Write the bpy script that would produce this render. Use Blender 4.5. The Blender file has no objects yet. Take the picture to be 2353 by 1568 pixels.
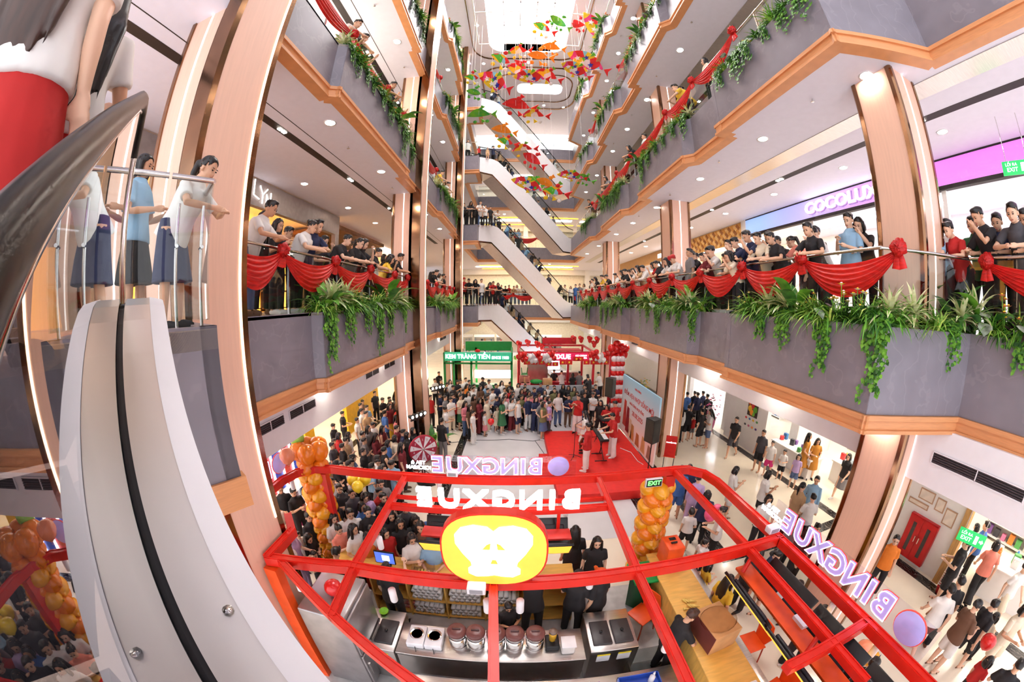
import bpy, bmesh, math, random
from mathutils import Vector, Matrix
import numpy as np
random.seed(7)
R = math.radians
S = bpy.context.scene
COL = bpy.data.collections.new('mall')       # linked to the scene at the very end, so that helper meshes evaluate quickly
TMP = S.collection
# ---------------------------------------------------------------- camera: a 180 degree diagonal fisheye held over the escalator balustrade
Z0 = 5.75                       # eye height above the ground floor
F_PX, K_LENS = 744.88, .395
def cam_rot(pitch, roll, yaw):
    c, s = math.cos(roll), math.sin(roll); Ro = Matrix(((c, 0, s), (0, 1, 0), (-s, 0, c)))
    c, s = math.cos(pitch), math.sin(pitch); P = Matrix(((1, 0, 0), (0, c, s), (0, -s, c)))
    c, s = math.cos(yaw), math.sin(yaw); Y = Matrix(((c, s, 0), (-s, c, 0), (0, 0, 1)))
    return Y @ P @ Ro
CR = cam_rot(R(6.55), R(-.18), R(-.39))
cd = bpy.data.cameras.new('camera'); cam = bpy.data.objects.new('camera', cd); COL.objects.link(cam)
cd.type = 'PANO'; cd.panorama_type = 'FISHEYE_LENS_POLYNOMIAL'
cd.sensor_width = 36; cd.sensor_fit = 'HORIZONTAL'; cd.clip_start = .01; cd.clip_end = 300
cd.fisheye_fov = math.pi * 1.3
_r = np.linspace(0, 22, 200); _t = np.arctan(K_LENS * _r * 2353 / 36 / F_PX) / K_LENS
_A = np.stack([_r, _r**2, _r**3, _r**4], 1); _c = np.linalg.lstsq(_A, _t, rcond=None)[0]
cd.fisheye_polynomial_k0 = 0
cd.fisheye_polynomial_k1, cd.fisheye_polynomial_k2, cd.fisheye_polynomial_k3, cd.fisheye_polynomial_k4 = [-float(v) for v in _c]
ax = [CR @ Vector((1, 0, 0)), CR @ Vector((0, 0, 1)), -(CR @ Vector((0, 1, 0)))]
cam.matrix_world = Matrix(((ax[0].x, ax[1].x, ax[2].x, 0), (ax[0].y, ax[1].y, ax[2].y, 0), (ax[0].z, ax[1].z, ax[2].z, Z0), (0, 0, 0, 1)))
S.camera = cam
def ray(px, py):
    x, y = px - 1176.5, 784 - py; r = math.hypot(x, y) + 1e-9
    t = math.atan(K_LENS * r / F_PX) / K_LENS
    return CR @ Vector((math.sin(t) * x / r, math.cos(t), math.sin(t) * y / r))
def at_z(px, py, z):            # the point of height z that stands at a spot read off the photograph
    d = ray(px, py); k = (z - Z0) / d.z; return Vector((d.x * k, d.y * k, z))
def at_x(px, py, x):
    d = ray(px, py); k = x / d.x; return Vector((x, d.y * k, Z0 + d.z * k))
def at_y(px, py, y):
    d = ray(px, py); k = y / d.y; return Vector((d.x * k, y, Z0 + d.z * k))
# ---------------------------------------------------------------- light, exposure
vs = S.view_settings; vs.view_transform = 'Standard'; vs.look = 'None'; vs.exposure = .7; vs.gamma = 1; vs.use_curve_mapping = False
W = bpy.data.worlds.new('world'); S.world = W; W.use_nodes = True
W.node_tree.nodes['Background'].inputs[0].default_value = (.96, .95, 1, 1)
W.node_tree.nodes['Background'].inputs[1].default_value = 1.3
cy = S.cycles
cy.max_bounces = 5; cy.diffuse_bounces = 3; cy.glossy_bounces = 2; cy.transmission_bounces = 4; cy.transparent_max_bounces = 16
cy.caustics_reflective = False; cy.caustics_refractive = False; cy.sample_clamp_indirect = 4; cy.use_denoising = True
cy.use_light_tree = False; cy.adaptive_threshold = .08; cy.adaptive_min_samples = 10
# ---------------------------------------------------------------- helpers
def srgb(r, g, b):
    f = lambda v: v / 12.92 if v <= .04045 else ((v + .055) / 1.055) ** 2.4
    return tuple(f(v / 255) for v in (r, g, b))
MATS = {}
def mat(name, rgb=(200, 200, 200), rough=.5, metal=0., var=.06, scale=6., emit=0., bump=0., stretch=None, spec=.5, rgb2=None):
    """a noise-varied principled material; rgb in display values"""
    if name in MATS: return MATS[name]
    m = bpy.data.materials.new(name); m.use_nodes = True; MATS[name] = m
    nt = m.node_tree; b = nt.nodes['Principled BSDF']; L = nt.links
    c = srgb(*rgb); b.inputs['Roughness'].default_value = rough; b.inputs['Metallic'].default_value = metal
    b.inputs['Specular IOR Level'].default_value = spec
    tc = nt.nodes.new('ShaderNodeTexCoord'); mp = nt.nodes.new('ShaderNodeMapping'); nz = nt.nodes.new('ShaderNodeTexNoise')
    nz.inputs['Scale'].default_value = scale; nz.inputs['Detail'].default_value = 1.5
    if stretch: mp.inputs['Scale'].default_value = stretch
    L.new(tc.outputs['Object'], mp.inputs[0]); L.new(mp.outputs[0], nz.inputs['Vector'])
    cr = nt.nodes.new('ShaderNodeValToRGB'); L.new(nz.outputs['Fac'], cr.inputs[0])
    c2 = srgb(*rgb2) if rgb2 else tuple(v * (1 - 2 * var) for v in c)
    cr.color_ramp.elements[0].position = .3; cr.color_ramp.elements[1].position = .7
    cr.color_ramp.elements[0].color = (*c2, 1); cr.color_ramp.elements[1].color = (*[min(1, v * (1 + var)) for v in c], 1)
    L.new(cr.outputs[0], b.inputs['Base Color'])
    if bump:
        bp = nt.nodes.new('ShaderNodeBump'); bp.inputs['Strength'].default_value = bump; bp.inputs['Distance'].default_value = .02
        L.new(nz.outputs['Fac'], bp.inputs['Height']); L.new(bp.outputs[0], b.inputs['Normal'])
    if emit:
        b.inputs['Emission Color'].default_value = (*c, 1); b.inputs['Emission Strength'].default_value = emit
    return m
def glass_mat(name, tint=(.9, .95, .94), refl=1., rough=0.02, ior=1.5):
    if name in MATS: return MATS[name]
    m = bpy.data.materials.new(name); m.use_nodes = True; MATS[name] = m; nt = m.node_tree; nt.nodes.clear()
    o = nt.nodes.new('ShaderNodeOutputMaterial'); t = nt.nodes.new('ShaderNodeBsdfTransparent'); g = nt.nodes.new('ShaderNodeBsdfGlossy')
    mx = nt.nodes.new('ShaderNodeMixShader'); fr = nt.nodes.new('ShaderNodeFresnel'); mu = nt.nodes.new('ShaderNodeMath'); mu.operation = 'MULTIPLY'; mu.use_clamp = True
    fr.inputs[0].default_value = ior; mu.inputs[1].default_value = refl; t.inputs[0].default_value = (*tint, 1); g.inputs['Roughness'].default_value = rough
    ge = nt.nodes.new('ShaderNodeNewGeometry'); iv = nt.nodes.new('ShaderNodeMath'); iv.operation = 'SUBTRACT'; iv.inputs[0].default_value = 1; nt.links.new(ge.outputs['Backfacing'], iv.inputs[1])
    m2 = nt.nodes.new('ShaderNodeMath'); m2.operation = 'MULTIPLY'; nt.links.new(mu.outputs[0], m2.inputs[0]); nt.links.new(iv.outputs[0], m2.inputs[1])
    nt.links.new(fr.outputs[0], mu.inputs[0]); nt.links.new(m2.outputs[0], mx.inputs[0]); nt.links.new(t.outputs[0], mx.inputs[1]); nt.links.new(g.outputs[0], mx.inputs[2]); nt.links.new(mx.outputs[0], o.inputs[0])
    return m
class MB:
    """collects shapes into one mesh"""
    def __init__(s): s.v = []; s.f = []; s.sm = []; s.mi = []; s.cur = 0
    def add(s, vs_, fs, smooth=False):
        n = len(s.v); s.v += [tuple(p) for p in vs_]
        for f in fs: s.f.append([i + n for i in f]); s.sm.append(smooth); s.mi.append(s.cur)
        return s
    def box(s, a, b):
        (x0, y0, z0), (x1, y1, z1) = a, b
        return s.add([(x0, y0, z0), (x1, y0, z0), (x1, y1, z0), (x0, y1, z0), (x0, y0, z1), (x1, y0, z1), (x1, y1, z1), (x0, y1, z1)],
                     [(0, 3, 2, 1), (4, 5, 6, 7), (0, 1, 5, 4), (1, 2, 6, 5), (2, 3, 7, 6), (3, 0, 4, 7)])
    def bbox(s, a, b, r=.02):
        """box with chamfered edges"""
        bm = bmesh.new(); bmesh.ops.create_cube(bm, size=1)
        for v in bm.verts: v.co = Vector(((a[0] + b[0]) / 2 + v.co.x * (b[0] - a[0]), (a[1] + b[1]) / 2 + v.co.y * (b[1] - a[1]), (a[2] + b[2]) / 2 + v.co.z * (b[2] - a[2])))
        bmesh.ops.bevel(bm, geom=bm.edges[:], offset=r, segments=2, affect='EDGES', profile=.5)
        s.add([v.co for v in bm.verts], [[v.index for v in f.verts] for f in bm.faces] if not bm.verts.index_update() else [], True); bm.free(); return s
    def prism(s, pts, z0, z1, smooth=False):
        n = len(pts); A = [(x, y, z0) for x, y in pts] + [(x, y, z1) for x, y in pts]
        return s.add(A, [list(range(n))[::-1], list(range(n, 2 * n))] + [(i, (i + 1) % n, n + (i + 1) % n, n + i) for i in range(n)], smooth)
    def extr(s, pts, d):
        """closed polygon of 3-D points pushed along d"""
        n = len(pts); d = Vector(d); A = [Vector(p) for p in pts] + [Vector(p) + d for p in pts]
        return s.add(A, [list(range(n))[::-1], list(range(n, 2 * n))] + [(i, (i + 1) % n, n + (i + 1) % n, n + i) for i in range(n)])
    def tube(s, pts, r, seg=8, closed=False, cap=True, squash=None):
        pts = [Vector(p) for p in pts]; n = len(pts); rr = r if isinstance(r, (list, tuple)) else [r] * n
        rings = []; up = None
        for i, p in enumerate(pts):
            a = pts[(i - 1) % n] if (i or closed) else p; b = pts[(i + 1) % n] if (i < n - 1 or closed) else p
            t = (b - a).normalized() if (b - a).length > 1e-9 else Vector((0, 0, 1))
            if up is None: up = Vector((0, 0, 1)) if abs(t.z) < .9 else Vector((1, 0, 0))
            x = t.cross(up).normalized() if t.cross(up).length > 1e-6 else t.orthogonal().normalized(); y = x.cross(t).normalized(); up = y
            e = rr[i]; ex, ey = (e if isinstance(e, tuple) else (e, e))
            rings.append([p + x * (math.cos(2 * math.pi * k / seg) * ex) + y * (math.sin(2 * math.pi * k / seg) * ey) for k in range(seg)])
        V_ = [q for g in rings for q in g]; F = []
        for i in range(n if closed else n - 1):
            j = (i + 1) % n
            for k in range(seg): F.append((i * seg + k, i * seg + (k + 1) % seg, j * seg + (k + 1) % seg, j * seg + k))
        s.add(V_, F, True)
        if cap and not closed:
            s.add(rings[0], [list(range(seg))[::-1]]); s.add(rings[-1], [list(range(seg))])
        return s
    def cyl(s, a, b, r, seg=12, r2=None): return s.tube([a, b], [r, r if r2 is None else r2], seg)
    def lathe(s, c, prof, seg=20, axis='z'):
        V_ = []; F = []
        for (r, z) in prof:
            for k in range(seg):
                a = 2 * math.pi * k / seg; u, w = r * math.cos(a), r * math.sin(a)
                V_.append((c[0] + u, c[1] + w, c[2] + z) if axis == 'z' else (c[0] + u, c[1] + z, c[2] + w) if axis == 'y' else (c[0] + z, c[1] + u, c[2] + w))
        for i in range(len(prof) - 1):
            for k in range(seg): F.append((i * seg + k, i * seg + (k + 1) % seg, (i + 1) * seg + (k + 1) % seg, (i + 1) * seg + k))
        F.append(list(range(seg))[::-1]); F.append([(len(prof) - 1) * seg + k for k in range(seg)])
        return s.add(V_, F, True)
    def ball(s, c, r, seg=12, ring=8, sc=(1, 1, 1)):
        V_ = [(c[0], c[1], c[2] - r * sc[2])]; F = []
        for i in range(1, ring):
            t = math.pi * i / ring
            for k in range(seg):
                a = 2 * math.pi * k / seg
                V_.append((c[0] + r * sc[0] * math.sin(t) * math.cos(a), c[1] + r * sc[1] * math.sin(t) * math.sin(a), c[2] - r * sc[2] * math.cos(t)))
        V_.append((c[0], c[1], c[2] + r * sc[2])); e = len(V_) - 1
        for k in range(seg):
            F.append((0, 1 + (k + 1) % seg, 1 + k)); F.append((e, e - seg + k, e - seg + (k + 1) % seg))
            for i in range(ring - 2): F.append((1 + i * seg + k, 1 + i * seg + (k + 1) % seg, 1 + (i + 1) * seg + (k + 1) % seg, 1 + (i + 1) * seg + k))
        return s.add(V_, F, True)
    def quad(s, a, b, c, d): return s.add([a, b, c, d], [(0, 1, 2, 3)])
    def mesh(s, name):
        me = bpy.data.meshes.new(name); me.from_pydata(s.v, [], s.f); me.polygons.foreach_set('use_smooth', s.sm); me.polygons.foreach_set('material_index', s.mi); me.update(); return me
    def build(s, name, m, parent=None, loc=None, rz=0): return obj(name, s.mesh(name), m, parent, loc, rz)
def obj(name, me, m=None, parent=None, loc=None, rz=0):
    o = bpy.data.objects.new(name, me); COL.objects.link(o)
    if m is not None and me is not None:
        ms = m if isinstance(m, (list, tuple)) else [m]
        if len(me.materials) == 0:
            for q in ms: me.materials.append(q)
        elif list(me.materials) != list(ms):
            for i, q in enumerate(ms): o.material_slots[i].link = 'OBJECT'; o.material_slots[i].material = q
    if parent is not None: o.parent = parent
    if loc is not None: o.location = loc
    if rz: o.rotation_euler = (0, 0, rz)
    return o
def tag(o, label=None, cat=None, group=None, kind=None):
    if label: o['label'] = label
    if cat: o['category'] = cat
    if group: o['group'] = group
    if kind: o['kind'] = kind
    return o
def thing(name, label, cat, loc=(0, 0, 0), rz=0, group=None, kind=None):
    return tag(obj(name, None, None, None, loc, rz), label, cat, group, kind)
def struct(name, label=None, loc=(0, 0, 0)):
    return tag(obj(name, None, None, None, loc), label, None, None, 'structure')
ORD = ['first', 'second', 'third', 'fourth', 'fifth', 'sixth', 'seventh', 'eighth', 'ninth', 'tenth', 'eleventh', 'twelfth', 'thirteenth', 'fourteenth', 'fifteenth', 'sixteenth', 'seventeenth', 'eighteenth', 'nineteenth', 'twentieth',
       'twenty-first', 'twenty-second', 'twenty-third', 'twenty-fourth', 'twenty-fifth', 'twenty-sixth', 'twenty-seventh', 'twenty-eighth', 'twenty-ninth', 'thirtieth'] + ['thirty-' + w for w in 'first second third fourth fifth sixth seventh eighth ninth'.split()] + ['fortieth'] + ['forty-' + w for w in 'first second third fourth fifth sixth seventh eighth ninth'.split()] + ['fiftieth'] + ['fifty-' + w for w in 'first second third fourth fifth sixth seventh eighth ninth'.split()]
def text_mesh(txt, size, depth=.01, align='CENTER', bold=.0, font=None):
    cu = bpy.data.curves.new('t', 'FONT'); cu.body = txt; cu.size = size; cu.extrude = depth; cu.align_x = align; cu.align_y = 'CENTER'; cu.offset = bold; cu.resolution_u = 3
    o = bpy.data.objects.new('t', cu); TMP.objects.link(o); dg = bpy.context.evaluated_depsgraph_get(); me = bpy.data.meshes.new_from_object(o.evaluated_get(dg)); bpy.data.objects.remove(o); bpy.data.curves.remove(cu); return me
def text(name, txt, size, m, parent, loc, rot=(0, 0, 0), depth=.01, align='CENTER', bold=0., sx=1.):
    me = text_mesh(txt, size, depth, align, bold); o = obj(name, me, m, parent, loc); o.rotation_euler = rot; o.scale = (sx, 1, 1); return o
# ---------------------------------------------------------------- materials of the building
M_MARBLE = mat('grey_marble', (134, 128, 138), .35, var=.05, scale=3)
def veins(m, light=(158, 150, 158), scale=2.2):
    nt = m.node_tree; b = nt.nodes['Principled BSDF']; cr = [n for n in nt.nodes if n.type == 'VALTORGB'][0]
    w = nt.nodes.new('ShaderNodeTexWave'); w.inputs['Scale'].default_value = scale * .6; w.inputs['Distortion'].default_value = 14; w.inputs['Detail'].default_value = 3; w.inputs['Detail Scale'].default_value = 1.4
    tc = nt.nodes.new('ShaderNodeTexCoord'); nt.links.new(tc.outputs['Object'], w.inputs[0])
    r = nt.nodes.new('ShaderNodeValToRGB'); r.color_ramp.elements[0].position = .93; r.color_ramp.elements[1].position = 1; r.color_ramp.elements[1].color = (.3, .3, .3, 1)
    nt.links.new(w.outputs['Fac'], r.inputs[0]); mx = nt.nodes.new('ShaderNodeMixRGB'); nt.links.new(r.outputs[0], mx.inputs[0]); nt.links.new(cr.outputs[0], mx.inputs[1]); mx.inputs[2].default_value = (*srgb(*light), 1)
    nt.links.new(mx.outputs[0], b.inputs['Base Color'])
veins(M_MARBLE)
M_TRIM = mat('orange_wood', (222, 154, 102), .4, var=.04, scale=5, stretch=(1, 1, 12))
M_WOOD = mat('pale_pink_wood', (240, 196, 172), .45, var=.02, scale=4, stretch=(8, 8, .5))
M_BRASS = mat('bronze_metal', (150, 112, 84), .16, 1., var=.12, scale=2)
M_CEIL = mat('white_ceiling', (234, 232, 246), .7, var=.01)
M_WHITE = mat('white_panel', (240, 238, 242), .45, var=.01)
M_BLACK = mat('black_matt', (22, 20, 22), .5, var=.2)
M_DSLOT = mat('dark_recess', (38, 28, 30), .6)
M_FLOORC = mat('cream_floor_tile', (240, 228, 208), .14, var=.025, scale=1.5)
M_FLOORG = mat('grey_floor_tile', (216, 214, 216), .2, var=.04, scale=1.2)
M_STRIPE = mat('black_marble', (40, 36, 34), .18, var=.3, scale=3); veins(M_STRIPE, (210, 200, 190), 5)
M_STEEL = mat('brushed_steel', (205, 200, 196), .28, 1., var=.06, scale=3, stretch=(1, 30, 1))
M_CHROME = mat('polished_steel', (215, 212, 210), .12, 1., var=.03)
M_LED = mat('warm_led', (255, 226, 190), emit=4.)
M_LEDW = mat('white_led', (255, 246, 244), emit=1.6)
M_DOWN = mat('downlight_glow', (255, 244, 228), emit=95.)
M_GLASS = glass_mat('rail_glass', (.93, .96, .95), 1.2)
M_INTF = mat('gallery_floor', (226, 212, 196), .2, var=.04, scale=1.2)
# ---------------------------------------------------------------- plan of the atrium
RP = [(6.15, -4.5), (6.1, 1.8), (4.5, 2.55), (4.5, 6.0), (4.78, 6.0), (4.78, 7.55), (4.55, 7.8), (4.55, 11.2), (4.85, 11.2), (4.85, 13.1), (4.56, 13.4), (4.56, 16.6), (4.85, 16.6), (4.85, 19.0), (4.55, 19.3), (4.5, 22.0), (4.5, 25.6), (5.6, 26.4), (5.6, 30.0)]
LP = [(-3.42, 3.0), (-3.42, 4.85), (-3.25, 4.95), (-3.25, 9.3), (-3.42, 9.3), (-3.42, 13.9), (-3.25, 14.05), (-3.25, 17.6), (-3.42, 17.6), (-3.42, 21.0), (-2.42, 21.0), (-2.42, 23.0), (-3.42, 23.0), (-3.42, 30.0)]
BP = [(-3.42, 30.0), (5.6, 30.0)]
# level: fascia bottom, gallery floor (fascia top)
LEV = [(4.53, 5.66), (9.9, 11.0), (14.85, 15.95), (19.85, 20.95)]
LNAME = ['first', 'second', 'third', 'fourth']
ROOF = 23.9
XR, XL, YB = 10.0, -7.5, 33.0
def fascia(side, lv, prof, sgn):
    g, t = LEV[lv]
    root = struct('wall_%s_gallery' % side)
    for si, (a, b) in enumerate(zip(prof, prof[1:])):
        ez = .0015 * (si % 3); a2, b2 = Vector(a), Vector(b); d = b2 - a2; L = d.length
        if L < .02: continue
        d /= L; n = Vector((d.y, -d.x)) * sgn      # towards the void
        e = .004
        p = [a2 - d * e, b2 + d * e, b2 - n * .12 + d * e, a2 - n * .12 - d * e]
        MB().prism([(q.x, q.y) for q in p], g, t + ez).build('fascia_panel', M_MARBLE, root)
        q = [a2 + n * .05 - d * .06, b2 + n * .05 + d * .06, b2 - n * .2 + d * .06, a2 - n * .2 - d * .06]
        m = MB().prism([(k.x, k.y) for k in q], g - .07 - ez, g - .002 - ez)
        q = [a2 + n * .015 - d * .04, b2 + n * .015 + d * .04, b2 - n * .2 + d * .04, a2 - n * .2 - d * .04]
        m.prism([(k.x, k.y) for k in q], g - .2 - ez, g - .07 - ez)
        q = [a2 + n * .05 - d * .06, b2 + n * .05 + d * .06, b2 - n * .2 + d * .06, a2 - n * .2 - d * .06]
        m.prism([(k.x, k.y) for k in q], g - .25 - ez, g - .2 - ez)
        m.build('wood_trim', M_TRIM, root)
    return root
for lv in range(4):
    fascia('right', lv, RP, -1); fascia('left', lv, LP, 1); fascia('back', lv, BP, 1)
    g, t = LEV[lv]
    poly = [(x + (.02), y) for x, y in RP]
    def slab(nm, pts, z0, z1, m):
        return tag(MB().prism(pts, z0, z1).build(nm, m), None, None, None, 'structure')
    back_r = [(XR + 6, 30.0), (XR + 6, -4.5)]
    slab('floor_right_gallery', poly + back_r, t - .05, t - .01, M_INTF)
    slab('ceiling_right_gallery', poly + back_r, g - .24, g - .16, M_CEIL)
    lp = [(-9.5, -1.0), (-3.42, -1.0)] if lv else [(-9.5, 2.2), (-3.42, 2.2)]
    back_l = [(XL - 5, 30.0), (XL - 5, lp[0][1])]
    slab('floor_left_gallery', [lp[1]] + LP + back_l, t - .05, t - .01, M_INTF)
    slab('ceiling_left_gallery', [lp[1]] + LP + back_l, g - .24, g - .16, M_CEIL)
    slab('floor_back_gallery', [(XL - 5, 30.02), (XR + 6, 30.02), (XR + 6, 40), (XL - 5, 40)], t - .05, t - .01, M_INTF)
    slab('ceiling_back_gallery', [(XL - 5, 30.02), (XR + 6, 30.02), (XR + 6, 40), (XL - 5, 40)], g - .24, g - .16, M_CEIL)
# ground floor
gf = struct('floor'); gf['label'] = 'cream polished ground floor with black marble strips'
MB().box((-14, -3, -.1), (18, 42, 0)).build('floor_slab', M_FLOORC, gf)
MB().prism([(-2.0, 6.5), (3.55, 6.5), (3.55, 18.2), (-2.0, 18.2)], .001, .004).build('grey_floor_field', M_FLOORG, gf)
MB().prism([(-3.0, -1), (3.6, -1), (3.6, 4.9), (-3.0, 4.9)], .001, .004).build('kiosk_floor_field', mat('grey_pvc_floor', (198, 196, 194), .3, var=.08, scale=6), gf)
for (x0, y0, x1, y1) in [(9.3, -3, 9.62, 26), (4.88, 5.0, 5.2, 12.3), (5.2, 5.0, 9.3, 5.3), (-2.32, 6.5, -2.0, 18.2), (3.55, 6.5, 3.87, 18.2), (7.6, 13.5, 9.3, 13.8), (-2.32, 18.2, 3.87, 18.5), (5.0, -3, 5.3, 1.0), (-6.9, 4, -6.6, 24)]:
    MB().box((x0, y0, -.02), (x1, y1, .006)).build('marble_strip', M_STRIPE, gf)
# bulkheads under the first gallery
for nm, pts, z1, s in [('wall_right_bulkhead', [(6.0, -4.5), (6.0, 30)], None, 1), ('wall_left_bulkhead', [(-3.9, -1), (-3.9, 30)], None, -1)]:
    rt = struct(nm)
    for a, b in zip(pts, pts[1:]):
        z0 = 3.42
        d = (Vector(b) - Vector(a)).normalized(); n = Vector((d.y, -d.x)) * s
        MB().prism([a, b, (b[0] + n.x * .15, b[1] + n.y * .15), (a[0] + n.x * .15, a[1] + n.y * .15)], z0, 4.3).build('bulkhead_panel', M_WHITE, rt)
# vents
M_VENT = mat('dark_vent', (70, 60, 66), .5)
def vent(p, d, L, nrm, label):
    v = thing('air_vent', label, 'vent', p); d = Vector(d).normalized(); n = Vector(nrm)
    up = Vector((0, 0, 1)); a = -d * L / 2; h = .085
    MB().extr([a - up * h + n * .005, a + d * L - up * h + n * .005, a + d * L + up * h + n * .005, a + up * h + n * .005], n * .006).build('backing', M_BLACK, v)
    for k in range(5):
        z = -h + .02 + k * .0325
        MB().extr([a + up * z + n * .01, a + d * L + up * z + n * .01, a + d * L + up * (z + .014) + n * .01, a + up * (z + .014) + n * .01], n * .012).build('slat', M_VENT, v)
    f = MB()
    for s in (-1, 1): f.extr([a + up * (h * s - .008) + n * .008, a + d * L + up * (h * s - .008) + n * .008, a + d * L + up * (h * s + .008) + n * .008, a + up * (h * s + .008) + n * .008], n * .016)
    for x in (0, .5, 1): f.extr([a + d * (L * x - .008) - up * h + n * .008, a + d * (L * x + .008) - up * h + n * .008, a + d * (L * x + .008) + up * h + n * .008, a + d * (L * x - .008) + up * h + n * .008], n * .016)
    f.build('frame', M_WHITE, v)
vent((-3.9, 4.06, 3.9), (0, 1, 0), .72, (1, 0, 0), 'long air vent in the left bulkhead beside the big column')
vent((-3.9, 5.00, 3.9), (0, 1, 0), .84, (1, 0, 0), 'air vent in the left bulkhead, second from the big column')
vent((-3.9, 8.23, 3.9), (0, 1, 0), .9, (1, 0, 0), 'air vent in the left bulkhead, third from the big column')
vent((-3.9, 9.53, 3.9), (0, 1, 0), .9, (1, 0, 0), 'air vent in the left bulkhead, nearest to the middle column')
vent((-3.9, 17.33, 3.9), (0, 1, 0), 1.6, (1, 0, 0), 'small distant air vent on the left bulkhead behind the green kiosk')
vent((6.0, 1.25, 3.88), (0, 1, 0), 1.5, (-1, 0, 0), 'large air vent on the lavender bulkhead at the right edge')
vent((6.0, 13.9, 3.9), (0, 1, 0), 1.0, (-1, 0, 0), 'air vent above the stage banner')
vent((6.0, 15.3, 3.9), (0, 1, 0), 1.0, (-1, 0, 0), 'air vent above the red balloon arch')
# ---------------------------------------------------------------- columns
def column(name, x0, x1, y0, y1, z0, z1, strip, label, inner):
    """square wood-clad column with bronze corners; strip = the face (-y) carrying a light line"""
    c = struct(name); c['label'] = label
    MB().box((x0 + .02, y0 + .02, z0), (x1 - .02, y1 - .02, z1)).build('wood_cladding', M_WOOD, c)
    for x in (x0, x1):
        for y in (y0, y1):
            sx = 1 if x == x0 else -1; sy = 1 if y == y0 else -1
            MB().prism([(x, y + sy * .03), (x + sx * .03, y), (x + sx * .1, y), (x + sx * .1, y + sy * .1), (x, y + sy * .1)][:: 1 if sx * sy > 0 else -1], z0, z1).build('corner_trim', M_BRASS, c)
    if strip: MB().box(((x0 + x1) / 2 - .014, y0 + .012, z0), ((x0 + x1) / 2 + .014, y0 + .03, z1)).build('light_line', M_LEDW, c)
    return c
YC = [(2.35, 3.05), (10.72, 11.45), (19.1, 19.9)]
for i, (y0, y1) in enumerate(YC):
    if i == 0: y0, y1 = 2.3, 3.04
    nm = ['nearest', 'middle', 'far'][i]
    # pilaster through all levels at the edge of the void, and the column behind it
    c = struct('column_left_pilaster'); c['label'] = 'tall wood clad pilaster with glowing edge, %s on the left' % nm
    MB().box((-3.6, y0, 0), (-3.2, y1, ROOF)).build('wood_cladding', M_WOOD, c)
    for y, s in ((y0, -1), (y1, 1)):
        MB().box((-3.45, min(y, y + s * .09), 0), (-3.19, max(y, y + s * .09), ROOF)).build('corner_trim', M_BRASS, c)
    MB().box((-3.2, y1 - .035, 3.0), (-3.19, y1 - .005, ROOF)).build('light_line', M_LED, c)
    column('column_left', -4.25, -3.4, y0 - .02, y1 + .1, 0, ROOF, True, 'wood clad column with light line behind the %s left pilaster' % nm, True)
for (y0, y1, nm) in [(2.35, 3.2, 'nearest'), (10.8, 11.7, 'middle'), (19.3, 20.2, 'far')]:
    column('column_right', 5.58, 6.42, y0, y1, 0, ROOF, True, 'wood clad column with light line, %s on the right' % nm, False)
# ---------------------------------------------------------------- people: bodies grown from tapered limbs and fused into one surface
V = Vector
def remeshed(mb, vox, ratio, smooth=2, name='m'):
    me = mb.mesh('tmp'); o = bpy.data.objects.new('tmp', me); TMP.objects.link(o)
    r = o.modifiers.new('r', 'REMESH'); r.mode = 'VOXEL'; r.voxel_size = vox
    if smooth: s_ = o.modifiers.new('s', 'SMOOTH'); s_.iterations = smooth; s_.factor = .5
    d = o.modifiers.new('d', 'DECIMATE'); d.ratio = ratio
    dg = bpy.context.evaluated_depsgraph_get(); out = bpy.data.meshes.new_from_object(o.evaluated_get(dg)); bpy.data.objects.remove(o); bpy.data.meshes.remove(me)
    out.name = name; out.polygons.foreach_set('use_smooth', [True] * len(out.polygons)); return out
def lerp(a, b, t): return a + (b - a) * t
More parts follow.
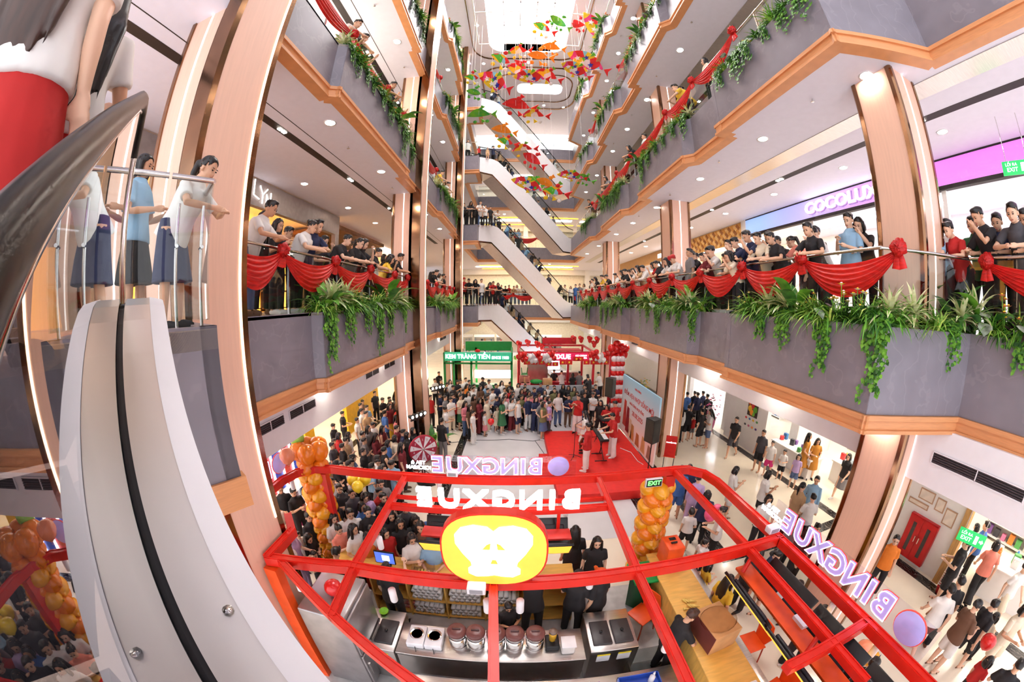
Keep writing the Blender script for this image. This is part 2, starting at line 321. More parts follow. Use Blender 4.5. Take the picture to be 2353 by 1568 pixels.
# pose: lean (forward, rad), arms: elbow & wrist in metres relative to the shoulder for (left, right) with -y to the front; legs: knee, ankle relative to the hip
D_ARM = (V((.05, .02, -.27)), V((.06, -.04, -.5)))
POSES = {
    'stand': dict(arms=[D_ARM, D_ARM]),
    'stand2': dict(arms=[(V((.08, .05, -.26)), V((.02, -.14, -.42))), D_ARM], legs=[(V((.02, -.03, -.42)), V((.03, .0, -.8))), (V((.04, .02, -.42)), V((.07, .06, -.8)))]),
    'rail': dict(lean=.5, arms=[(V((.12, -.13, -.2)), V((-.08, -.3, -.22)))] * 2, head=.1),
    'rail2': dict(lean=.4, arms=[(V((.12, -.10, -.23)), V((-.1, -.30, -.24))), (V((.06, -.2, -.16)), V((-.08, -.27, .05)))], head=.25),
    'cross': dict(arms=[(V((.07, -.06, -.26)), V((-.2, -.2, -.2))), (V((.07, -.06, -.26)), V((-.18, -.22, -.24)))]),
    'phone': dict(arms=[(V((.06, -.05, -.27)), V((-.08, -.26, -.12))), (V((.06, -.04, -.27)), V((-.1, -.22, -.2)))], head=.3),
    'raise': dict(arms=[(V((.1, -.18, -.14)), V((.02, -.3, .14))), D_ARM], head=-.05),
    'walk': dict(lean=.05, arms=[(V((.06, .1, -.25)), V((.06, .08, -.49))), (V((.06, -.1, -.25)), V((.03, -.25, -.42)))], legs=[(V((.0, -.16, -.40)), V((.0, -.2, -.8))), (V((.0, .08, -.42)), V((.0, .34, -.74)))]),
    'hold': dict(arms=[(V((.08, -.04, -.27)), V((-.04, -.27, -.24)))] * 2, head=.2),
    'work': dict(lean=.25, arms=[(V((.08, -.12, -.25)), V((-.02, -.32, -.38)))] * 2, head=.4),
    'violin': dict(arms=[(V((.08, -.18, -.16)), V((.02, -.38, .0))), (V((.12, -.16, -.2)), V((-.1, -.3, .0)))], head=.1),
    'guitar': dict(arms=[(V((.12, -.1, -.25)), V((.1, -.3, -.2))), (V((.16, .02, -.24)), V((-.08, -.2, -.36)))], head=.2),
    'keys': dict(lean=.12, arms=[(V((.08, -.12, -.25)), V((.02, -.36, -.28)))] * 2, head=.35),
    'sit': dict(arms=[(V((.08, -.1, -.25)), V((-.04, -.34, -.22)))] * 2, legs=[(V((.04, -.42, -.03)), V((.04, -.38, -.42)))] * 2, head=.2),
}
PARTC = {}
class Skel: pass
def skeleton(pose, child=False):
    P = POSES[pose]; k = Skel(); ln = P.get('lean', 0)
    k.child = child; hz = .86; T = Matrix.Translation((0, 0, hz)) @ Matrix.Rotation(ln, 4, 'X') @ Matrix.Translation((0, 0, -hz))
    k.T = T; k.hip = []; k.sh = []; k.arm = []; k.leg = []
    legs = P.get('legs', [(V((.02, -.015, -.42)), V((.03, .01, -.8)))] * 2)
    hipz = .88
    low = min(l[1].z for l in legs); k.lift = -(hipz + low) + .075
    for i, s in enumerate((-1, 1)):
        h = V((s * .09, 0, hipz)); k.hip.append(h)
        kn, an = legs[i]; k.leg.append((h, h + V((kn.x * s, kn.y, kn.z)), h + V((an.x * s, an.y, an.z))))
        q = V((s * .158, .0, 1.318)); qs = T @ q; k.sh.append(qs)
        el, wr = P['arms'][i]; k.arm.append((qs, qs + V((el.x * s, el.y, el.z)), qs + V((wr.x * s, wr.y, wr.z))))
    k.neck = T @ V((0, .01, 1.40)); k.hd = T @ V((0, -.015, 1.545)); k.tilt = P.get('head', .05) + ln * .6
    k.HT = Matrix.Translation(k.hd) @ Matrix.Rotation(k.tilt, 4, 'X') @ Matrix.Scale(1.28 if child else 1., 4)
    return k
def torso(mb, k, add=0., z0=.84, z1=1.41, wide=1.):
    zs = [(.80, .10, .155), (.88, .115, .165), (.98, .105, .145), (1.08, .1, .14), (1.2, .112, .152), (1.29, .108, .158), (1.35, .085, .13), (1.41, .048, .07)]
    pts, rr = [], []
    for z, dy, dx in zs:
        if z0 - .001 <= z <= z1 + .02: pts.append(k.T @ V((0, .005, z))); rr.append(((dy + add) * wide, (dx + add) * wide))
    mb.tube(pts, rr, 16)
def ell(mb, M_, c, sc, seg=14, ring=10):
    b = MB().ball((0, 0, 0), 1, seg, ring); mb.add([M_ @ V((c[0] + x * sc[0], c[1] + y * sc[1], c[2] + z * sc[2])) for x, y, z in b.v], b.f, True)
def hand(mb, el, wr, s):
    d = (wr - el).normalized(); side = V((0, 0, -1)).cross(d); side = side.normalized() if side.length > .3 else V((1, 0, 0)) ; nrm = side.cross(d).normalized()
    pc = wr + d * .05
    mb.tube([wr - d * .01, wr + d * .03, wr + d * .085], [(.018, .024), (.017, .036), (.014, .036)], 8)
    for j, (o, L) in enumerate(((-.03, .062), (-.01, .074), (.01, .07), (.03, .054))):
        a = wr + d * .08 + side * o; b = a + d * L * .55 - nrm * .006 * (1 if s > 0 else 1); c = b + d * L * .4 - V((0, 0, 1)) * .018
        mb.tube([a - d * .01, b, c], [.0095, .009, .008], 6)
    t = side * (-s if abs(d.z) > .7 else s) * 1.0
    mb.tube([wr + d * .025 + t * .025, wr + d * .055 + t * .052, wr + d * .085 + t * .05], [.012, .0105, .009], 6)
def body_mesh(pose, child):
    k = skeleton(pose, child); mb = MB(); torso(mb, k, -.012)
    mb.tube([k.neck - V((0, 0, .05)), k.neck + V((0, 0, .02)), k.hd - V((0, -.01, .04))], [.062, .05, .05], 12)
    H = k.HT
    ell(mb, H, (0, .012, .03), (.074, .092, .088)); ell(mb, H, (0, -.018, -.035), (.06, .068, .075)); ell(mb, H, (0, -.05, -.082), (.03, .028, .024))
    mb.add([H @ V(p) for p in [(-.016, -.07, -.045), (.016, -.07, -.045), (0, -.108, -.04), (0, -.078, .015)]], [(0, 1, 2), (0, 2, 3), (1, 3, 2), (0, 3, 1)])
    for s in (-1, 1): ell(mb, H, (s * .076, .01, -.015), (.012, .02, .032), 8, 6)
    for i, s in enumerate((-1, 1)):
        a, e, w = k.arm[i]; mb.tube([a + V((-s * .05, 0, -.01)), a, lerp(a, e, .5), e, lerp(e, w, .35), w], [.055, .05, .043, .036, .036, .024], 10); hand(mb, e, w, s)
        h, n, f = k.leg[i]; mb.tube([h + V((-s * .01, 0, .03)), lerp(h, n, .45), n, lerp(n, f, .35), f], [.088, .072, .05, .052, .032], 12)
        ft = f + V((0, -.06, -.045)); mb.tube([f + V((0, .035, -.04)), f + V((0, -.02, -.035)), f + V((0, -.1, -.05)), f + V((0, -.155, -.058))], [(.026, .03), (.034, .036), (.024, .042), (.014, .034)], 10)
    me = remeshed(mb, .0085, .16, 1)
    # eyes, brows and mouth
    ex = MB(); ex.cur = 1
    for s in (-1, 1):
        ell(ex, H, (s * .03, -.079, .0), (.014, .006, .007), 8, 5)
        ell(ex, H, (s * .031, -.083, .021), (.019, .006, .0042), 8, 4)
    ex.cur = 2; ell(ex, H, (0, -.079, -.068), (.023, .008, .0065), 8, 5)
    bm = bmesh.new(); bm.from_mesh(me); t = ex.mesh('t'); bm.from_mesh(t); bm.to_mesh(me); bm.free(); bpy.data.meshes.remove(t)
    me.polygons.foreach_set('use_smooth', [True] * len(me.polygons))
    bpy_lift(me, k, child); return me
def bpy_lift(me, k, child):
    sc = .68 if child else 1.
    me.transform(Matrix.Scale(sc, 4) @ Matrix.Translation((0, 0, k.lift)))
def sleeve(mb, k, i, frac, r0, r1, wide=0.):
    s = (-1, 1)[i]; a, e, w = k.arm[i]
    pts = [a + V((-s * .06, 0, -.005)), a + V((s * .005, 0, .0))]; rr = [.062, .06 + wide]
    if frac <= 1: pts += [lerp(a, e, frac * .5), lerp(a, e, frac)]; rr += [lerp(.06, r1, .5) + wide, r1 + wide]
    else: pts += [lerp(a, e, .6), e, lerp(e, w, (frac - 1) * .6), lerp(e, w, frac - 1)]; rr += [.06 + wide, .05 + wide, .045 + wide, r1 + wide]
    mb.tube(pts, rr, 12)
def cloth_mesh(pose, child, kind):
    k = skeleton(pose, child); mb = MB()
    if kind in ('tee', 'long', 'tank', 'polo', 'open', 'dress'):
        torso(mb, k, .02, .80, 1.38); mb.tube([k.T @ V((0, .005, 1.33)), k.T @ V((0, .004, 1.385)), k.T @ V((0, .0, 1.425))], [(.105, .138), (.082, .1), (.062, .064)], 16)
        mb.tube([k.T @ V((0, .005, .80)), k.T @ V((0, .005, .88)), k.T @ V((0, .005, 1.05))], [(.145, .2), (.14, .195), (.118, .162)], 16)
        if kind == 'tank':
            pass
        else:
            for i in (0, 1): sleeve(mb, k, i, {'tee': .72, 'polo': .78, 'long': 1.86, 'open': 1.86, 'dress': .6}[kind], .06, {'tee': .062, 'polo': .06, 'long': .036, 'open': .04, 'dress': .058}[kind])
        if kind == 'dress':
            z = V((0, .005, 0)); mb.tube([z + V((0, 0, .98)), z + V((0, 0, .75)), z + V((0, 0, .45))], [(.12, .165), (.165, .215), (.215, .255)], 18)
    elif kind in ('trousers', 'shorts', 'wide'):
        mb.tube([V((0, .0, .78)), V((0, .0, .9)), k.T @ V((0, .0, .97))], [(.112, .165), (.12, .168), (.1, .145)], 16)
        for i, s in enumerate((-1, 1)):
            h, n, f = k.leg[i]
            if kind == 'trousers': mb.tube([h + V((-s * .01, 0, .05)), lerp(h, n, .45), n, lerp(n, f, .4), lerp(n, f, .97)], [.1, .092, .075, .07, .064], 14)
            elif kind == 'wide': mb.tube([h + V((-s * .01, 0, .05)), lerp(h, n, .45), n, lerp(n, f, .4), lerp(n, f, 1.0)], [.1, .1, .095, .1, .11], 14)
            else: mb.tube([h + V((-s * .01, 0, .05)), lerp(h, n, .45), lerp(h, n, .95)], [.102, .1, .098], 14)
    elif kind == 'skirt':
        z = V((0, .005, 0)); k1 = lerp(k.leg[0][1], k.leg[1][1], .5); mb.tube([z + V((0, 0, 1.0)), z + V((0, 0, .86)), V((0, k1.y * .5, .62)), V((0, k1.y, .42))], [(.105, .15), (.125, .175), (.16, .2), (.185, .225)], 18)
    elif kind[:-1] == 'shoes':
        for i in (int(kind[-1]),):
            f = k.leg[i][2]; mb.tube([f + V((0, .05, -.052)), f + V((0, .02, -.04)), f + V((0, -.06, -.042)), f + V((0, -.13, -.054)), f + V((0, -.175, -.06))], [(.02, .03), (.036, .042), (.034, .046), (.024, .046), (.012, .03)], 10)
    elif kind[:-1] == 'sandals':
        for i in (int(kind[-1]),):
            f = k.leg[i][2]; mb.tube([f + V((0, .06, -.072)), f + V((0, -.05, -.072)), f + V((0, -.17, -.072))], [(.01, .034), (.011, .04), (.01, .036)], 10); mb.tube([f + V((-.045, -.09, -.06)), f + V((0, -.095, -.02)), f + V((.045, -.09, -.06))], .012, 6)
    me = remeshed(mb, .014, .3, 2) if kind[:-1] not in ('shoes', 'sandals') else mb.mesh('shoe')
    bpy_lift(me, k, child); return me
def hair_mesh(pose, child, kind):
    H = Matrix.Identity(4); mb = MB()
    def cap(dz=0., back=0.):
        n, m_ = 22, 12; Vv, Ff = [], []
        for sh in (1.0, .9):
            for j in range(m_ + 1):
                for i in range(n):
                    a = 2 * math.pi * i / n; fr = max(0, math.cos(a))            # a = 0 at the front (-y)
                    tmax = math.pi * (.66 - .31 * fr ** 1.3 + .02 * math.sin(a * 5)) + dz * (1 - fr)
                    t = tmax * j / m_; rr = sh
                    x = .083 * rr * math.sin(t) * math.sin(a); y = -.1 * rr * math.sin(t) * math.cos(a) + .014; z = .1 * rr * math.cos(t) + .034
                    Vv.append(H @ V((x, y, z)))
        o = (m_ + 1) * n
        for j in range(m_):
            for i in range(n):
                i2 = (i + 1) % n
                Ff.append((j * n + i, (j + 1) * n + i, (j + 1) * n + i2, j * n + i2)); Ff.append((o + j * n + i, o + j * n + i2, o + (j + 1) * n + i2, o + (j + 1) * n + i))
        for i in range(n): Ff.append((m_ * n + i, o + m_ * n + i, o + m_ * n + (i + 1) % n, m_ * n + (i + 1) % n))
        mb.add(Vv, Ff, True)
    def strand(pts, rr, seg=12): mb.tube([H @ V(p) for p in pts], rr, seg)
    cap()
    if kind == 'short': ell(mb, H, (0, -.022, .108), (.06, .06, .026)); ell(mb, H, (.0, .05, .06), (.078, .06, .06))
    elif kind == 'crop': pass
    elif kind == 'bob':
        strand([(0, .05, .03), (0, .06, -.06), (0, .055, -.12)], [(.05, .085), (.055, .092), (.05, .085)])
        for s in (-1, 1): strand([(s * .075, -.005, .04), (s * .082, -.015, -.05), (s * .075, -.02, -.12)], [.03, .03, .02], 8)
    elif kind == 'long':
        strand([(0, .06, .05), (0, .085, -.08), (0, .1, -.22), (0, .105, -.38)], [(.05, .085), (.05, .1), (.045, .115), (.025, .09)])
        for s in (-1, 1): strand([(s * .075, -.005, .05), (s * .085, -.012, -.06), (s * .09, -.005, -.18), (s * .085, .0, -.28)], [.03, .032, .034, .018], 8)
    elif kind == 'vlong':
        r_ = random.Random(3)
        strand([(0, .05, .06), (0, .085, -.06), (0, .105, -.22), (.01, .115, -.42), (0, .1, -.6), (.01, .1, -.72)], [(.05, .085), (.05, .105), (.05, .13), (.045, .14), (.035, .12), (.012, .06)])
        for q in range(9):
            x = -.12 + q * .03; strand([(x * .7, .09, -.1), (x, .135, -.3), (x + .02 * math.sin(q * 2.), .125, -.5), (x + .03 * math.sin(q * 3.), .115, -.66 - .1 * r_.random())], [.02, .022, .018, .005], 6)
        for s in (-1, 1): strand([(s * .075, -.005, .05), (s * .085, -.01, -.06), (s * .1, .03, -.22), (s * .1, .06, -.4)], [.03, .034, .034, .014], 8)
    elif kind == 'tail':
        strand([(0, .1, .05), (0, .14, .03), (0, .145, -.08), (0, .125, -.22)], [.03, .036, .034, .012], 8)
    elif kind == 'bun': ell(mb, H, (0, .095, .07), (.045, .042, .042))
    elif kind == 'cap':
        ell(mb, H, (0, .012, .075), (.09, .106, .065)); mb.tube([H @ V((0, -.08, .07)), H @ V((0, -.13, .06)), H @ V((0, -.165, .048))], [(.01, .075), (.008, .07), (.006, .04)], 12)
    me = remeshed(mb, .011, .3, 1) if kind not in ('crop',) else mb.mesh('h')
    return me
def part_mesh(pose, child, kind):
    key = (pose, child, kind) if not kind.startswith('hair_') else kind
    if key not in PARTC:
        me = body_mesh(pose, child) if kind == 'body' else hair_mesh(pose, child, kind[5:]) if kind.startswith('hair_') else cloth_mesh(pose, child, kind)
        me.name = kind; PARTC[key] = me
    return PARTC[key]
SKIN = [mat('skin_%d' % i, c, .5, var=.03, scale=9) for i, c in enumerate([(236, 190, 160), (224, 174, 142), (212, 158, 124), (196, 142, 110)])]
M_EYE = mat('eye_dark', (36, 26, 24), .3); M_LIP = mat('lip', (190, 104, 96), .4)
HAIRM = {'k': mat('black_hair', (30, 24, 24), .35, var=.25, scale=30, stretch=(1, 1, .2)), 'n': mat('brown_hair', (70, 44, 34), .4, var=.2, scale=30, stretch=(1, 1, .2)), 'g': mat('grey_hair', (170, 166, 162), .5, var=.1, scale=30), 'o': mat('orange_cap', (232, 96, 32), .6), 'r': mat('red_cap', (190, 36, 34), .6)}
CLR = {'w': ('white', (240, 236, 232)), 'k': ('black', (34, 31, 34)), 'g': ('grey', (132, 128, 130)), 'd': ('dark grey', (74, 72, 78)), 'n': ('navy', (44, 50, 84)), 'b': ('blue', (66, 110, 178)), 'l': ('light blue', (150, 190, 222)),
       'r': ('red', (196, 36, 34)), 'm': ('maroon', (120, 34, 42)), 'p': ('pink', (232, 140, 150)), 'h': ('magenta', (222, 54, 128)), 'v': ('lavender', (196, 168, 214)), 'y': ('yellow', (240, 196, 60)), 'o': ('orange', (236, 130, 40)), 'e': ('green', (60, 120, 78)),
       'c': ('cream', (238, 222, 196)), 't': ('tan', (196, 160, 120)), 'u': ('brown', (112, 78, 58)), 'j': ('denim', (88, 108, 148)), 'a': ('mustard', (186, 124, 40)), 's': ('salmon', (240, 140, 120)), 'i': ('olive', (120, 118, 76))}
CLOTHM = {}
def clothm(c):
    if c not in CLOTHM: CLOTHM[c] = mat('cloth_' + CLR[c][0].replace(' ', '_'), CLR[c][1], .8, var=.04, scale=5, bump=.1)
    return CLOTHM[c]
TOPN = {'tee': 't-shirt', 'long': 'long-sleeved shirt', 'tank': 'sleeveless top', 'polo': 'polo shirt', 'open': 'jacket', 'dress': 'dress'}
BOTN = {'trousers': 'trousers', 'shorts': 'shorts', 'skirt': 'skirt', 'wide': 'wide trousers'}
HAIRN = {'short': 'short hair', 'crop': 'cropped hair', 'bob': 'bobbed hair', 'long': 'long hair', 'tail': 'ponytail', 'vlong': 'very long hair', 'bun': 'hair bun', 'cap': 'cap'}
PEOPLE = []
def person(x, y, z, rz, pose='stand', top='tee', tc='w', bot='trousers', bc='k', hair='short', hc='k', child=False, h=1.66, area='', group=None, label=None, shoe='k', sk=None, order=None, parts=True):
    sk = random.choice((0, 0, 1, 1, 2)) if sk is None else sk
    o = obj('person', part_mesh(pose, child, 'body'), None, None, (x, y, z), rz); me = o.data
    if len(me.materials) == 0:
        for m_ in (SKIN[0], M_EYE, M_LIP): me.materials.append(m_)
    if sk: o.material_slots[0].link = 'OBJECT'; o.material_slots[0].material = SKIN[sk]
    s = h / 1.66 if not child else h / 1.16; o.scale = (s, s, s)
    k = skeleton(pose, child)
    obj('hair' if hair != 'cap' else 'cap', part_mesh(pose, child, 'hair_' + hair), HAIRM[hc], o).matrix_basis = Matrix.Scale(.68 if child else 1., 4) @ Matrix.Translation((0, 0, k.lift)) @ k.HT
    obj({'dress': 'dress'}.get(top, 'shirt'), part_mesh(pose, child, top), clothm(tc), o)
    if top != 'dress': obj('trousers' if bot in ('wide', 'trousers') else bot, part_mesh(pose, child, bot), clothm(bc), o)
    if parts:
        for q in '01': obj('shoe', part_mesh(pose, child, ('sandals' if shoe == 's' else 'shoes') + q), clothm('u' if shoe == 's' else shoe), o)
    who = 'child' if child else 'person'
    d = '%s in %s %s' % (who, CLR[tc][0], TOPN[top])
    if top != 'dress': d += ', %s %s' % (CLR[bc][0], BOTN[bot])
    d += ', %s' % HAIRN[hair]
    PEOPLE.append((o, label, d, area, group, x if order is None else order))
    o['category'] = who if not child else 'child'
    return o
# ---------------------------------------------------------------- glass railings along the galleries
def offset(prof, d):
    """profile moved sideways by d (positive = to the right of the walking direction)"""
    out = []
    for i, p in enumerate(prof):
        p = V(p); a = V(prof[max(0, i - 1)]); b = V(prof[min(len(prof) - 1, i + 1)])
        n = V((0, 0))
        for u, w in ((a, p), (p, b)):
            if (w - u).length > 1e-6: e = (w - u).normalized(); n = n + V((e.y, -e.x))
        n.normalize(); q = p + n * d
        out.append(q)
    return out
def simple(prof, step):
    """merge the small jogs"""
    return prof
RAIL_R = [V((6.4, -4.5)), V((6.4, 1.95)), V((4.9, 2.75)), V((4.9, 25.2)), V((5.9, 26.2)), V((5.9, 30.0))]
RAIL_L = [V((-3.72, 3.0)), V((-3.72, 20.9))]
RAIL_LL = [V((-3.6, 21.1)), V((-2.55, 21.1))]
RAIL_B = [V((-3.4, 30.12)), V((5.6, 30.12))]
def along(poly, s):
    for a, b in zip(poly, poly[1:]):
        L = (b - a).length
        if s <= L or b is poly[-1]: return a + (b - a) * (s / L), (b - a).normalized()
        s -= L
def plen(poly): return sum((b - a).length for a, b in zip(poly, poly[1:]))
def railing(poly, z, label, h=1.06):
    r = thing('glass_railing', label, 'railing', (0, 0, z))
    for a, b in zip(poly, poly[1:]):
        L = (b - a).length; n = max(1, round(L / 1.65)); d = (b - a) / n; e = d.normalized(); nn = V((e.y, -e.x)) * .007
        for i in range(n):
            p, q = a + d * i + e * .012, a + d * (i + 1) - e * .012
            MB().prism([(p + nn).to_tuple(), (q + nn).to_tuple(), (q - nn).to_tuple(), (p - nn).to_tuple()], 0, h - .04).build('glass_panel', M_GLASS, r)
            if i: MB().box((-.012, -.02, 0), (.012, .02, h - .02)).build('post', M_CHROME, r, (*(a + d * i), 0), math.atan2(e.y, e.x))
        MB().tube([(*a, h), (*b, h)], .026, 10).build('handrail', M_CHROME, r)
    return r
for lv in range(4):
    z = LEV[lv][1] - .01; n = LNAME[lv]
    railing(RAIL_R, z, 'glass railing with steel handrail on the right %s gallery' % n)
    railing(RAIL_L, z, 'glass railing with steel handrail on the left %s gallery' % n)
    railing(RAIL_LL, z, 'short glass railing at the %s gallery escalator landing' % n)
    railing(RAIL_B, z, 'glass railing across the far end of the %s gallery' % n)
# ---------------------------------------------------------------- red swags and rosettes
M_RED = mat('red_satin', (214, 26, 22), .45, var=.14, scale=7, stretch=(1, 1, 4), bump=.3)
def swag_mesh(L, sag=.46, seed=0):
    rnd = random.Random(seed); n, m_ = 24, 30; Vv, Ff = [], []
    for j in range(m_ + 1):
        v = j / m_
        for i in range(n + 1):
            u = i / n; c = 4 * u * (1 - u); w = c ** .6
            x = u * L + (.5 - u) * .05 * (1 - c); z = -.02 - v * .1 * (1 - w) - (.14 + (sag - .14) * v) * c
            y = -(.03 + .035 * (.5 + .5 * math.sin(v * 2 * math.pi * 6 + 1.2 * math.sin(u * 3))) * (.35 + .65 * w) + .05 * w * math.sin(math.pi * v))
            Vv.append((x, y, z))
    for j in range(m_):
        for i in range(n): a = j * (n + 1) + i; Ff.append((a, a + n + 1, a + n + 2, a + 1))
    return MB().add(Vv, Ff, True).mesh('swag')
def rosette_mesh(seed=0):
    rnd = random.Random(seed); mb = MB(); n, m_ = 24, 14; Vv, Ff = [], []
    for j in range(m_ + 1):
        t = math.pi * j / m_
        for i in range(n):
            a = 2 * math.pi * i / n; r = .105 * (1 + .2 * math.sin(a * 7 + j * 1.9) + .12 * math.sin(j * 2.6 + a * 3))
            Vv.append((r * math.sin(t) * math.cos(a), -.06 + .8 * r * math.cos(t), r * math.sin(t) * math.sin(a)))
    for j in range(m_):
        for i in range(n): Ff.append((j * n + i, j * n + (i + 1) % n, (j + 1) * n + (i + 1) % n, (j + 1) * n + i))
    mb.add(Vv, Ff, True)
    for s in (-1, 1): mb.tube([(0, -.02, -.05), (s * .03, -.05, -.16), (s * .05, -.04, -.27)], [(.012, .035), (.02, .05), (.008, .06)], 8)
    return mb.mesh('rosette')
ROS = [rosette_mesh(i) for i in range(2)]; SWAGC = {}
def swags(poly, z, ss, side, where, sag=.46, first=True, last=True):
    """rosettes at the arc lengths ss along the rail and swags between them; side = which way the void lies"""
    pts = []
    for i, s in enumerate(ss):
        p, d = along(poly, s); n = V((d.y, -d.x)) * side; pts.append(p + n * .03)
        if (i == 0 and not first) or (i == len(ss) - 1 and not last): continue
        o = obj('rosette', ROS[i % 2], M_RED, None, (*(p + n * .03), z)); o.rotation_euler = (0, 0, math.atan2(n.y, n.x) + math.pi / 2)
        tag(o, 'red rosette, %s on the %s rail' % (ORD[i], where), 'rosette', 'rosettes on the %s rail' % where)
    for i, (a, b) in enumerate(zip(pts, pts[1:])):
        L = (b - a).length; key = (round(L, 1), sag)
        if key not in SWAGC: SWAGC[key] = swag_mesh(key[0], sag)
        if side > 0: p0, d = a, b - a
        else: p0, d = b, a - b
        # local +x along d must leave -y towards the void
        nv = V((d.y, -d.x)).normalized()
        want = (V(((b - a).y, -(b - a).x)) * side).normalized()
        if nv.dot(want) < 0: p0, d = (b, a - b) if p0 is a else (a, b - a)
        o = obj('swag', SWAGC[key], M_RED, None, (*p0, z), math.atan2(d.y, d.x)); o.scale = (L / key[0], 1, 1)
        tag(o, 'red fabric swag, %s on the %s rail' % (ORD[i], where), 'drape', 'red swags on the %s rail' % where)
zr = LEV[0][1] + 1.0
RR1 = [V((4.9, 2.1)), V((4.9, 23.4))]; RN = [V((6.4, 1.7)), V((6.4, -4.5))]
swags([V((4.86, 2.42)), V((4.8, 2.75)), V((4.8, 23.4))], zr, [0, 1.75, 3.4, 5.1, 6.7, 8.4, 10.1, 11.9, 13.6, 15.3, 17.0, 18.7, 20.4], -1, 'right first gallery', .62)
swags(RN, zr, [.05, 2.2, 4.0], 1, 'near right corner', .55)
swags([V((-3.66, 3.05)), V((-3.66, 20.9))], zr, [0, 1.25, 2.9, 4.6, 6.3, 7.5], 1, 'left first gallery', .62)
swags([V((-3.66, 11.6)), V((-3.66, 20.9))], zr, [0, 1.5, 3.1, 4.7, 6.2, 7.4], 1, 'left first gallery beyond the middle column', .62)
swags([V((-3.0, 30.06)), V((5.4, 30.06))], zr, [.8, 2.9, 5.0, 7.0], 1, 'far end first gallery', .62)
swags([V((-3.0, 30.06)), V((5.4, 30.06))], LEV[1][1] + 1, [.8, 3.0, 5.2], 1, 'far end second gallery', .62)
swags([V((-3.66, 3.0)), V((-3.66, 9.6))], LEV[1][1] + 1, [.1, 2.6, 4.9, 6.4], 1, 'left second gallery', .6)
swags([V((-3.66, 11.6)), V((-3.66, 18.0))], LEV[1][1] + 1, [.1, 2.6], 1, 'left second gallery beyond the middle column', .6)
swags([V((-3.66, 11.6)), V((-3.66, 18.0))], LEV[2][1] + 1, [.1, 2.2], 1, 'left third gallery', .6)
swags([V((4.82, 2.7)), V((4.82, 23.4))], LEV[1][1] + 1, [2.3, 4.4, 6.2, 9.6, 11.6, 15.0, 16.5], -1, 'right second gallery', .62)
swags([V((4.82, 2.7)), V((4.82, 23.4))], LEV[2][1] + 1, [8.0, 10.0], -1, 'right third gallery', .62)
swags([V((4.82, 2.7)), V((4.82, 23.4))], LEV[2][1] + 1, [14.6, 16.4], -1, 'right third gallery far part', .62)
# ---------------------------------------------------------------- planting on the ledges
G1 = mat('leaf_green', (124, 184, 62), .5, var=.2, scale=9, rgb2=(70, 132, 36)); G2 = mat('leaf_dark_green', (70, 130, 50), .45, var=.3, scale=9, rgb2=(34, 80, 32)); G3 = mat('leaf_lime', (196, 216, 104), .5, var=.2, scale=9, rgb2=(90, 150, 50))
GC = mat('leaf_cream', (248, 238, 200), .5, var=.15, scale=9, rgb2=(190, 190, 120)); GG = mat('leaf_silver', (180, 190, 170), .4, var=.2, scale=12, rgb2=(84, 96, 80)); GP = mat('leaf_purple', (92, 60, 70), .45, var=.2, scale=9)
FLW = [mat('petal_' + n, c, .6) for n, c in (('yellow', (248, 206, 50)), ('white', (246, 238, 232)), ('coral', (240, 140, 110)), ('pink', (226, 70, 140)))]
def leaf(mb, p, d, L, w, droop=.5, n=4, fold=.15, shape=1):
    """a blade from p along d that droops; w = greatest half width"""
    d = V(d).normalized(); s = d.cross(V((0, 0, 1))); s = s.normalized() if s.length > .05 else V((1, 0, 0)); pts = []; q = V(p); dd = d.copy()
    for i in range(n + 1):
        t = i / n; ww = w * (math.sin(math.pi * min(1, (t * .92 + .08)) ** .8) if shape else (1 - t) ** .7 + .02)
        u = s.cross(dd); pts.append((q - s * ww + u * ww * fold, q - u * ww * .1, q + s * ww + u * ww * fold)); q = q + dd * (L / n); dd = (dd + V((0, 0, -droop / n * 1.6))).normalized()
    A = [x for tr in pts for x in tr]; F = []
    for i in range(n):
        a = i * 3; F += [(a, a + 1, a + 4, a + 3), (a + 1, a + 2, a + 5, a + 4)]
    mb.add(A, F, True)
def spider(seed, n=90, L=.4):
    r = random.Random(seed); mb = MB()
    for i in range(n):
        a = r.uniform(0, 6.283); e = r.uniform(.25, 1.3); mb.cur = 0 if r.random() < .7 else 1
        leaf(mb, (r.uniform(-.05, .05), r.uniform(-.05, .05), 0), (math.cos(a) * math.cos(e), math.sin(a) * math.cos(e), math.sin(e)), L * r.uniform(.6, 1.2), .014, r.uniform(.8, 1.7), 4, .3, 0)
    return mb.mesh('spider')
def heart(mb, p, d, nrm, L):
    d = V(d).normalized(); s = d.cross(V(nrm)).normalized(); n = V(nrm)
    P_ = [(0, 0), (-.42, .18), (-.45, .5), (0, 1.05), (.45, .5), (.42, .18), (0, .45)]
    A = [V(p) + s * (x * L) + d * (y * L) + n * (abs(x) * .18 * L) for x, y in P_]; mb.add(A, [(0, 6, 2, 1), (6, 3, 2), (0, 5, 4, 6), (6, 4, 3)], True)
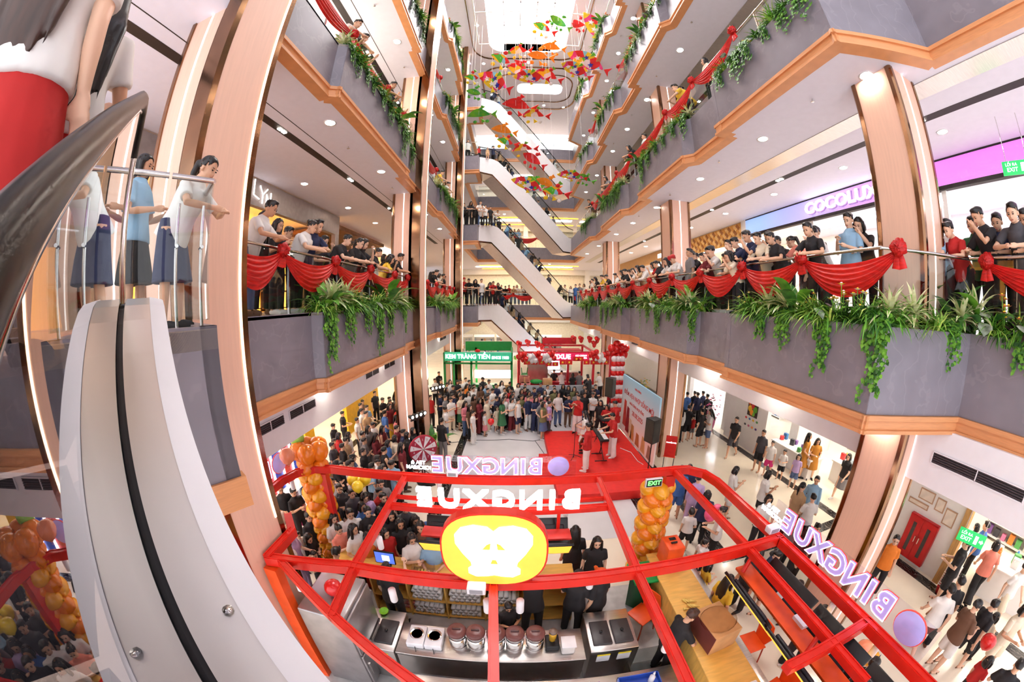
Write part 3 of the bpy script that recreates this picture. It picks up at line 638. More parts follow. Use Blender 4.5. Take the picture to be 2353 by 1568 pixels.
def vine(seed, L=.8, n=13, w=.17):
    r = random.Random(seed); mb = MB()
    for k in range(n):
        x0 = r.uniform(-w, w); Lk = L * (r.uniform(.35, 1.) if k else 1.); q = V((x0, 0, .1)); st = [q.copy()]
        steps = int(Lk / .045)
        for i in range(steps):
            t = i / max(1, steps); q = V((x0 + .05 * math.sin(i * .5 + k), -.16 * min(1, t * 5) - .04 * r.random(), .1 + .03 * math.sin(min(1, t * 5) * 3.1) - max(0, t - .1) * Lk)); st.append(q.copy())
            for s in (0, 1):
                a = r.uniform(0, 6.28); mb.cur = 0 if r.random() < .65 else 1
                heart(mb, q + V((r.uniform(-.03, .03), r.uniform(-.03, .02), r.uniform(-.02, .02))), (math.cos(a) * .7, -.25, -.75), (r.uniform(-.3, .3), -1, .4), r.uniform(.04, .066))
        mb.cur = 2; mb.tube(st, .0035, 4, cap=False)
    return mb.mesh('vine')
def dracaena(seed, n=26, L=.36, w=.026):
    r = random.Random(seed); mb = MB()
    for i in range(n):
        a = i * 2.4; e = 1.35 - 1.3 * i / n; d = V((math.cos(a) * math.cos(e), math.sin(a) * math.cos(e), math.sin(e)))
        mb.cur = 0; leaf(mb, (0, 0, .12), d, L * r.uniform(.75, 1.1), w, .8, 5, .2)
        mb.cur = 1; leaf(mb, V((0, 0, .124)) + d * .02, d, L * .85, w * .42, .82, 5, .25)
    mb.cur = 2; mb.tube([(0, 0, -.02), (0, 0, .14)], .014, 6)
    return mb.mesh('dracaena')
def broad(seed, n=9, L=.42, w=.075):
    r = random.Random(seed); mb = MB()
    for i in range(n):
        a = i * 2.4 + r.random(); e = r.uniform(.5, 1.3); d = V((math.cos(a) * math.cos(e), math.sin(a) * math.cos(e), math.sin(e))); q = d * r.uniform(.15, .3)
        mb.cur = 2; mb.tube([(0, 0, 0), q], .006, 5); mb.cur = i % 2; leaf(mb, q, d, L * r.uniform(.7, 1.1), w * r.uniform(.8, 1.2), .9, 6, .15)
    return mb.mesh('broadleaf')
def begonia(seed, n=13):
    r = random.Random(seed); mb = MB()
    for i in range(n):
        a = i * 2.4 + r.random(); e = r.uniform(.3, 1.3); d = V((math.cos(a) * math.cos(e), math.sin(a) * math.cos(e), math.sin(e))); q = d * r.uniform(.12, .3)
        mb.cur = 2; mb.tube([(0, 0, 0), q], .005, 5); mb.cur = i % 2; b = (d * .4 + V((0, -.4, -.55))).normalized(); heart(mb, q, b, (V((0, -.7, .7)) + d * .5).normalized(), r.uniform(.11, .17))
    return mb.mesh('begonia')
def flowers(seed, k, n=9):
    r = random.Random(seed); mb = MB()
    for i in range(n):
        p = V((r.uniform(-.16, .16), r.uniform(-.1, .1), r.uniform(.12, .34))); mb.cur = 1; mb.tube([(p.x * .3, p.y * .3, 0), p], .004, 4)
        mb.cur = 0
        for j in range(7):
            a = j * .898; heart(mb, p, (math.cos(a), math.sin(a), .35), (0, 0, 1), .04)
        mb.cur = 2; mb.ball(p + V((0, 0, .012)), .014, 6, 4)
    return mb.mesh('flowers')
PL = {'spider': [[spider(i), [G1, G3]] for i in range(3)], 'vine': [[vine(10 + i, .55 + .22 * i), [G1, G2, G2]] for i in range(4)], 'draca': [[dracaena(20 + i, 24 + 4 * i), [GC, G1, G2]] for i in range(2)],
      'broad': [[broad(30 + i), [G2, G1, G2]] for i in range(2)], 'beg': [[begonia(40 + i), [GG, GP, G2]] for i in range(2)], 'fern': [[spider(50 + i, 110, .3), [G2, G1]] for i in range(2)],
      'fly': [[flowers(60, 0), [FLW[0], G1, FLW[1]]]], 'flw': [[flowers(61, 1), [FLW[1], G1, FLW[0]]]], 'flc': [[flowers(62, 2), [FLW[2], G1, FLW[0]]]], 'flp': [[flowers(63, 3), [FLW[3], G1, FLW[0]]]],
      'tall': [[broad(70, 11, .7, .08), [G2, G2, G2]]]}
PNAME = {'spider': ('spider_plant', 'bright green spider plant'), 'vine': ('hanging_vine', 'trailing green vine'), 'draca': ('dracaena', 'cream striped dracaena'), 'broad': ('broadleaf_plant', 'broad leaved green plant'), 'beg': ('begonia', 'silver leaved begonia'),
         'fern': ('fern', 'dark green fern'), 'fly': ('flower_spray', 'spray of yellow flowers'), 'flw': ('flower_spray', 'spray of white flowers'), 'flc': ('flower_spray', 'spray of coral flowers'), 'flp': ('flower_spray', 'spray of pink flowers'), 'tall': ('strelitzia', 'tall dark leaved strelitzia')}
PCOUNT = {}
def plant(kind, x, y, z, rz, where, sc=1.):
    me, ms = random.choice(PL[kind]); o = obj(PNAME[kind][0], me, ms, None, (x, y, z), rz); o.scale = (sc, sc, sc)
    k = (kind, where); i = PCOUNT[k] = PCOUNT.get(k, -1) + 1
    tag(o, '%s, %s from the near end of the %s ledge' % (PNAME[kind][1], ORD[i] if i < len(ORD) else 'last', where), 'plant', 'plants on the %s ledge' % where)
    return o
def edge_at(prof, y):
    for a, b in zip(prof, prof[1:]):
        if a[1] <= y <= b[1] and b[1] > a[1]: t = (y - a[1]) / (b[1] - a[1]); return a[0] + (b[0] - a[0]) * t
    return prof[0][0] if y < prof[0][1] else prof[-1][0]
MIX1 = ['spider', 'fern', 'spider', 'draca', 'spider', 'draca', 'fern', 'broad', 'spider', 'flc', 'spider', 'beg', 'spider', 'fly', 'draca', 'flw']
def ledge(prof, lv, y0, y1, step, sgn, where, vine_step=.75, mix=MIX1):
    z = LEV[lv][1]; y = y0; i = 0; rot = math.pi / 2 * sgn                 # local -y of the vine points to the void
    while y < y1:
        k = mix[(i * 7 + lv * 3) % len(mix)]; x = edge_at(prof, y) + sgn * random.uniform(.04, .16)
        plant(k, x, y, z, random.uniform(0, 6), where, random.uniform(.85, 1.15) * (1.45 if lv == 0 else 1.15)); y += step * random.uniform(.8, 1.2); i += 1
    y = y0 + .1
    while y < y1:
        plant('vine', edge_at(prof, y) + sgn * .14, y, z + .02, -rot if sgn > 0 else -rot, where, random.uniform(.85, 1.2)); y += vine_step * random.uniform(.7, 1.3)
for lv in range(4):
    n = LNAME[lv]
    for y0, y1 in [(-1.2, 5.7), (7.6, 11.6), (13.3, 16.8), (19.2, 21.6)]:
        if lv >= 1 and y1 < 6: y0 = 2.8 if lv == 1 else 3.5
        ledge(RP, lv, y0, y1, (.17 if lv == 0 else .28) if y0 < 10 else .28, 1, 'right %s gallery' % n, .8 if lv == 0 else .55)
    for y0, y1 in [(5.0, 10.0), (13.9, 18.4)]:
        ledge(LP, lv, y0, y1, .19 if lv == 0 else .28, -1, 'left %s gallery' % n, .8 if lv == 0 else .5)
for (px, py, k, sc) in [(2090, 690, 'draca', 1.7), (2045, 720, 'draca', 1.3), (2110, 640, 'tall', 1.0), (2190, 620, 'tall', 1.0), (2230, 700, 'beg', 1.5), (2190, 680, 'beg', 1.4), (2320, 700, 'beg', 1.5), (1990, 660, 'broad', .9), (1840, 680, 'flc', 1.1), (1750, 680, 'fly', 1.1), (2300, 740, 'fern', 1.3)]:
    p = at_z(px, py + 70, 5.5) if False else at_x(px, 735, 4.72 if px < 2090 else 6.28)
    plant(k, p.x, p.y, 5.66, random.uniform(0, 6), 'near right corner', sc)
# ---------------------------------------------------------------- roof with skylight
def rrect(x0, y0, x1, y1, r, n=6):
    out = []
    for cx, cy_, a0 in ((x1 - r, y1 - r, 0), (x0 + r, y1 - r, 90), (x0 + r, y0 + r, 180), (x1 - r, y0 + r, 270)):
        for i in range(n + 1): a = R(a0 + 90 * i / n); out.append((cx + r * math.cos(a), cy_ + r * math.sin(a)))
    return out
def ring_plate(outer, inner, z0, z1, mb=None):
    """flat plate with a hole; outer and inner have the same number of points"""
    mb = mb or MB(); n = len(outer); A = [(x, y, z) for z in (z0, z1) for x, y in outer] + [(x, y, z) for z in (z0, z1) for x, y in inner]; F = []
    for i in range(n):
        j = (i + 1) % n
        F += [(i, j, 2 * n + j, 2 * n + i), (n + i, 3 * n + i, 3 * n + j, n + j), (i, n + i, n + j, j), (2 * n + i, 2 * n + j, 3 * n + j, 3 * n + i)]
    return mb.add(A, F)
def radial(x0, y0, x1, y1, inner, c):
    """points on a rectangle in the directions of the inner points"""
    out = []
    for x, y in inner:
        dx, dy = x - c[0], y - c[1]; k = min([v for v in ((x1 - c[0]) / dx if dx > 1e-6 else 9e9, (x0 - c[0]) / dx if dx < -1e-6 else 9e9, (y1 - c[1]) / dy if dy > 1e-6 else 9e9, (y0 - c[1]) / dy if dy < -1e-6 else 9e9)]); out.append((c[0] + dx * k, c[1] + dy * k))
    return out
rf = struct('ceiling'); rf['label'] = 'white top ceiling with a rounded skylight and bronze lined coves'
sk = rrect(-1.75, 9.5, 3.5, 19.7, 1.0); c = (.9, 14.5)
ring_plate(radial(-14, -6, 17, 21.0, sk, c), sk, ROOF, ROOF + .1).build('ceiling_plate', M_CEIL, rf)
sk2 = rrect(.2, 23.6, 3.9, 25.0, .5); ring_plate(radial(-14, 21.0, 17, 42, sk2, (2.0, 24.3)), sk2, ROOF, ROOF + .1).build('ceiling_plate', M_CEIL, rf)
for q, w in ((rrect(-2.9, 8.5, 4.6, 20.5, 1.4), .05), (rrect(-2.6, 21.4, 5.2, 27.4, 1.6), .12), (rrect(-1.6, 22.3, 4.7, 26.2, 1.3), .1)):
    cx, cy_ = (q[0][0] + q[14][0]) / 2, sum(p[1] for p in q) / len(q); inn = [(cx + (x - cx) * (1 - w / 4), cy_ + (y - cy_) * (1 - w / 3)) for x, y in q]
    ring_plate(q, inn, ROOF - .05, ROOF + .01).build('bronze_line', M_BRASS, rf)
M_SKYL = mat('skylight_glow', (255, 252, 250), emit=10.)
sl = struct('window_1'); sl['label'] = 'large bright skylight in the top ceiling'
MB().prism([(-2.2, 9), (4, 9), (4, 20.2), (-2.2, 20.2)], ROOF + .9, ROOF + .95).build('skylight_pane', M_SKYL, sl)
ring_plate([(x * 1.02 - .02, y) for x, y in sk], sk, ROOF + .1, ROOF + .9).build('skylight_shaft', M_CEIL, sl)
M_MULL = mat('pale_mullion', (214, 208, 212), .5)
for x in (-.7, .35, 1.4, 2.45): MB().box((x - .03, 9.5, ROOF + .75), (x + .03, 19.7, ROOF + .88)).build('mullion', M_MULL, sl)
for y in (11.5, 13.6, 15.7, 17.8): MB().box((-1.75, y - .03, ROOF + .75), (3.5, y + .03, ROOF + .88)).build('mullion', M_MULL, sl)
s2 = struct('window_2'); s2['label'] = 'small bright skylight beyond the escalators'
MB().prism([(0, 23.3), (4.2, 23.3), (4.2, 25.3), (0, 25.3)], ROOF + .3, ROOF + .34).build('skylight_pane', M_SKYL, s2)
# hanging truss frame under the skylight
tr = thing('truss_frame', 'thin white truss frame hanging under the large skylight', 'frame', (0, 0, ROOF - 1.2))
for x in (-2.3, 4.1): MB().box((x - .03, 12, -.03), (x + .03, 17.6, .03)).build('beam', M_WHITE, tr)
for y in (12, 14.8, 17.6): MB().box((-2.3, y - .025, -.025), (4.1, y + .025, .025)).build('beam', M_WHITE, tr)
for x in (-2.3, 4.1):
    for y in (12, 14.8, 17.6): MB().cyl((x, y, 0), (x, y, 1.2), .01, 6).build('cable', M_WHITE, tr)
# ---------------------------------------------------------------- ceiling lights, slots, sprinklers
DL_ring = MB(); DL_ring.lathe((0, 0, 0), [(.105, .0), (.14, -.012), (.145, 0.002), (.105, .002)], 16); DL_ring = DL_ring.mesh('ring')
DL_disc = MB(); DL_disc.lathe((0, 0, 0), [(.105, -.006), (.104, -.004)], 12); DL_disc = DL_disc.mesh('disc')
DLN = {}
def downlight(x, y, z, where):
    i = DLN[where] = DLN.get(where, -1) + 1
    t = thing('downlight', 'round glowing downlight, %s from the near end of the %s' % (ORD[i], where), 'ceiling light', (x, y, z), 0, 'downlights of the ' + where)
    obj('trim_ring', DL_ring, M_WHITE, t); obj('lamp_disc', DL_disc, M_DOWN, t)
soff = [LEV[l][0] - .24 for l in range(4)] + [ROOF]
SPK = MB(); SPK.cyl((0, 0, 0), (0, 0, -.05), .012, 6); SPK.lathe((0, 0, -.05), [(.03, 0), (.04, -.006), (.03, -.012)], 8); SPK = SPK.mesh('sprinkler'); SPN = {}
def sprinkler(x, y, z, where):
    i = SPN[where] = SPN.get(where, -1) + 1
    tag(obj('sprinkler', SPK, M_CHROME, None, (x, y, z)), 'small ceiling sprinkler, %s from the near end of the %s' % (ORD[i], where), 'sprinkler', 'sprinklers of the ' + where)
TIER = ['unseen ground', 'first gallery', 'second gallery', 'third gallery', 'fourth gallery']  # lowest tier of downlights is unseen, added to light the ground floor
for l, z in enumerate(soff):
    n = TIER[l]
    for y in ((-.1, 2.8, 5.7, 8.6, 11.9, 14.6, 17.2, 21.0, 24.5) if l < 4 else (5.7, 11.9, 17.2)): downlight((5.55 if y > 2.5 else 6.9) if l < 4 else 5.4, y, z, 'right %s ceiling, outer row' % n) if not 10.7 < y < 11.8 else None
    if l in (0, 1, 2):
        for y in (-.1, 2.8, 5.7, 8.6, 11.5, 14.4, 17.3, 20.2, 23): downlight(8.55, y, z, 'right %s ceiling, inner row' % n)
        for y in (5.8, 8.7, 11.7, 14.4, 17.3, 20.2): downlight(-6.55, y, z, 'left %s ceiling, inner row' % n)
    for y in ((5.73, 8.67, 13.6, 16.4, 20.4) if l < 4 else (6, 13, 19)): downlight(-3.85, y, z, 'left %s ceiling, outer row' % n)
    if l < 4:
        for x in (-1, 1.2, 3.4): downlight(x, 31.5, z, 'far end %s ceiling' % n)
    else:
        for x, y in ((-2.3, 21), (1.0, 20.9), (4.0, 20.9), (-2.4, 17), (4.1, 14), (.2, 26.8), (2.6, 26.8), (4.4, 27)): downlight(x, y, z, 'top ceiling around the skylights')
    if l in (1, 2, 3):
        for y in (3.9, 7.2, 10.2, 13.2, 16.2): sprinkler(5.3, y, z, 'right %s ceiling' % n)
        for y in (6.9, 10.0, 13.4, 16.2): sprinkler(-4.0, y, z, 'left %s ceiling' % n)
    if 0 < l < 4:
        sr = struct('ceiling_slot_right'); MB().box((7.62, -4.5, z - .006), (7.86, 29.5, z + .02)).build('recess', M_DSLOT, sr)
        MB().box((6.45, -4.5, z - .012), (6.98, 29.5, z + .02)).build('metal_band', M_STEEL, sr)
        for y in (2.9, 3.1, 7.4, 7.55, 11.3, 14.9, 18.5):
            MB().box((7.69, y - .05, z - .016), (7.79, y + .05, z - .004)).build('spot_lamp', M_DOWN, sr)
        sr = struct('ceiling_slot_left'); MB().box((-5.12, -1, z - .006), (-4.9, 20.5, z + .02)).build('recess', M_DSLOT, sr); MB().box((-4.6, -1, z - .004), (-4.58, 20.5, z + .02)).build('recess', M_DSLOT, sr)
        for y in (5.5, 5.65, 8.9, 9.05, 12.3): MB().box((-5.05, y - .05, z - .016), (-4.97, y + .05, z - .004)).build('spot_lamp', M_DOWN, sr)
# ---------------------------------------------------------------- escalators crossing the far void
EA, EB = V((-2.4, 21.6)), V((4.9, 26.7)); ED = (EB - EA).normalized(); EN = V((-ED.y, ED.x)); ELEN = (EB - EA).length
def ept(u, w, z): p = EA + ED * u + EN * w; return V((p.x, p.y, z))
def erun(u, zt, zb):            # height of the steps at u
    return zt if u < 1.4 else zb if u > 8.0 else zt + (zb - zt) * (u - 1.4) / 6.6
M_STEP = mat('escalator_step', (84, 82, 84), .5, .3); M_RAILB = mat('black_rubber', (30, 28, 30), .4)
M_GL2 = glass_mat('escalator_glass', (.86, .9, .9), 1.)
def escalator(zt, zb, label):
    e = thing('escalator', label, 'escalator', (0, 0, 0))
    top = [(0, zt + .12), (1.0, zt + .2), (1.5, zt + .12), (2.0, zt - .2)]; top += [(7.8, zb + .5), (8.3, zb + .25), (8.9, zb + .18)]
    bot = [(8.9, zb - 1.05), (7.7, zb - 1.05), (1.0, zt - 1.1), (0, zt - 1.1)]
    for w0, w1, nm in ((0, .1, 'side_cladding'), (1.25, 1.35, 'side_cladding')):
        pts = [ept(u, w0, z) for u, z in top + bot]; MB().extr(pts, (EN.x * (w1 - w0), EN.y * (w1 - w0), 0)).build(nm, M_WHITE, e)
    m = MB()
    for (u0, z0), (u1, z1) in zip(bot[::-1], bot[::-1][1:]): m.quad(ept(u0, .02, z0 - .012), ept(u1, .02, z1 - .012), ept(u1, 1.33, z1 - .012), ept(u0, 1.33, z0 - .012))
    m.build('soffit', mat('soffit_metal', (226, 216, 216), .3, .6, var=.03), e)
    m = MB()
    for (u0, z0), (u1, z1) in zip(bot[::-1], bot[::-1][1:]): m.extr([ept(u0, -.015, z0), ept(u1, -.015, z1), ept(u1, -.015, z1 + .1), ept(u0, -.015, z0 + .1)], (EN.x * .015, EN.y * .015, 0))
    m.build('bottom_trim', M_BRASS, e)
    for w in (.05, 1.3):
        up = [(u, z + .02) for u, z in top]; hi = [(u, z + .82) for u, z in top]
        MB().extr([ept(u, w, z) for u, z in up + hi[::-1]], (EN.x * .012, EN.y * .012, 0)).build('glass_balustrade', M_GL2, e)
        MB().tube([ept(u, w, z) for u, z in hi], .032, 8).build('handrail', M_RAILB, e)
    n = 27; st = MB().box((-.16, -.55, -.05), (.16, .55, .0)).mesh('step'); ang = math.atan2(ED.y, ED.x)
    for i in range(n):
        u = .4 + i * 8.2 / (n - 1); p = ept(u, .675, erun(u, zt, zb)); obj('step', st, M_STEP, e, p, ang)
    return e
escalator(LEV[0][1], 0, 'lowest far escalator going down behind the red kiosk')
escalator(LEV[1][1], LEV[0][1], 'white escalator between the first and second galleries')
escalator(LEV[2][1], LEV[1][1], 'white escalator between the second and third galleries')
escalator(LEV[3][1], LEV[2][1], 'topmost white escalator between third and fourth galleries')
# ---------------------------------------------------------------- hanging kites
def kite_mat():
    m = bpy.data.materials.new('kite_patches'); m.use_nodes = True; nt = m.node_tree; b = nt.nodes['Principled BSDF']; L = nt.links
    tc = nt.nodes.new('ShaderNodeTexCoord'); vo = nt.nodes.new('ShaderNodeTexVoronoi'); vo.inputs['Scale'].default_value = 2.6; L.new(tc.outputs['Object'], vo.inputs['Vector'])
    sp = nt.nodes.new('ShaderNodeSeparateColor'); L.new(vo.outputs['Color'], sp.inputs[0]); cr = nt.nodes.new('ShaderNodeValToRGB'); cr.color_ramp.interpolation = 'CONSTANT'
    cols = [(230, 40, 40), (250, 240, 240), (250, 205, 40), (240, 70, 140), (150, 215, 240), (40, 80, 190), (250, 240, 244), (90, 200, 60), (240, 110, 50), (250, 170, 190)]
    while len(cr.color_ramp.elements) < len(cols): cr.color_ramp.elements.new(.5)
    for i, q in enumerate(cols): cr.color_ramp.elements[i].position = i / len(cols); cr.color_ramp.elements[i].color = (*srgb(*q), 1)
    L.new(sp.outputs[0], cr.inputs[0]); L.new(cr.outputs[0], b.inputs['Base Color']); b.inputs['Roughness'].default_value = .7
    return m
KM = {'x': kite_mat(), 'r': mat('kite_red', (226, 40, 44), .7), 'g': mat('kite_green', (30, 150, 70), .7, rgb2=(130, 200, 40), scale=3), 'o': mat('kite_orange', (250, 150, 40), .7), 'w': mat('kite_white', (248, 244, 246), .7), 'y': mat('kite_yellow', (250, 210, 40), .7), 'b': mat('kite_blue', (60, 60, 180), .7)}
def lens_mesh(L, w, t=.05, n=14, bend=.12):
    """leaf shaped kite body with a ridge"""
    mb = MB(); top = []; A = []; F = []
    for i in range(n + 1):
        u = i / n; ww = w * math.sin(math.pi * u) ** .8; x = (u - .5) * L; z = bend * L * (1 - (2 * u - 1) ** 2)
        A += [(x, -ww, z - .03), (x, 0, z + t), (x, ww, z - .03), (x, 0, z - t)]
    for i in range(n):
        a = i * 4
        for k in range(4): F.append((a + k, a + (k + 1) % 4, a + 4 + (k + 1) % 4, a + 4 + k))
    return mb.add(A, F).mesh('body')
def star_pts(r, n=5): return [((r if k % 2 == 0 else r * .42) * math.sin(math.pi * k / n), (r if k % 2 == 0 else r * .42) * math.cos(math.pi * k / n)) for k in range(2 * n)]
KB = {'fish': lens_mesh(1.7, .38), 'small': lens_mesh(.9, .2), 'leaf': lens_mesh(1.1, .24, bend=.25)}
KTAIL = MB().prism([(0, 0), (.3, .22), (.22, 0), (.3, -.22)], -.02, .02).mesh('tail'); KFIN = MB().prism([(0, 0), (.22, .16), (.05, .26)], -.02, .02).mesh('fin'); KDOT = MB().ball((0, 0, 0), .1, 10, 6, (1, 1, .35)).mesh('dot')
KSTAR = MB().prism(star_pts(.13), -.07, .07).mesh('star')
KN = 0
def kite(px, py, y, kind, c, rot, sc=1., what=''):
    global KN
    p = at_y(px, py, y); k = thing('hanging_kite', what, 'kite', p); k.rotation_euler = (-rot[0] * .8, rot[1] * .6, rot[2]); sc *= 1.3; k.scale = (sc,) * 3; k['group'] = 'colourful kites hanging under the skylight'
    obj('body', KB[kind], KM[c], k)
    t = obj('tail', KTAIL, KM['r' if c == 'x' else c], k, (.5 if kind == 'small' else .88 if kind == 'fish' else .6, 0, 0))
    f = obj('fin', KFIN, KM['y' if c == 'x' else c], k, (.1, .25, .08)); f = obj('fin', KFIN, KM['g' if c == 'x' else c], k, (.1, -.25, .08)); f.scale = (1, -1, 1)
    if c == 'x' and kind == 'fish':
        for (x, yy, q) in ((-.35, .05, 'w'), (.0, -.12, 'b'), (.3, .1, 'b'), (-.05, .16, 'w')): obj('star', KSTAR, KM[q], k, (x, yy, .2 - abs(x) * .2))
    else:
        for i in range(3): obj('dot', KDOT, KM['yrw'[i] if c == 'x' else c], k, (-.2 + .3 * i, (-1) ** i * .35, -.05))
    top = ROOF - p.z
    ln = MB().cyl((0, 0, 0), (0, 0, top), .006, 5).build('line', KM['w'], None, p); ln.parent = k; ln.matrix_parent_inverse = (Matrix.Translation(p) @ k.rotation_euler.to_matrix().to_4x4() @ Matrix.Scale(sc, 4)).inverted()
for a in [(1375, 62, 15, 'fish', 'x', (1.2, 1.1, .4), 1.1, 'large star patched kite under the skylight beside the right galleries'), (1130, 185, 16, 'fish', 'x', (1.3, 1.2, -.3), 1.0, 'large star patched kite beside the left far column'),
          (1283, 48, 15, 'leaf', 'g', (.9, .5, .5), .8, 'green leaf shaped kite in front of the skylight'), (1330, 55, 15, 'leaf', 'r', (1.2, -.8, .6), .8, 'red leaf shaped kite next to the skylight'), (1245, 62, 16, 'small', 'x', (.5, .3, .4), 1., 'small patched kite before the skylight grid'),
          (1265, 110, 16, 'leaf', 'o', (.5, 0, .1), .8, 'thin orange boat shaped kite at the skylight edge'), (1190, 118, 16, 'leaf', 'x', (.6, -.5, .2), .8, 'pale patched kite tilted at the skylight edge'), (1235, 128, 16, 'small', 'o', (.6, .3, 0), 1., 'small orange kite under the skylight edge'),
          (1345, 140, 15.5, 'fish', 'x', (.7, .5, .2), 1., 'long white patched kite near the right third gallery'), (1320, 160, 15.5, 'fish', 'x', (.5, .1, .5), .8, 'patched kite hanging just under the long white kite'), (1215, 178, 16, 'fish', 'x', (.6, 0, .1), .8, 'white patched kite in the middle of the void'), (1255, 172, 16, 'leaf', 'x', (.6, .3, .3), .9, 'patched leaf kite in the middle of the void'),
          (1185, 160, 16, 'leaf', 'x', (1., .8, .2), .8, 'patched upright kite left of the void centre'), (1195, 148, 16, 'leaf', 'r', (1., 1.2, .2), .6, 'small red kite left of the void centre'), (1150, 135, 16, 'small', 'x', (.8, .6, .3), 1., 'small star patched kite above the left column'), (1083, 178, 16, 'small', 'x', (.8, .3, 0), .7, 'tiny red and green kite at the left column top'),
          (1088, 212, 16, 'small', 'g', (.7, .2, .3), .7, 'tiny green kite beside the left far column'), (1185, 243, 17, 'leaf', 'r', (.7, .3, 0), 1.1, 'bright red kite above the topmost escalator'), (1100, 265, 17, 'leaf', 'g', (.6, -.2, .1), .9, 'green kite left of the topmost escalator'), (1225, 266, 17, 'leaf', 'x', (.5, -.2, .2), .9, 'thin white and blue kite above the topmost escalator'),
          (1152, 300, 17, 'leaf', 'o', (.8, .3, .1), .8, 'orange kite over the topmost escalator side'), (1160, 325, 17, 'small', 'x', (.8, .3, .3), .8, 'small yellow patched kite over the topmost escalator side'), (1200, 345, 17, 'leaf', 'x', (.5, -.3, .1), .8, 'thin white kite over the topmost escalator'), (1222, 365, 17, 'leaf', 'r', (1.1, .7, .4), .8, 'red kite between the two upper escalators'),
          (1210, 425, 17, 'fish', 'x', (.8, .5, .2), .8, 'long patched kite over the upper escalator'), (1225, 415, 17, 'leaf', 'g', (1.2, 1., 0), .6, 'green kite over the upper escalator'), (1253, 420, 17, 'small', 'o', (.9, .5, .3), .9, 'orange kite under the topmost escalator'), (1270, 440, 17, 'small', 'x', (.8, .2, .2), 1., 'pale pink patched kite under the topmost escalator'), (1310, 405, 18, 'fish', 'x', (.6, .1, .1), .7, 'patched kite in front of the right escalator landing'), (1340, 412, 18, 'leaf', 'g', (.6, .1, .3), .7, 'teal kite at the right escalator landing')]:
    kite(*a)
# ---------------------------------------------------------------- shop fronts and walls
M_SHOPW = mat('shop_white_wall', (244, 240, 236), .6, var=.01); M_PANEL = mat('shop_fill_glow', (255, 242, 222), emit=10.); M_PANELC = mat('shop_light_cool', (240, 244, 255), emit=6.); M_AMBER = mat('amber_wall_glow', (255, 176, 60), emit=3.)  # shop ceiling panels are fill lights added to brighten the shop insides
M_OAK = mat('oak_wood', (206, 158, 96), .5, var=.1, scale=4, stretch=(1, 8, 1)); M_DWOOD = mat('dark_wood', (120, 76, 48), .5, var=.15, scale=4)
def part(root, name, m, a, b): return MB().box(a, b).build(name, m, root)
def wall(name, label=None): return struct(name, label)
# ground right: wall line at x = 9.75
w = wall('wall_right_shops', 'white ground floor shop wall on the right')
part(w, 'wall_panel', M_SHOPW, (9.75, 1.95, 0), (9.95, 3.75, 3.42)); part(w, 'wall_panel', M_SHOPW, (9.75, 9.7, 0), (9.95, 12.1, 3.42)); part(w, 'wall_panel', M_SHOPW, (9.75, 20, 0), (9.95, 33, 3.42))
part(w, 'door_frame', M_OAK, (9.68, 1.78, 0), (9.98, 1.95, 3.42)); part(w, 'header', M_SHOPW, (9.8, -4, 2.75), (9.95, 33, 4.3)); part(w, 'back_wall', M_SHOPW, (15.5, -6, 0), (15.7, 34, 4.3))
for y in (12.1, 16.0): part(w, 'pier', M_SHOPW, (9.75, y, 0), (10.0, y + .3, 3.42))
for i, (y0, y1, m_) in enumerate([(-3.4, 1.4, M_PANEL), (4.2, 9.3, M_PANEL), (12.6, 19.5, M_PANELC), (21, 29, M_PANEL)]):
    for x in (11.0, 13.2): part(w, 'fill_light_panel', m_, (x, y0, 4.22), (x + .7, y1, 4.27))
# left ground
w = wall('wall_left_shops', 'ground floor shop wall on the left with yellow and striped fronts')
part(w, 'back_wall', mat('warm_yellow_wall', (250, 196, 60), .5), (-12.5, 8.5, 0), (-12.3, 33, 4.3)); part(w, 'back_wall', M_SHOPW, (-12.5, -1, 0), (-12.3, 8.5, 4.3))
part(w, 'yellow_front', mat('yellow_front', (252, 190, 30), .4), (-7.6, 12.6, 0), (-7.4, 16.2, 4.2)); part(w, 'yellow_front', MATS['yellow_front'], (-7.6, 9.4, 0), (-7.4, 10.0, 4.2)); part(w, 'header', mat('warm_white', (250, 236, 214), .5), (-7.6, 8, 2.9), (-7.45, 30, 4.3))
M_SB, M_SR = mat('stripe_blue', (40, 70, 190), .4), mat('stripe_red', (214, 30, 40), .4); M_TUBE = mat('white_tube_light', (250, 250, 255), emit=5.)
for i, y in enumerate((7.0, 7.5, 8.0, 8.5)): part(w, 'striped_pier', (M_SR, M_SB, M_SR, M_SB)[i], (-7.65, y, 0), (-7.45, y + .42, 4.2)); part(w, 'tube_light', M_TUBE, (-7.44, y + .42, 0), (-7.4, y + .48, 4.2))
part(w, 'striped_pier', M_SR, (-7.65, 5.2, 0), (-7.45, 6.6, 4.2))
for y0, y1 in ((9, 15), (17, 28), (2.5, 8)): part(w, 'fill_light_panel', M_PANEL, (-10.2, y0, 4.22), (-9.4, y1, 4.27)); part(w, 'fill_light_panel', M_PANEL, (-6.6, y0, 4.25), (-6.3, y1, 4.27))
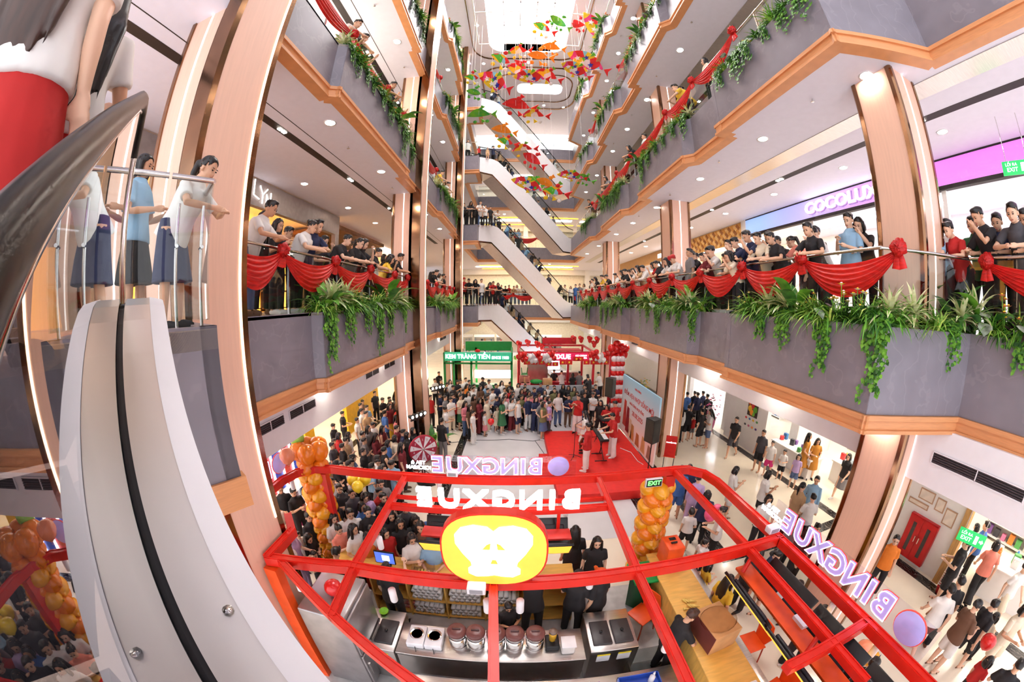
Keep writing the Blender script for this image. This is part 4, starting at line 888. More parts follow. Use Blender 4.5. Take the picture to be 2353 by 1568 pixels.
# far end
w = wall('wall_back', 'far end wall of bright shops on every level')
M_BRIGHT = mat('bright_shop_wall', (255, 240, 218), .6)
for lv, z in enumerate([0] + [l[1] for l in LEV]):
    top = soff[lv]; part(w, 'back_wall', M_BRIGHT if lv < 3 else M_SHOPW, (-12, 37, z), (15.7, 37.2, top)); part(w, 'header', M_SHOPW, (-12, 36.4, top - .6), (15.7, 36.5, top))
    for x in (-6.5, 1.0, 8.0): part(w, 'pier', M_SHOPW, (x, 36.2, z), (x + .5, 36.9, top))
    part(w, 'fill_light_panel', M_PANEL, (-4, 33.5, top - .03), (6, 34.2, top - .005))  # panel added to brighten the far shops
    if lv in (1, 2): part(w, 'cove_light', mat('orange_cove', (255, 190, 40), emit=3.), (-3.5, 32.6, top - .05), (6.5, 32.75, top - .01)); part(w, 'cove_light', MATS['orange_cove'], (-3.5, 35.6, top - .05), (6.5, 35.75, top - .01))
# first gallery right: sign bands at x = 10
w = wall('wall_right_first_gallery', 'row of lit shop fronts along the right first gallery')
zf, zc = LEV[0][1], soff[1]
part(w, 'back_wall', M_SHOPW, (15.5, -6, zf), (15.7, 34, zc)); part(w, 'pier', M_SHOPW, (9.9, 11.9, zf), (10.3, 12.2, zc)); part(w, 'pier', M_OAK, (9.9, 17.5, zf), (10.3, 17.9, zc))
for y0, y1, m_ in ((-4, 11.5, M_PANELC), (12.5, 17.2, M_PANEL), (18.2, 29, M_PANEL)):
    for x in (11., 13.): part(w, 'fill_light_panel', m_, (x, y0, zc - .05), (x + .8, y1, zc - .01))
part(w, 'shop_band', M_OAK, (10.0, 17.9, 8.9), (10.2, 30, zc)); part(w, 'shop_wall', mat('tan_shop_wall', (226, 196, 152), .5), (12.5, 12.2, zf), (12.7, 30, 8.9))
for y in (3.5, 8.2): part(w, 'pier', M_SHOPW, (10.0, y, zf), (10.15, y + .12, 8.95))
def grad_mat(name, c0, c1, y0, y1, emit):
    m = bpy.data.materials.new(name); m.use_nodes = True; nt = m.node_tree; b = nt.nodes['Principled BSDF']; tc = nt.nodes.new('ShaderNodeTexCoord'); sp = nt.nodes.new('ShaderNodeSeparateXYZ'); mr = nt.nodes.new('ShaderNodeMapRange'); cr = nt.nodes.new('ShaderNodeValToRGB')
    nt.links.new(tc.outputs['Object'], sp.inputs[0]); nt.links.new(sp.outputs['Y'], mr.inputs[0]); mr.inputs[1].default_value = y0; mr.inputs[2].default_value = y1; nt.links.new(mr.outputs[0], cr.inputs[0])
    cr.color_ramp.elements[0].color = (*srgb(*c0), 1); cr.color_ramp.elements[1].color = (*srgb(*c1), 1); nt.links.new(cr.outputs[0], b.inputs['Emission Color']); nt.links.new(cr.outputs[0], b.inputs['Base Color']); b.inputs['Emission Strength'].default_value = emit; return m
M_COCO = grad_mat('sign_glow', (232, 130, 232), (160, 196, 255), 3.0, 11.0, .42)
s = thing('shop_sign', 'long glowing pink and blue COCOLUX shop sign', 'sign', (10, 0, 0))
part(s, 'light_box', M_COCO, (-.06, -4.5, 9.0), (.1, 11.9, 9.62)); part(s, 'frame', M_DSLOT, (-.08, -4.5, 9.62), (.1, 11.9, 9.66)); part(s, 'frame', M_DSLOT, (-.08, -4.5, 8.9), (.1, 11.9, 9.0))
text('lettering', 'COCOLUX', .52, mat('sign_white', (255, 252, 254), emit=2.5), s, (-.12, 6.95, 9.3), (R(90), 0, R(-90)), .02, bold=.012, sx=1.15); text('letter_backing', 'COCOLUX', .52, mat('sign_letter_shadow', (170, 130, 190), .5), s, (-.08, 6.92, 9.28), (R(90), 0, R(-90)), .015, bold=.03, sx=1.15)  # lavender copy behind the letters stands in for their soft shadow
s = thing('shop_sign', 'gold diamond patterned shop fascia beside the glowing sign', 'sign', (10, 0, 0))
part(s, 'backing', mat('gold_backing', (226, 170, 90), .4), (0, 12.25, 8.75), (.1, 17.45, 9.64))
dm = MB().add([(0, -.11, 0), (0, 0, -.11), (0, .11, 0), (0, 0, .11), (-.03, 0, 0)], [(0, 1, 4), (1, 2, 4), (2, 3, 4), (3, 0, 4)]).mesh('tile')
MG = [mat('gold_tile', (222, 160, 76), .35), mat('bronze_tile', (168, 106, 50), .35), mat('pale_gold_tile', (240, 200, 130), .35)]
for i in range(23):
    for j in range(7):
        y, z = 12.4 + i * .22 + (.11 if j % 2 else 0), 8.87 + j * .11
        if y < 17.4: obj('tile', dm, MG[(i + j * 2) % 3], s, (-.002, y, z))
s = thing('shop_sign', 'small white lit shop sign on oak boards, far right gallery', 'sign', (9.97, 20.2, 9.25)); part(s, 'lettering', M_LEDW, (-.02, -1.2, -.14), (.0, 1.2, .14)); part(s, 'frame', M_OAK, (0, -1.4, -.22), (.03, 1.4, .22))
# first gallery left
w = wall('wall_left_first_gallery', 'grey shop fascia and amber lit shop along the left first gallery')
part(w, 'shop_band', mat('taupe_fascia', (150, 138, 134), .5), (-7.7, 2.2, 8.8), (-7.5, 12.7, zc - .05)); part(w, 'glowing_amber_wall', M_AMBER, (-10.6, 2.2, zf), (-10.4, 12.7, 8.8)); part(w, 'back_wall', M_SHOPW, (-12.5, -1, zf), (-12.3, 33, zc)); part(w, 'pier', MATS['taupe_fascia'], (-7.7, 12.4, zf), (-7.5, 12.7, 8.8))  # amber wall glows by itself, standing in for the shop's warm lighting
part(w, 'green_wall', mat('moss_wall', (90, 130, 50), .9, var=.4, scale=12), (-11.5, 16, zf), (-11.3, 20, zc)); part(w, 'oak_wall', M_OAK, (-9.5, 21, zf), (-9.3, 33, zc)); part(w, 'wood_soffit', M_DWOOD, (-11, 13.5, zc - .35), (-8, 19, zc - .15))
part(w, 'fill_light_panel', M_PANEL, (-9.5, 13, zc - .04), (-8.7, 28, zc - .01))
for k, y in enumerate((4.2, 6.0, 7.8, 9.6, 11.4)):
    u = thing('display_shelf', 'amber lit display shelf in the left gallery shop, %s from the column' % ORD[k], 'shelf', (-9.9, y, zf)); part(u, 'back_panel', M_DWOOD, (-.2, -.75, 0), (-.15, .75, 2.9))
    for zz in (.1, .8, 1.5, 2.2, 2.85): part(u, 'shelf_board', M_DWOOD, (-.2, -.75, zz), (.2, .75, zz + .05))
s = thing('shop_sign', 'white glowing angular LYN letters on the taupe fascia', 'sign', (-7.46, 7.95, 9.22))
M_NEON = mat('neon_white', (255, 252, 250), emit=2.5)
for nm, pts in (('letter', [(-.42, .28), (-.42, -.1), (-.22, -.16)]), ('letter', [(-.22, .18), (-.1, -.02), (.06, .16)]), ('letter', [(-.1, -.02), (-.1, -.24)]), ('letter', [(.04, -.3), (.04, .02), (.2, -.26), (.2, .1)])): MB().tube([(0, a * 1.25, b * 1.25) for a, b in pts], .02, 6).build(nm, M_NEON, s)
# upper gallery walls
for lv in (1, 2, 3):
    zf2, zc2 = LEV[lv][1], soff[lv + 1]
    part(wall('wall_right_upper'), 'wall_panel', M_SHOPW, (10.0, -6, zf2), (10.2, 34, zc2)); part(wall('wall_left_upper'), 'wall_panel', M_SHOPW, (-7.7, -1, zf2), (-7.5, 33, zc2))
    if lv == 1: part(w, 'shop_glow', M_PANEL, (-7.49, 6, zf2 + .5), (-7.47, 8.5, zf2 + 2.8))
# ---------------------------------------------------------------- stock on shop shelves
PROD = [mat('product_%d' % i, c, .4) for i, c in enumerate([(226, 60, 60), (60, 130, 190), (246, 200, 70), (90, 170, 90), (240, 236, 230), (230, 120, 160), (240, 140, 60), (120, 80, 150), (190, 210, 220), (60, 60, 70)])]
PB = [MB().bbox((-.09, -.06, 0), (.09, .06, .24), .008).mesh('packet'), MB().bbox((-.07, -.07, 0), (.07, .07, .17), .012).mesh('packet'), MB().lathe((0, 0, 0), [(.05, 0), (.055, .02), (.055, .14), (.03, .18), (.025, .22)], 10).mesh('packet')]
def shelf(x, y, z, rz, wdt, nsh, label, seed, where, dy=.5, fill=.8, step=.26):
    u = thing('shelf_unit', label, 'shelf', (x, y, z), rz); H = .35 + nsh * .42; rnd = random.Random(seed)
    part(u, 'back_panel', M_SHOPW, (-wdt / 2, .2, 0), (wdt / 2, .24, H))
    for s in (-1, 1): part(u, 'side_panel', M_SHOPW, (s * wdt / 2 - .015, -.2, 0), (s * wdt / 2 + .015, .24, H))
    Mx = Matrix.Translation((x, y, z)) @ Matrix.Rotation(rz, 4, 'Z'); n = 0
    for k in range(nsh + 1):
        zz = .12 + k * .42; part(u, 'shelf_board', M_SHOPW, (-wdt / 2, -.2, zz - .025), (wdt / 2, .2, zz))
        if k == nsh: break
        q = -wdt / 2 + .14
        while q < wdt / 2 - .1:
            if rnd.random() < fill:
                o = obj('product', PB[rnd.randrange(3)], PROD[rnd.randrange(10)], None, Mx @ V((q, -.04, zz)), rz); o.scale = (1, 1, rnd.uniform(.8, 1.3))
                tag(o, 'small product, %s on the %s' % (ORD[n] if n < len(ORD) else 'last', where), 'product', 'products on the ' + where); n += 1
            q += step
for i, (x, y, rz, wd, n, lab, wh) in enumerate([(14.9, 5.2, -R(90), 2.2, 6, 'tall white shelf unit at the back of the bright right shop', 'tall shelf of the bright right shop'), (14.9, 7.8, -R(90), 2.2, 6, 'second tall white shelf unit in the bright right shop', 'second shelf of the bright right shop'), (12.4, 9.45, R(180), 2.4, 5, 'white shelf unit against the poster wall side', 'shelf behind the poster wall'),
                                     (11.0, 12.9, R(180), 1.8, 5, 'white cosmetics shelf facing the flower stand', 'cosmetics shelf'), (14.5, 14.5, -R(90), 2.4, 5, 'cosmetics shelf deep in the far right shop', 'deep cosmetics shelf'), (9.98, 3.9, -R(90), .3, 5, 'narrow white shelf beside the red fire cabinet', 'narrow shelf by the fire cabinet'),
                                     (13.6, .8, -R(90), 2.2, 5, 'book shelf at the back of the bookshop', 'bookshop back shelf')]): shelf(x, y, 0, rz, wd, n, lab, i, wh)
for i, x in enumerate((-5.6, -3.2, -.8, 1.6, 4.0)):
    shelf(x, 34.6, 0, 0, 2.2, 5, 'supermarket shelf at the far end, %s from the left' % ORD[i], 20 + i, '%s far end supermarket shelf' % ORD[i], fill=.75, step=.34)
def table_display(x, y, rz, label, where, n=9, w_=1.6, d_=.8, h_=.78, seed=1):
    rnd = random.Random(seed); t = thing('display_table', label, 'table', (x, y, 0), rz); MB().bbox((-w_ / 2, -d_ / 2, h_ - .06), (w_ / 2, d_ / 2, h_), .015).build('table_top', M_SHOPW, t); part(t, 'body', M_SHOPW, (-w_ / 2 + .05, -d_ / 2 + .05, 0), (w_ / 2 - .05, d_ / 2 - .05, h_ - .06))
    Mx = Matrix.Translation((x, y, 0)) @ Matrix.Rotation(rz, 4, 'Z')
    for i in range(n):
        q = (-w_ / 2 + .2 + (i % 4) * (w_ - .4) / 3, -d_ / 2 + .17 + (i // 4) * .22); o = obj('product', PB[rnd.randrange(3)], PROD[rnd.randrange(10)], None, Mx @ V((q[0], q[1], h_)), rz + rnd.uniform(-.3, .3)); tag(o, 'bright product, %s on the %s' % (ORD[i], where), 'product', 'products on the ' + where)
table_display(10.6, 8.6, R(90), 'white display table with colourful items by the poster wall', 'display table by the poster wall', 10, 2.2); table_display(11.6, 6.4, R(90), 'white display table in the middle of the bright right shop', 'middle display table', 10, 1.8, seed=2)
table_display(10.9, .2, R(100), 'bookshop table piled with books', 'bookshop table', 12, 1.8, 1.0, .85, 3); table_display(12.4, -.6, R(100), 'second bookshop table piled with books', 'second bookshop table', 12, 1.8, 1.0, .85, 4)
# red fire cabinet, notices, baskets, signs on the right wall
f = thing('fire_cabinet', 'red fire hose cabinet with two glass slots on the white wall', 'cabinet', (9.75, 2.82, .12)); M_FIRE = mat('fire_red', (204, 22, 26), .35)
part(f, 'body', M_FIRE, (-.12, -.42, 0), (0, .42, 1.15))
for s in (-1, 1): d = part(f, 'door', M_FIRE, (-.14, s * .21 - .195, .02), (-.12, s * .21 + .195, 1.13)); part(d, 'window', mat('dark_glass', (70, 60, 58), .1), (-.145, s * .21 - .05, .18), (-.138, s * .21 + .05, .98)); part(d, 'handle', M_CHROME, (-.165, s * .06 - .01, .5), (-.14, s * .06 + .01, .66))
M_PAPER = mat('notice_paper', (236, 222, 206), .7); M_NFR = mat('notice_frame', (190, 150, 120), .5)
for y, z, a, b, lab in ((3.05, 1.78, .22, .14, 'framed notice above the fire cabinet'), (2.62, 1.72, .13, .16, 'small framed notice beside the larger one'), (3.2, 1.5, .3, .07, 'narrow red lettered notice strip'), (2.28, 1.55, .16, .2, 'grey board notice near the oak door frame')):
    n_ = thing('notice', lab, 'sign', (9.75, y, z)); part(n_, 'frame', M_NFR, (-.02, -a, -b), (0, a, b)); part(n_, 'sheet', M_PAPER, (-.024, -a + .03, -b + .03), (-.018, a - .03, b - .03))
b_ = MB().lathe((0, 0, 0), [(.14, 0), (.15, .01), (.2, .2), (.21, .2), (.21, .22), (.19, .22), (.14, .02)], 4).mesh('basket'); MBASK = [mat('basket_red', (214, 30, 36), .4), mat('basket_rim', (244, 236, 232), .4)]
for i in range(11):
    t = thing('shopping_basket', 'red shopping basket, %s up in the stack by the oak door frame' % ORD[i], 'basket', (9.45, 1.55, .0 + i * .055), R(45), 'stacked red shopping baskets'); obj('body', b_, MBASK[0], t)
    if i: MB().lathe((0, 0, .205), [(.215, 0), (.222, 0), (.222, .022), (.215, .022)], 4).build('rim', MBASK[1], t)
M_EXITG = mat('exit_green', (40, 170, 90), emit=.9); M_EXITW = mat('exit_white', (250, 255, 250), emit=1.6)
def exit_sign(p, rz, label, w_=.55, h_=.26, rods=0., words='LỐI RA  EXIT ⇒'):
    s = thing('exit_sign', label, 'sign', p, rz); MB().bbox((-w_ / 2, -.02, -h_ / 2), (w_ / 2, .02, h_ / 2), .006).build('panel', M_EXITG, s); text('lettering', 'EXIT', h_ * .42, M_EXITW, s, (-w_ * .18, -.024, -h_ * .15), (R(90), 0, 0), .002); text('lettering', 'LỐI RA', h_ * .3, M_EXITW, s, (-w_ * .2, -.024, h_ * .22), (R(90), 0, 0), .002)
    part(s, 'running_figure', M_EXITW, (w_ * .12, -.025, -h_ * .3), (w_ * .24, -.02, h_ * .3)); MB().extr([(w_ * .3, -.022, -.02), (w_ * .38, -.022, -.02), (w_ * .38, -.022, -.05), (w_ * .46, -.022, 0), (w_ * .38, -.022, .05), (w_ * .38, -.022, .02), (w_ * .3, -.022, .02)], (0, -.003, 0)).build('arrow', M_EXITW, s)
    if rods:
        for x in (-w_ * .35, w_ * .35): MB().cyl((x, 0, h_ / 2), (x, 0, h_ / 2 + rods), .008, 6).build('rod', M_CHROME, s)
pe = at_x(2232, 1237, 8.6); exit_sign(pe, R(-75), 'green hanging exit sign above the bookshop entrance', .6, .28, 3.4 - pe.z if pe.z < 3.2 else .3)
pe = at_x(2338, 385, 8.7); exit_sign(pe, R(-75), 'green exit sign hanging on rods, near right gallery ceiling', .6, .26, soff[1] - pe.z - .13)
# poster with fruit and icons on the white wall
p_ = thing('poster', 'colourful fruit poster on the white shop wall', 'poster', (9.75, 10.62, 1.78)); part(p_, 'sheet', mat('poster_dark', (60, 40, 30), .5), (-.02, -.32, -.32), (-.004, .32, .32))
for (y, z, r, c_) in ((0, .12, .13, (214, 40, 40)), (.16, -.02, .14, (248, 200, 40)), (-.16, .0, .14, (90, 170, 50)), (.05, -.16, .13, (244, 150, 40)), (-.08, -.2, .1, (120, 190, 60)), (.22, .2, .08, (236, 110, 40))): MB().ball((-.02, y, z), r, 10, 6, (.15, 1, 1)).build('fruit', mat('fruit_%d_%d' % (c_[0], c_[1]), c_, .5), p_)
for r in range(2):
    for k in range(4): o = MB().ball((9.745, 10.98 - k * .24, 1.32 - r * .3), .07, 10, 6, (.2, 1, .7)).build('wall_icon', PROD[(k + r * 4) % 8 if (k + r * 4) % 8 != 4 else 9]); tag(o, 'round coloured icon, %s in the %s row under the fruit poster' % (ORD[k], ('upper', 'lower')[r]), 'decoration', 'icons under the fruit poster')
# pink flower stand
def flower_stand(x, y, cols, label, h=1.5, seed=3, base=(214, 40, 60)):
    rnd = random.Random(seed); f = thing('flower_stand', label, 'flowers', (x, y, 0)); 
    for a in (0, 2.1, 4.2): MB().cyl((math.cos(a) * .25, math.sin(a) * .25, 0), (0, 0, .7), .015, 6).build('leg', M_DWOOD, f)
    g_ = MB()
    for i in range(60):
        a = rnd.uniform(0, 6.28); r = rnd.uniform(.05, .33); z = rnd.uniform(.65, h); g_.cur = rnd.randrange(len(cols)); q = V((math.cos(a) * r, math.sin(a) * r, z)); 
        for j in range(6): heart(g_, q, (math.cos(j), math.sin(j), .5), (0, 0, 1), .07)
    g_.build('flower_heads', cols, f)['kind'] = 'stuff'
    MB().tube([(0, 0, .15), (.02, 0, .5), (0, 0, .85)], [(.05, .12), (.08, .2), (.1, .26)], 10).build('wrapping', cols[0], f); return f
flower_stand(9.0, 12.5, [mat('bloom_pink', (240, 130, 180), .6), FLW[1], FLW[3], mat('bloom_deep', (200, 60, 130), .6)], 'tall pink congratulation flower stand at the cosmetics shop', 1.9); flower_stand(-6.9, 6.3, [mat('bloom_blue', (120, 160, 220), .6), FLW[1], mat('bloom_sky', (170, 200, 240), .6)], 'blue and white flower stand before the striped shop', 1.9, 5)
flower_stand(7.6, 17.4, [FLW[0], G1, FLW[0]], 'yellow flower stand at the dark far right shop', 1.6, 6)

s = thing('shop_sign', 'white lettered dark shop board behind the second far escalator', 'sign', (-.6, 29.7, LEV[1][1] + .35)); part(s, 'board', M_BLACK, (-1.3, 0, -.45), (1.3, .05, .45)); text('lettering', 'dolpin', .62, M_LEDW, s, (0, -.02, 0), (R(90), 0, 0), .01, bold=.01)
# ---------------------------------------------------------------- the red tea kiosk below
M_KRED = mat('kiosk_red', (222, 36, 22), .32, var=.05); M_KOR = mat('kiosk_orange', (240, 84, 24), .4); ZB = 2.65
kf = thing('tea_kiosk', 'red steel roof frame of the tea kiosk in the foreground', 'kiosk')
BN = [0]
def beam(pts, w_=.1, h_=.1, z=ZB, root=kf, m=M_KRED, name='beam'):
    for a, b in zip(pts, pts[1:]):
        BN[0] += 1; z = ZB + .0023 * (BN[0] % 7)
        a, b = V(a), V(b); d = (b - a).normalized(); n = V((-d.y, d.x)) * w_ / 2; a2, b2 = a - d * .03, b + d * .03
        mb = MB().prism([tuple(a2 - n), tuple(b2 - n), tuple(b2 + n), tuple(a2 + n)], z - h_ / 2, z + h_ / 2); n2 = n * .36
        for s in (-1, 1): mb.prism([tuple(a2 + n * .7 * s - n2 * .4), tuple(b2 + n * .7 * s - n2 * .4), tuple(b2 + n * .7 * s + n2 * .4), tuple(a2 + n * .7 * s + n2 * .4)], z + h_ / 2, z + h_ / 2 + .012)
        mb.build(name, m, root)
beam([(-4.22, 3.6), (-4.22, 4.4), (-4.12, 4.75), (-3.85, 5.0), (-3.5, 5.08), (3.1, 5.2), (3.4, 5.16), (3.62, 4.95), (3.7, 4.6), (3.7, 2.8), (3.7, 1.1), (3.7, -1.5)], .12, .13)
beam([(-3.38, 3.45), (-3.1, 3.15), (-3.1, 2.56), (-2.0, 2.76), (-.2, 2.76), (1.5, 2.82), (3.7, 2.84)], .12, .13)
beam([(-1.97, 5.08), (-1.92, 2.76), (-1.85, 2.0)]); beam([(1.53, 5.12), (1.48, 2.82), (1.52, .6)]); beam([(-.22, 2.76), (-.12, .8)], .1, .1); beam([(-2.95, 2.6), (-1.85, 2.0), (-.2, 1.1)]); beam([(3.07, 5.2), (3.12, 2.84), (3.12, .6)], .1, .1); beam([(2.5, 1.1), (3.7, 1.12)], .11, .11)
beam([(-1.93, 4.18), (1.5, 4.26)], .09, .09); beam([(-1.93, 4.45), (1.5, 4.5)], .05, .05)
for (x, y, m_) in ((3.02, 5.22, M_KRED), (-3.72, 5.06, M_KRED), (-3.05, 2.52, M_KOR), (3.66, .2, M_KRED)): part(kf, 'post', m_, (x - .1, y - .07, 0), (x + .1, y + .07, ZB - .08))
for x in (-.7, .7): part(kf, 'strut', M_KRED, (x - .025, 4.2, 2.05), (x + .025, 4.25, 2.62))
for (x, y) in ((3.12, 2.7), (3.12, 1.3)): MB().tube([(x, y, 2.62), (x - .12, y - .05, 2.42)], .03, 6).build('strut', M_KRED, kf)
# junction boxes and hanging cylinder lamps
M_WPL = mat('white_plastic', (238, 236, 240), .4); cyl_l = MB().lathe((0, 0, 0), [(.045, 0), (.045, -.2), (.04, -.21)], 12).mesh('lamp_body'); cyl_d = MB().lathe((0, 0, -.211), [(.036, 0), (.036, -.002)], 12).mesh('lamp_glow')
for i, (px, py) in enumerate([(652, 1115), (690, 1350), (875, 1255), (975, 1150), (1010, 1120), (905, 1375), (1300, 1180), (1355, 1345), (1530, 1490), (1905, 1405), (1120, 1400), (1195, 1400), (2005, 1500)]):
    p = at_z(px, py, 2.4); p.x = -4.2 if p.x < -3.9 else p.x; l = thing('cylinder_lamp', 'white cylinder spot lamp under the kiosk frame, %s from the left' % ORD[i], 'lamp', (p.x, p.y, 2.56), 0, 'cylinder lamps of the tea kiosk'); obj('lamp_body', cyl_l, M_WPL, l); obj('lamp_glow', cyl_d, M_LEDW, l)
for i, (px, py, lab) in enumerate([(1040, 1090, 'grey junction box on the back beam of the kiosk'), (1095, 1355, 'grey junction box on the front beam beside the emblem'), (1775, 1218, 'grey junction box on the right beam by the neon letters')]):
    p = at_z(px, py, ZB + .12); j = thing('junction_box', lab, 'box', (p.x, p.y, ZB + .09)); MB().bbox((-.1, -.06, 0), (.1, .06, .1), .01).build('body', M_WPL, j); part(j, 'cover', mat('grey_plastic', (150, 150, 156), .4), (-.07, -.065, .02), (.07, -.058, .08))
# lit letters on the inner beam, seen from behind
M_LIT = mat('lit_letters', (255, 252, 255), emit=3.); M_LSIDE = mat('letter_side_blue', (120, 110, 200), .4, emit=.4)
s = thing('lit_sign', 'solid white glowing BINGXUE letters seen mirrored on the kiosk', 'sign', (-.22, 4.2, 2.86)); xx = 1.28
for ch, w_ in zip('BINGXUE', (.36, .2, .4, .38, .4, .38, .34)):
    o = text('letter_' + ch.lower(), ch, .44, M_LIT, s, (xx - w_ / 2, 0, 0), (R(90), 0, R(180)), .04, bold=.013, sx=1.12); xx -= w_ + .02
part(s, 'support_rail', M_KRED, (-1.5, -.01, -.2), (1.5, .01, -.16))
def outline(txt, size, parent, loc, rot, m, r=.006, sx=1.):
    cu = bpy.data.curves.new('t', 'FONT'); cu.body = txt; cu.size = size; cu.align_x = 'CENTER'; cu.align_y = 'CENTER'; cu.fill_mode = 'NONE'; cu.bevel_depth = r; cu.bevel_resolution = 0; cu.resolution_u = 3; cu.offset = .016
    o = bpy.data.objects.new('t', cu); TMP.objects.link(o); me = bpy.data.meshes.new_from_object(o.evaluated_get(bpy.context.evaluated_depsgraph_get())); bpy.data.objects.remove(o); bpy.data.curves.remove(cu)
    me.materials.clear(); q = obj('neon_outline', me, m, parent, loc); q.rotation_euler = rot; q.scale = (sx, 1, 1); return q
M_NEONV = mat('neon_lavender', (236, 226, 255), emit=4.); M_NRED = mat('neon_red_edge', (236, 70, 50), .4, emit=.3); M_NFILL = mat('letter_fill_lavender', (190, 176, 226), .4, emit=.3); M_ACR = glass_mat('acrylic', (.93, .92, .97), 1.0)
def neon_sign(label, p, rz, W_, chars=True, tea=True):
    """acrylic board on a beam whose lettering faces away from the camera; local +x runs along the words, -y is the front"""
    s = thing('neon_sign', label, 'sign', p, rz); MB().bbox((-W_ / 2, -.006, -.02), (W_ / 2, .006, .42), .004).build('acrylic_board', M_ACR, s)
    x = -W_ / 2 + .12; MB().lathe((x + .19, -.03, .2), [(.0, -.02), (.19, -.02), (.19, .02), (.0, .02)], 24, 'y').build('emblem_disc', M_NFILL, s); o = MB().tube([(x + .19 + .195 * math.cos(a / 12 * math.pi), -.03, .2 + .195 * math.sin(a / 12 * math.pi)) for a in range(24)], .01, 6, True).build('neon_outline', M_NRED, s); x += .45
    for ch, w_ in zip('BINGXUE', (.28, .14, .31, .31, .31, .3, .27)):
        o = text('letter_' + ch.lower(), ch, .43, M_NFILL, s, (x + w_ / 2, -.03, .19), (R(90), 0, 0), .02, bold=.016); outline(ch, .43, s, (x + w_ / 2, -.052, .19), (R(90), 0, 0), M_NRED, .008); outline(ch, .43, s, (x + w_ / 2, -.006, .19), (R(90), 0, 0), M_NEONV, .005); x += w_ + .015
    if tea: text('small_words', 'TEA &\nICECREAM', .1, M_LIT, s, (x + .22, -.03, .16), (R(90), 0, 0), .008, bold=.003)
    return s
neon_sign('outlined neon BINGXUE sign on the back beam of the kiosk', (-.35, 5.13, 2.74), R(180), 2.9); neon_sign('outlined neon BINGXUE sign on the right beam of the kiosk', (3.75, 1.75, 2.74), R(90), 2.75)
neon_sign('neon BINGXUE sign on the left beam beside the big column', (-4.3, 3.55, 2.74), R(-90), 2.6, tea=False)
# round emblem
e = thing('emblem_sign', 'round yellow glowing emblem with a white head shape on the kiosk', 'sign', (-.2, 2.76, 3.22))
def sup(a, b, n=40, p=2.6): return [(a * abs(math.cos(t)) ** (2 / p) * math.copysign(1, math.cos(t)), b * abs(math.sin(t)) ** (2 / p) * math.copysign(1, math.sin(t))) for t in [2 * math.pi * i / n for i in range(n)]]
MB().extr([(x, -.06, z) for x, z in sup(.57, .52)], (0, .12, 0)).build('red_rim', M_KRED, e); MB().extr([(x, -.068, z) for x, z in sup(.55, .5)], (0, .006, 0)).build('yellow_face', mat('emblem_yellow', (252, 186, 66), .4, emit=.5), e); MB().extr([(x, .062, z) for x, z in sup(.55, .5)], (0, .006, 0)).build('yellow_face', MATS['emblem_yellow'], e)
half = [(0, .30), (.06, .36), (.2, .38), (.33, .34), (.4, .24), (.4, .12), (.33, -.02), (.25, -.14), (.24, -.2), (.28, -.24), (.28, -.32), (.2, -.37), (.08, -.36), (0, -.34)]
wp = half + [(-x, z) for x, z in half[-2:0:-1]]
for yy, d in ((-.074, -.004), (.07, .004)): MB().extr([(x, yy, z) for x, z in wp], (0, d, 0)).build('white_shape', mat('emblem_white', (255, 253, 244), emit=2.), e)
for s in (-1, 1): MB().extr([(s * x, -.079, z) for x, z in ((.03, .14), (.07, .12), (.12, .05), (.04, .05))], (0, -.003, 0)).build('yellow_detail', MATS['emblem_yellow'], e)
MB().extr([(x, -.079, z) for x, z in ((-.04, -.16), (.04, -.16), (.02, -.1), (-.02, -.1))], (0, -.003, 0)).build('yellow_detail', MATS['emblem_yellow'], e)
# menu screens hung back to back along the right and the middle
def tv(root, c, w_, h_, dirv, name='screen_back'):
    pass
M_TVB = mat('tv_back_black', (34, 30, 36), .45, var=.1); M_TVE = mat('tv_edge', (20, 18, 20), .3); M_LAB = mat('label_white', (226, 226, 230), .5)
def menu_tv(p, rz, label, w_=.92, h_=.55, tilt=0.):
    t = thing('menu_screen', label, 'screen', p, rz, 'menu screens of the tea kiosk'); t.rotation_euler = (tilt, 0, rz)
    MB().bbox((-w_ / 2, -.02, -h_ / 2), (w_ / 2, .02, h_ / 2), .008).build('panel', M_TVE, t); MB().bbox((-w_ * .4, .02, -h_ * .4), (w_ * .4, .07, h_ * .25), .02).build('back_housing', M_TVB, t); part(t, 'sticker', M_LAB, (-.1, .07, -.05), (.02, .072, .03)); part(t, 'socket_plate', M_TVE, (.12, .07, -.12), (.3, .076, .06))
    MB().bbox((-w_ / 2 + .03, -.024, -h_ / 2 + .03), (w_ / 2 - .03, -.019, h_ / 2 - .03), .002).build('display', mat('menu_display', (250, 180, 60), emit=.8), t)
for i, y in enumerate((2.2, 1.24, .28)):
    menu_tv((2.86, y, 2.3), R(-90), 'black menu screen, counter side of the orange board, %s from the front beam' % ORD[i], tilt=R(38)); menu_tv((3.4, y, 2.3), R(90), 'black menu screen, walkway side of the orange board, %s from the front beam' % ORD[i], tilt=R(38))
o = thing('orange_board', 'long orange board between the two rows of menu screens', 'board', (3.13, 1.25, 2.36)); MB().bbox((-.13, -1.55, -.02), (.13, 1.55, .02), .005).build('board', M_KOR, o); part(o, 'adapter', M_WPL, (.06, .3, .02), (.16, .5, .07))
for i, x in enumerate((-1.05, .52)):
    for k, (yy, rz, nm) in enumerate(((4.3, 0, 'outer'), (3.85, R(180), 'inner'))): menu_tv((x, yy, 2.2), R(180) - rz, 'black menu screen under the lit letters, %s, %s side' % (('left', 'right')[i], nm), .72, .42, R(32))
    o = thing('red_board', 'short red board between the %s pair of menu screens' % ('left', 'right')[i], 'board', (x, 4.07, 2.3)); MB().bbox((-.36, -.12, -.02), (.36, .12, .02), .005).build('board', mat('red_board', (222, 60, 52), .4), o)
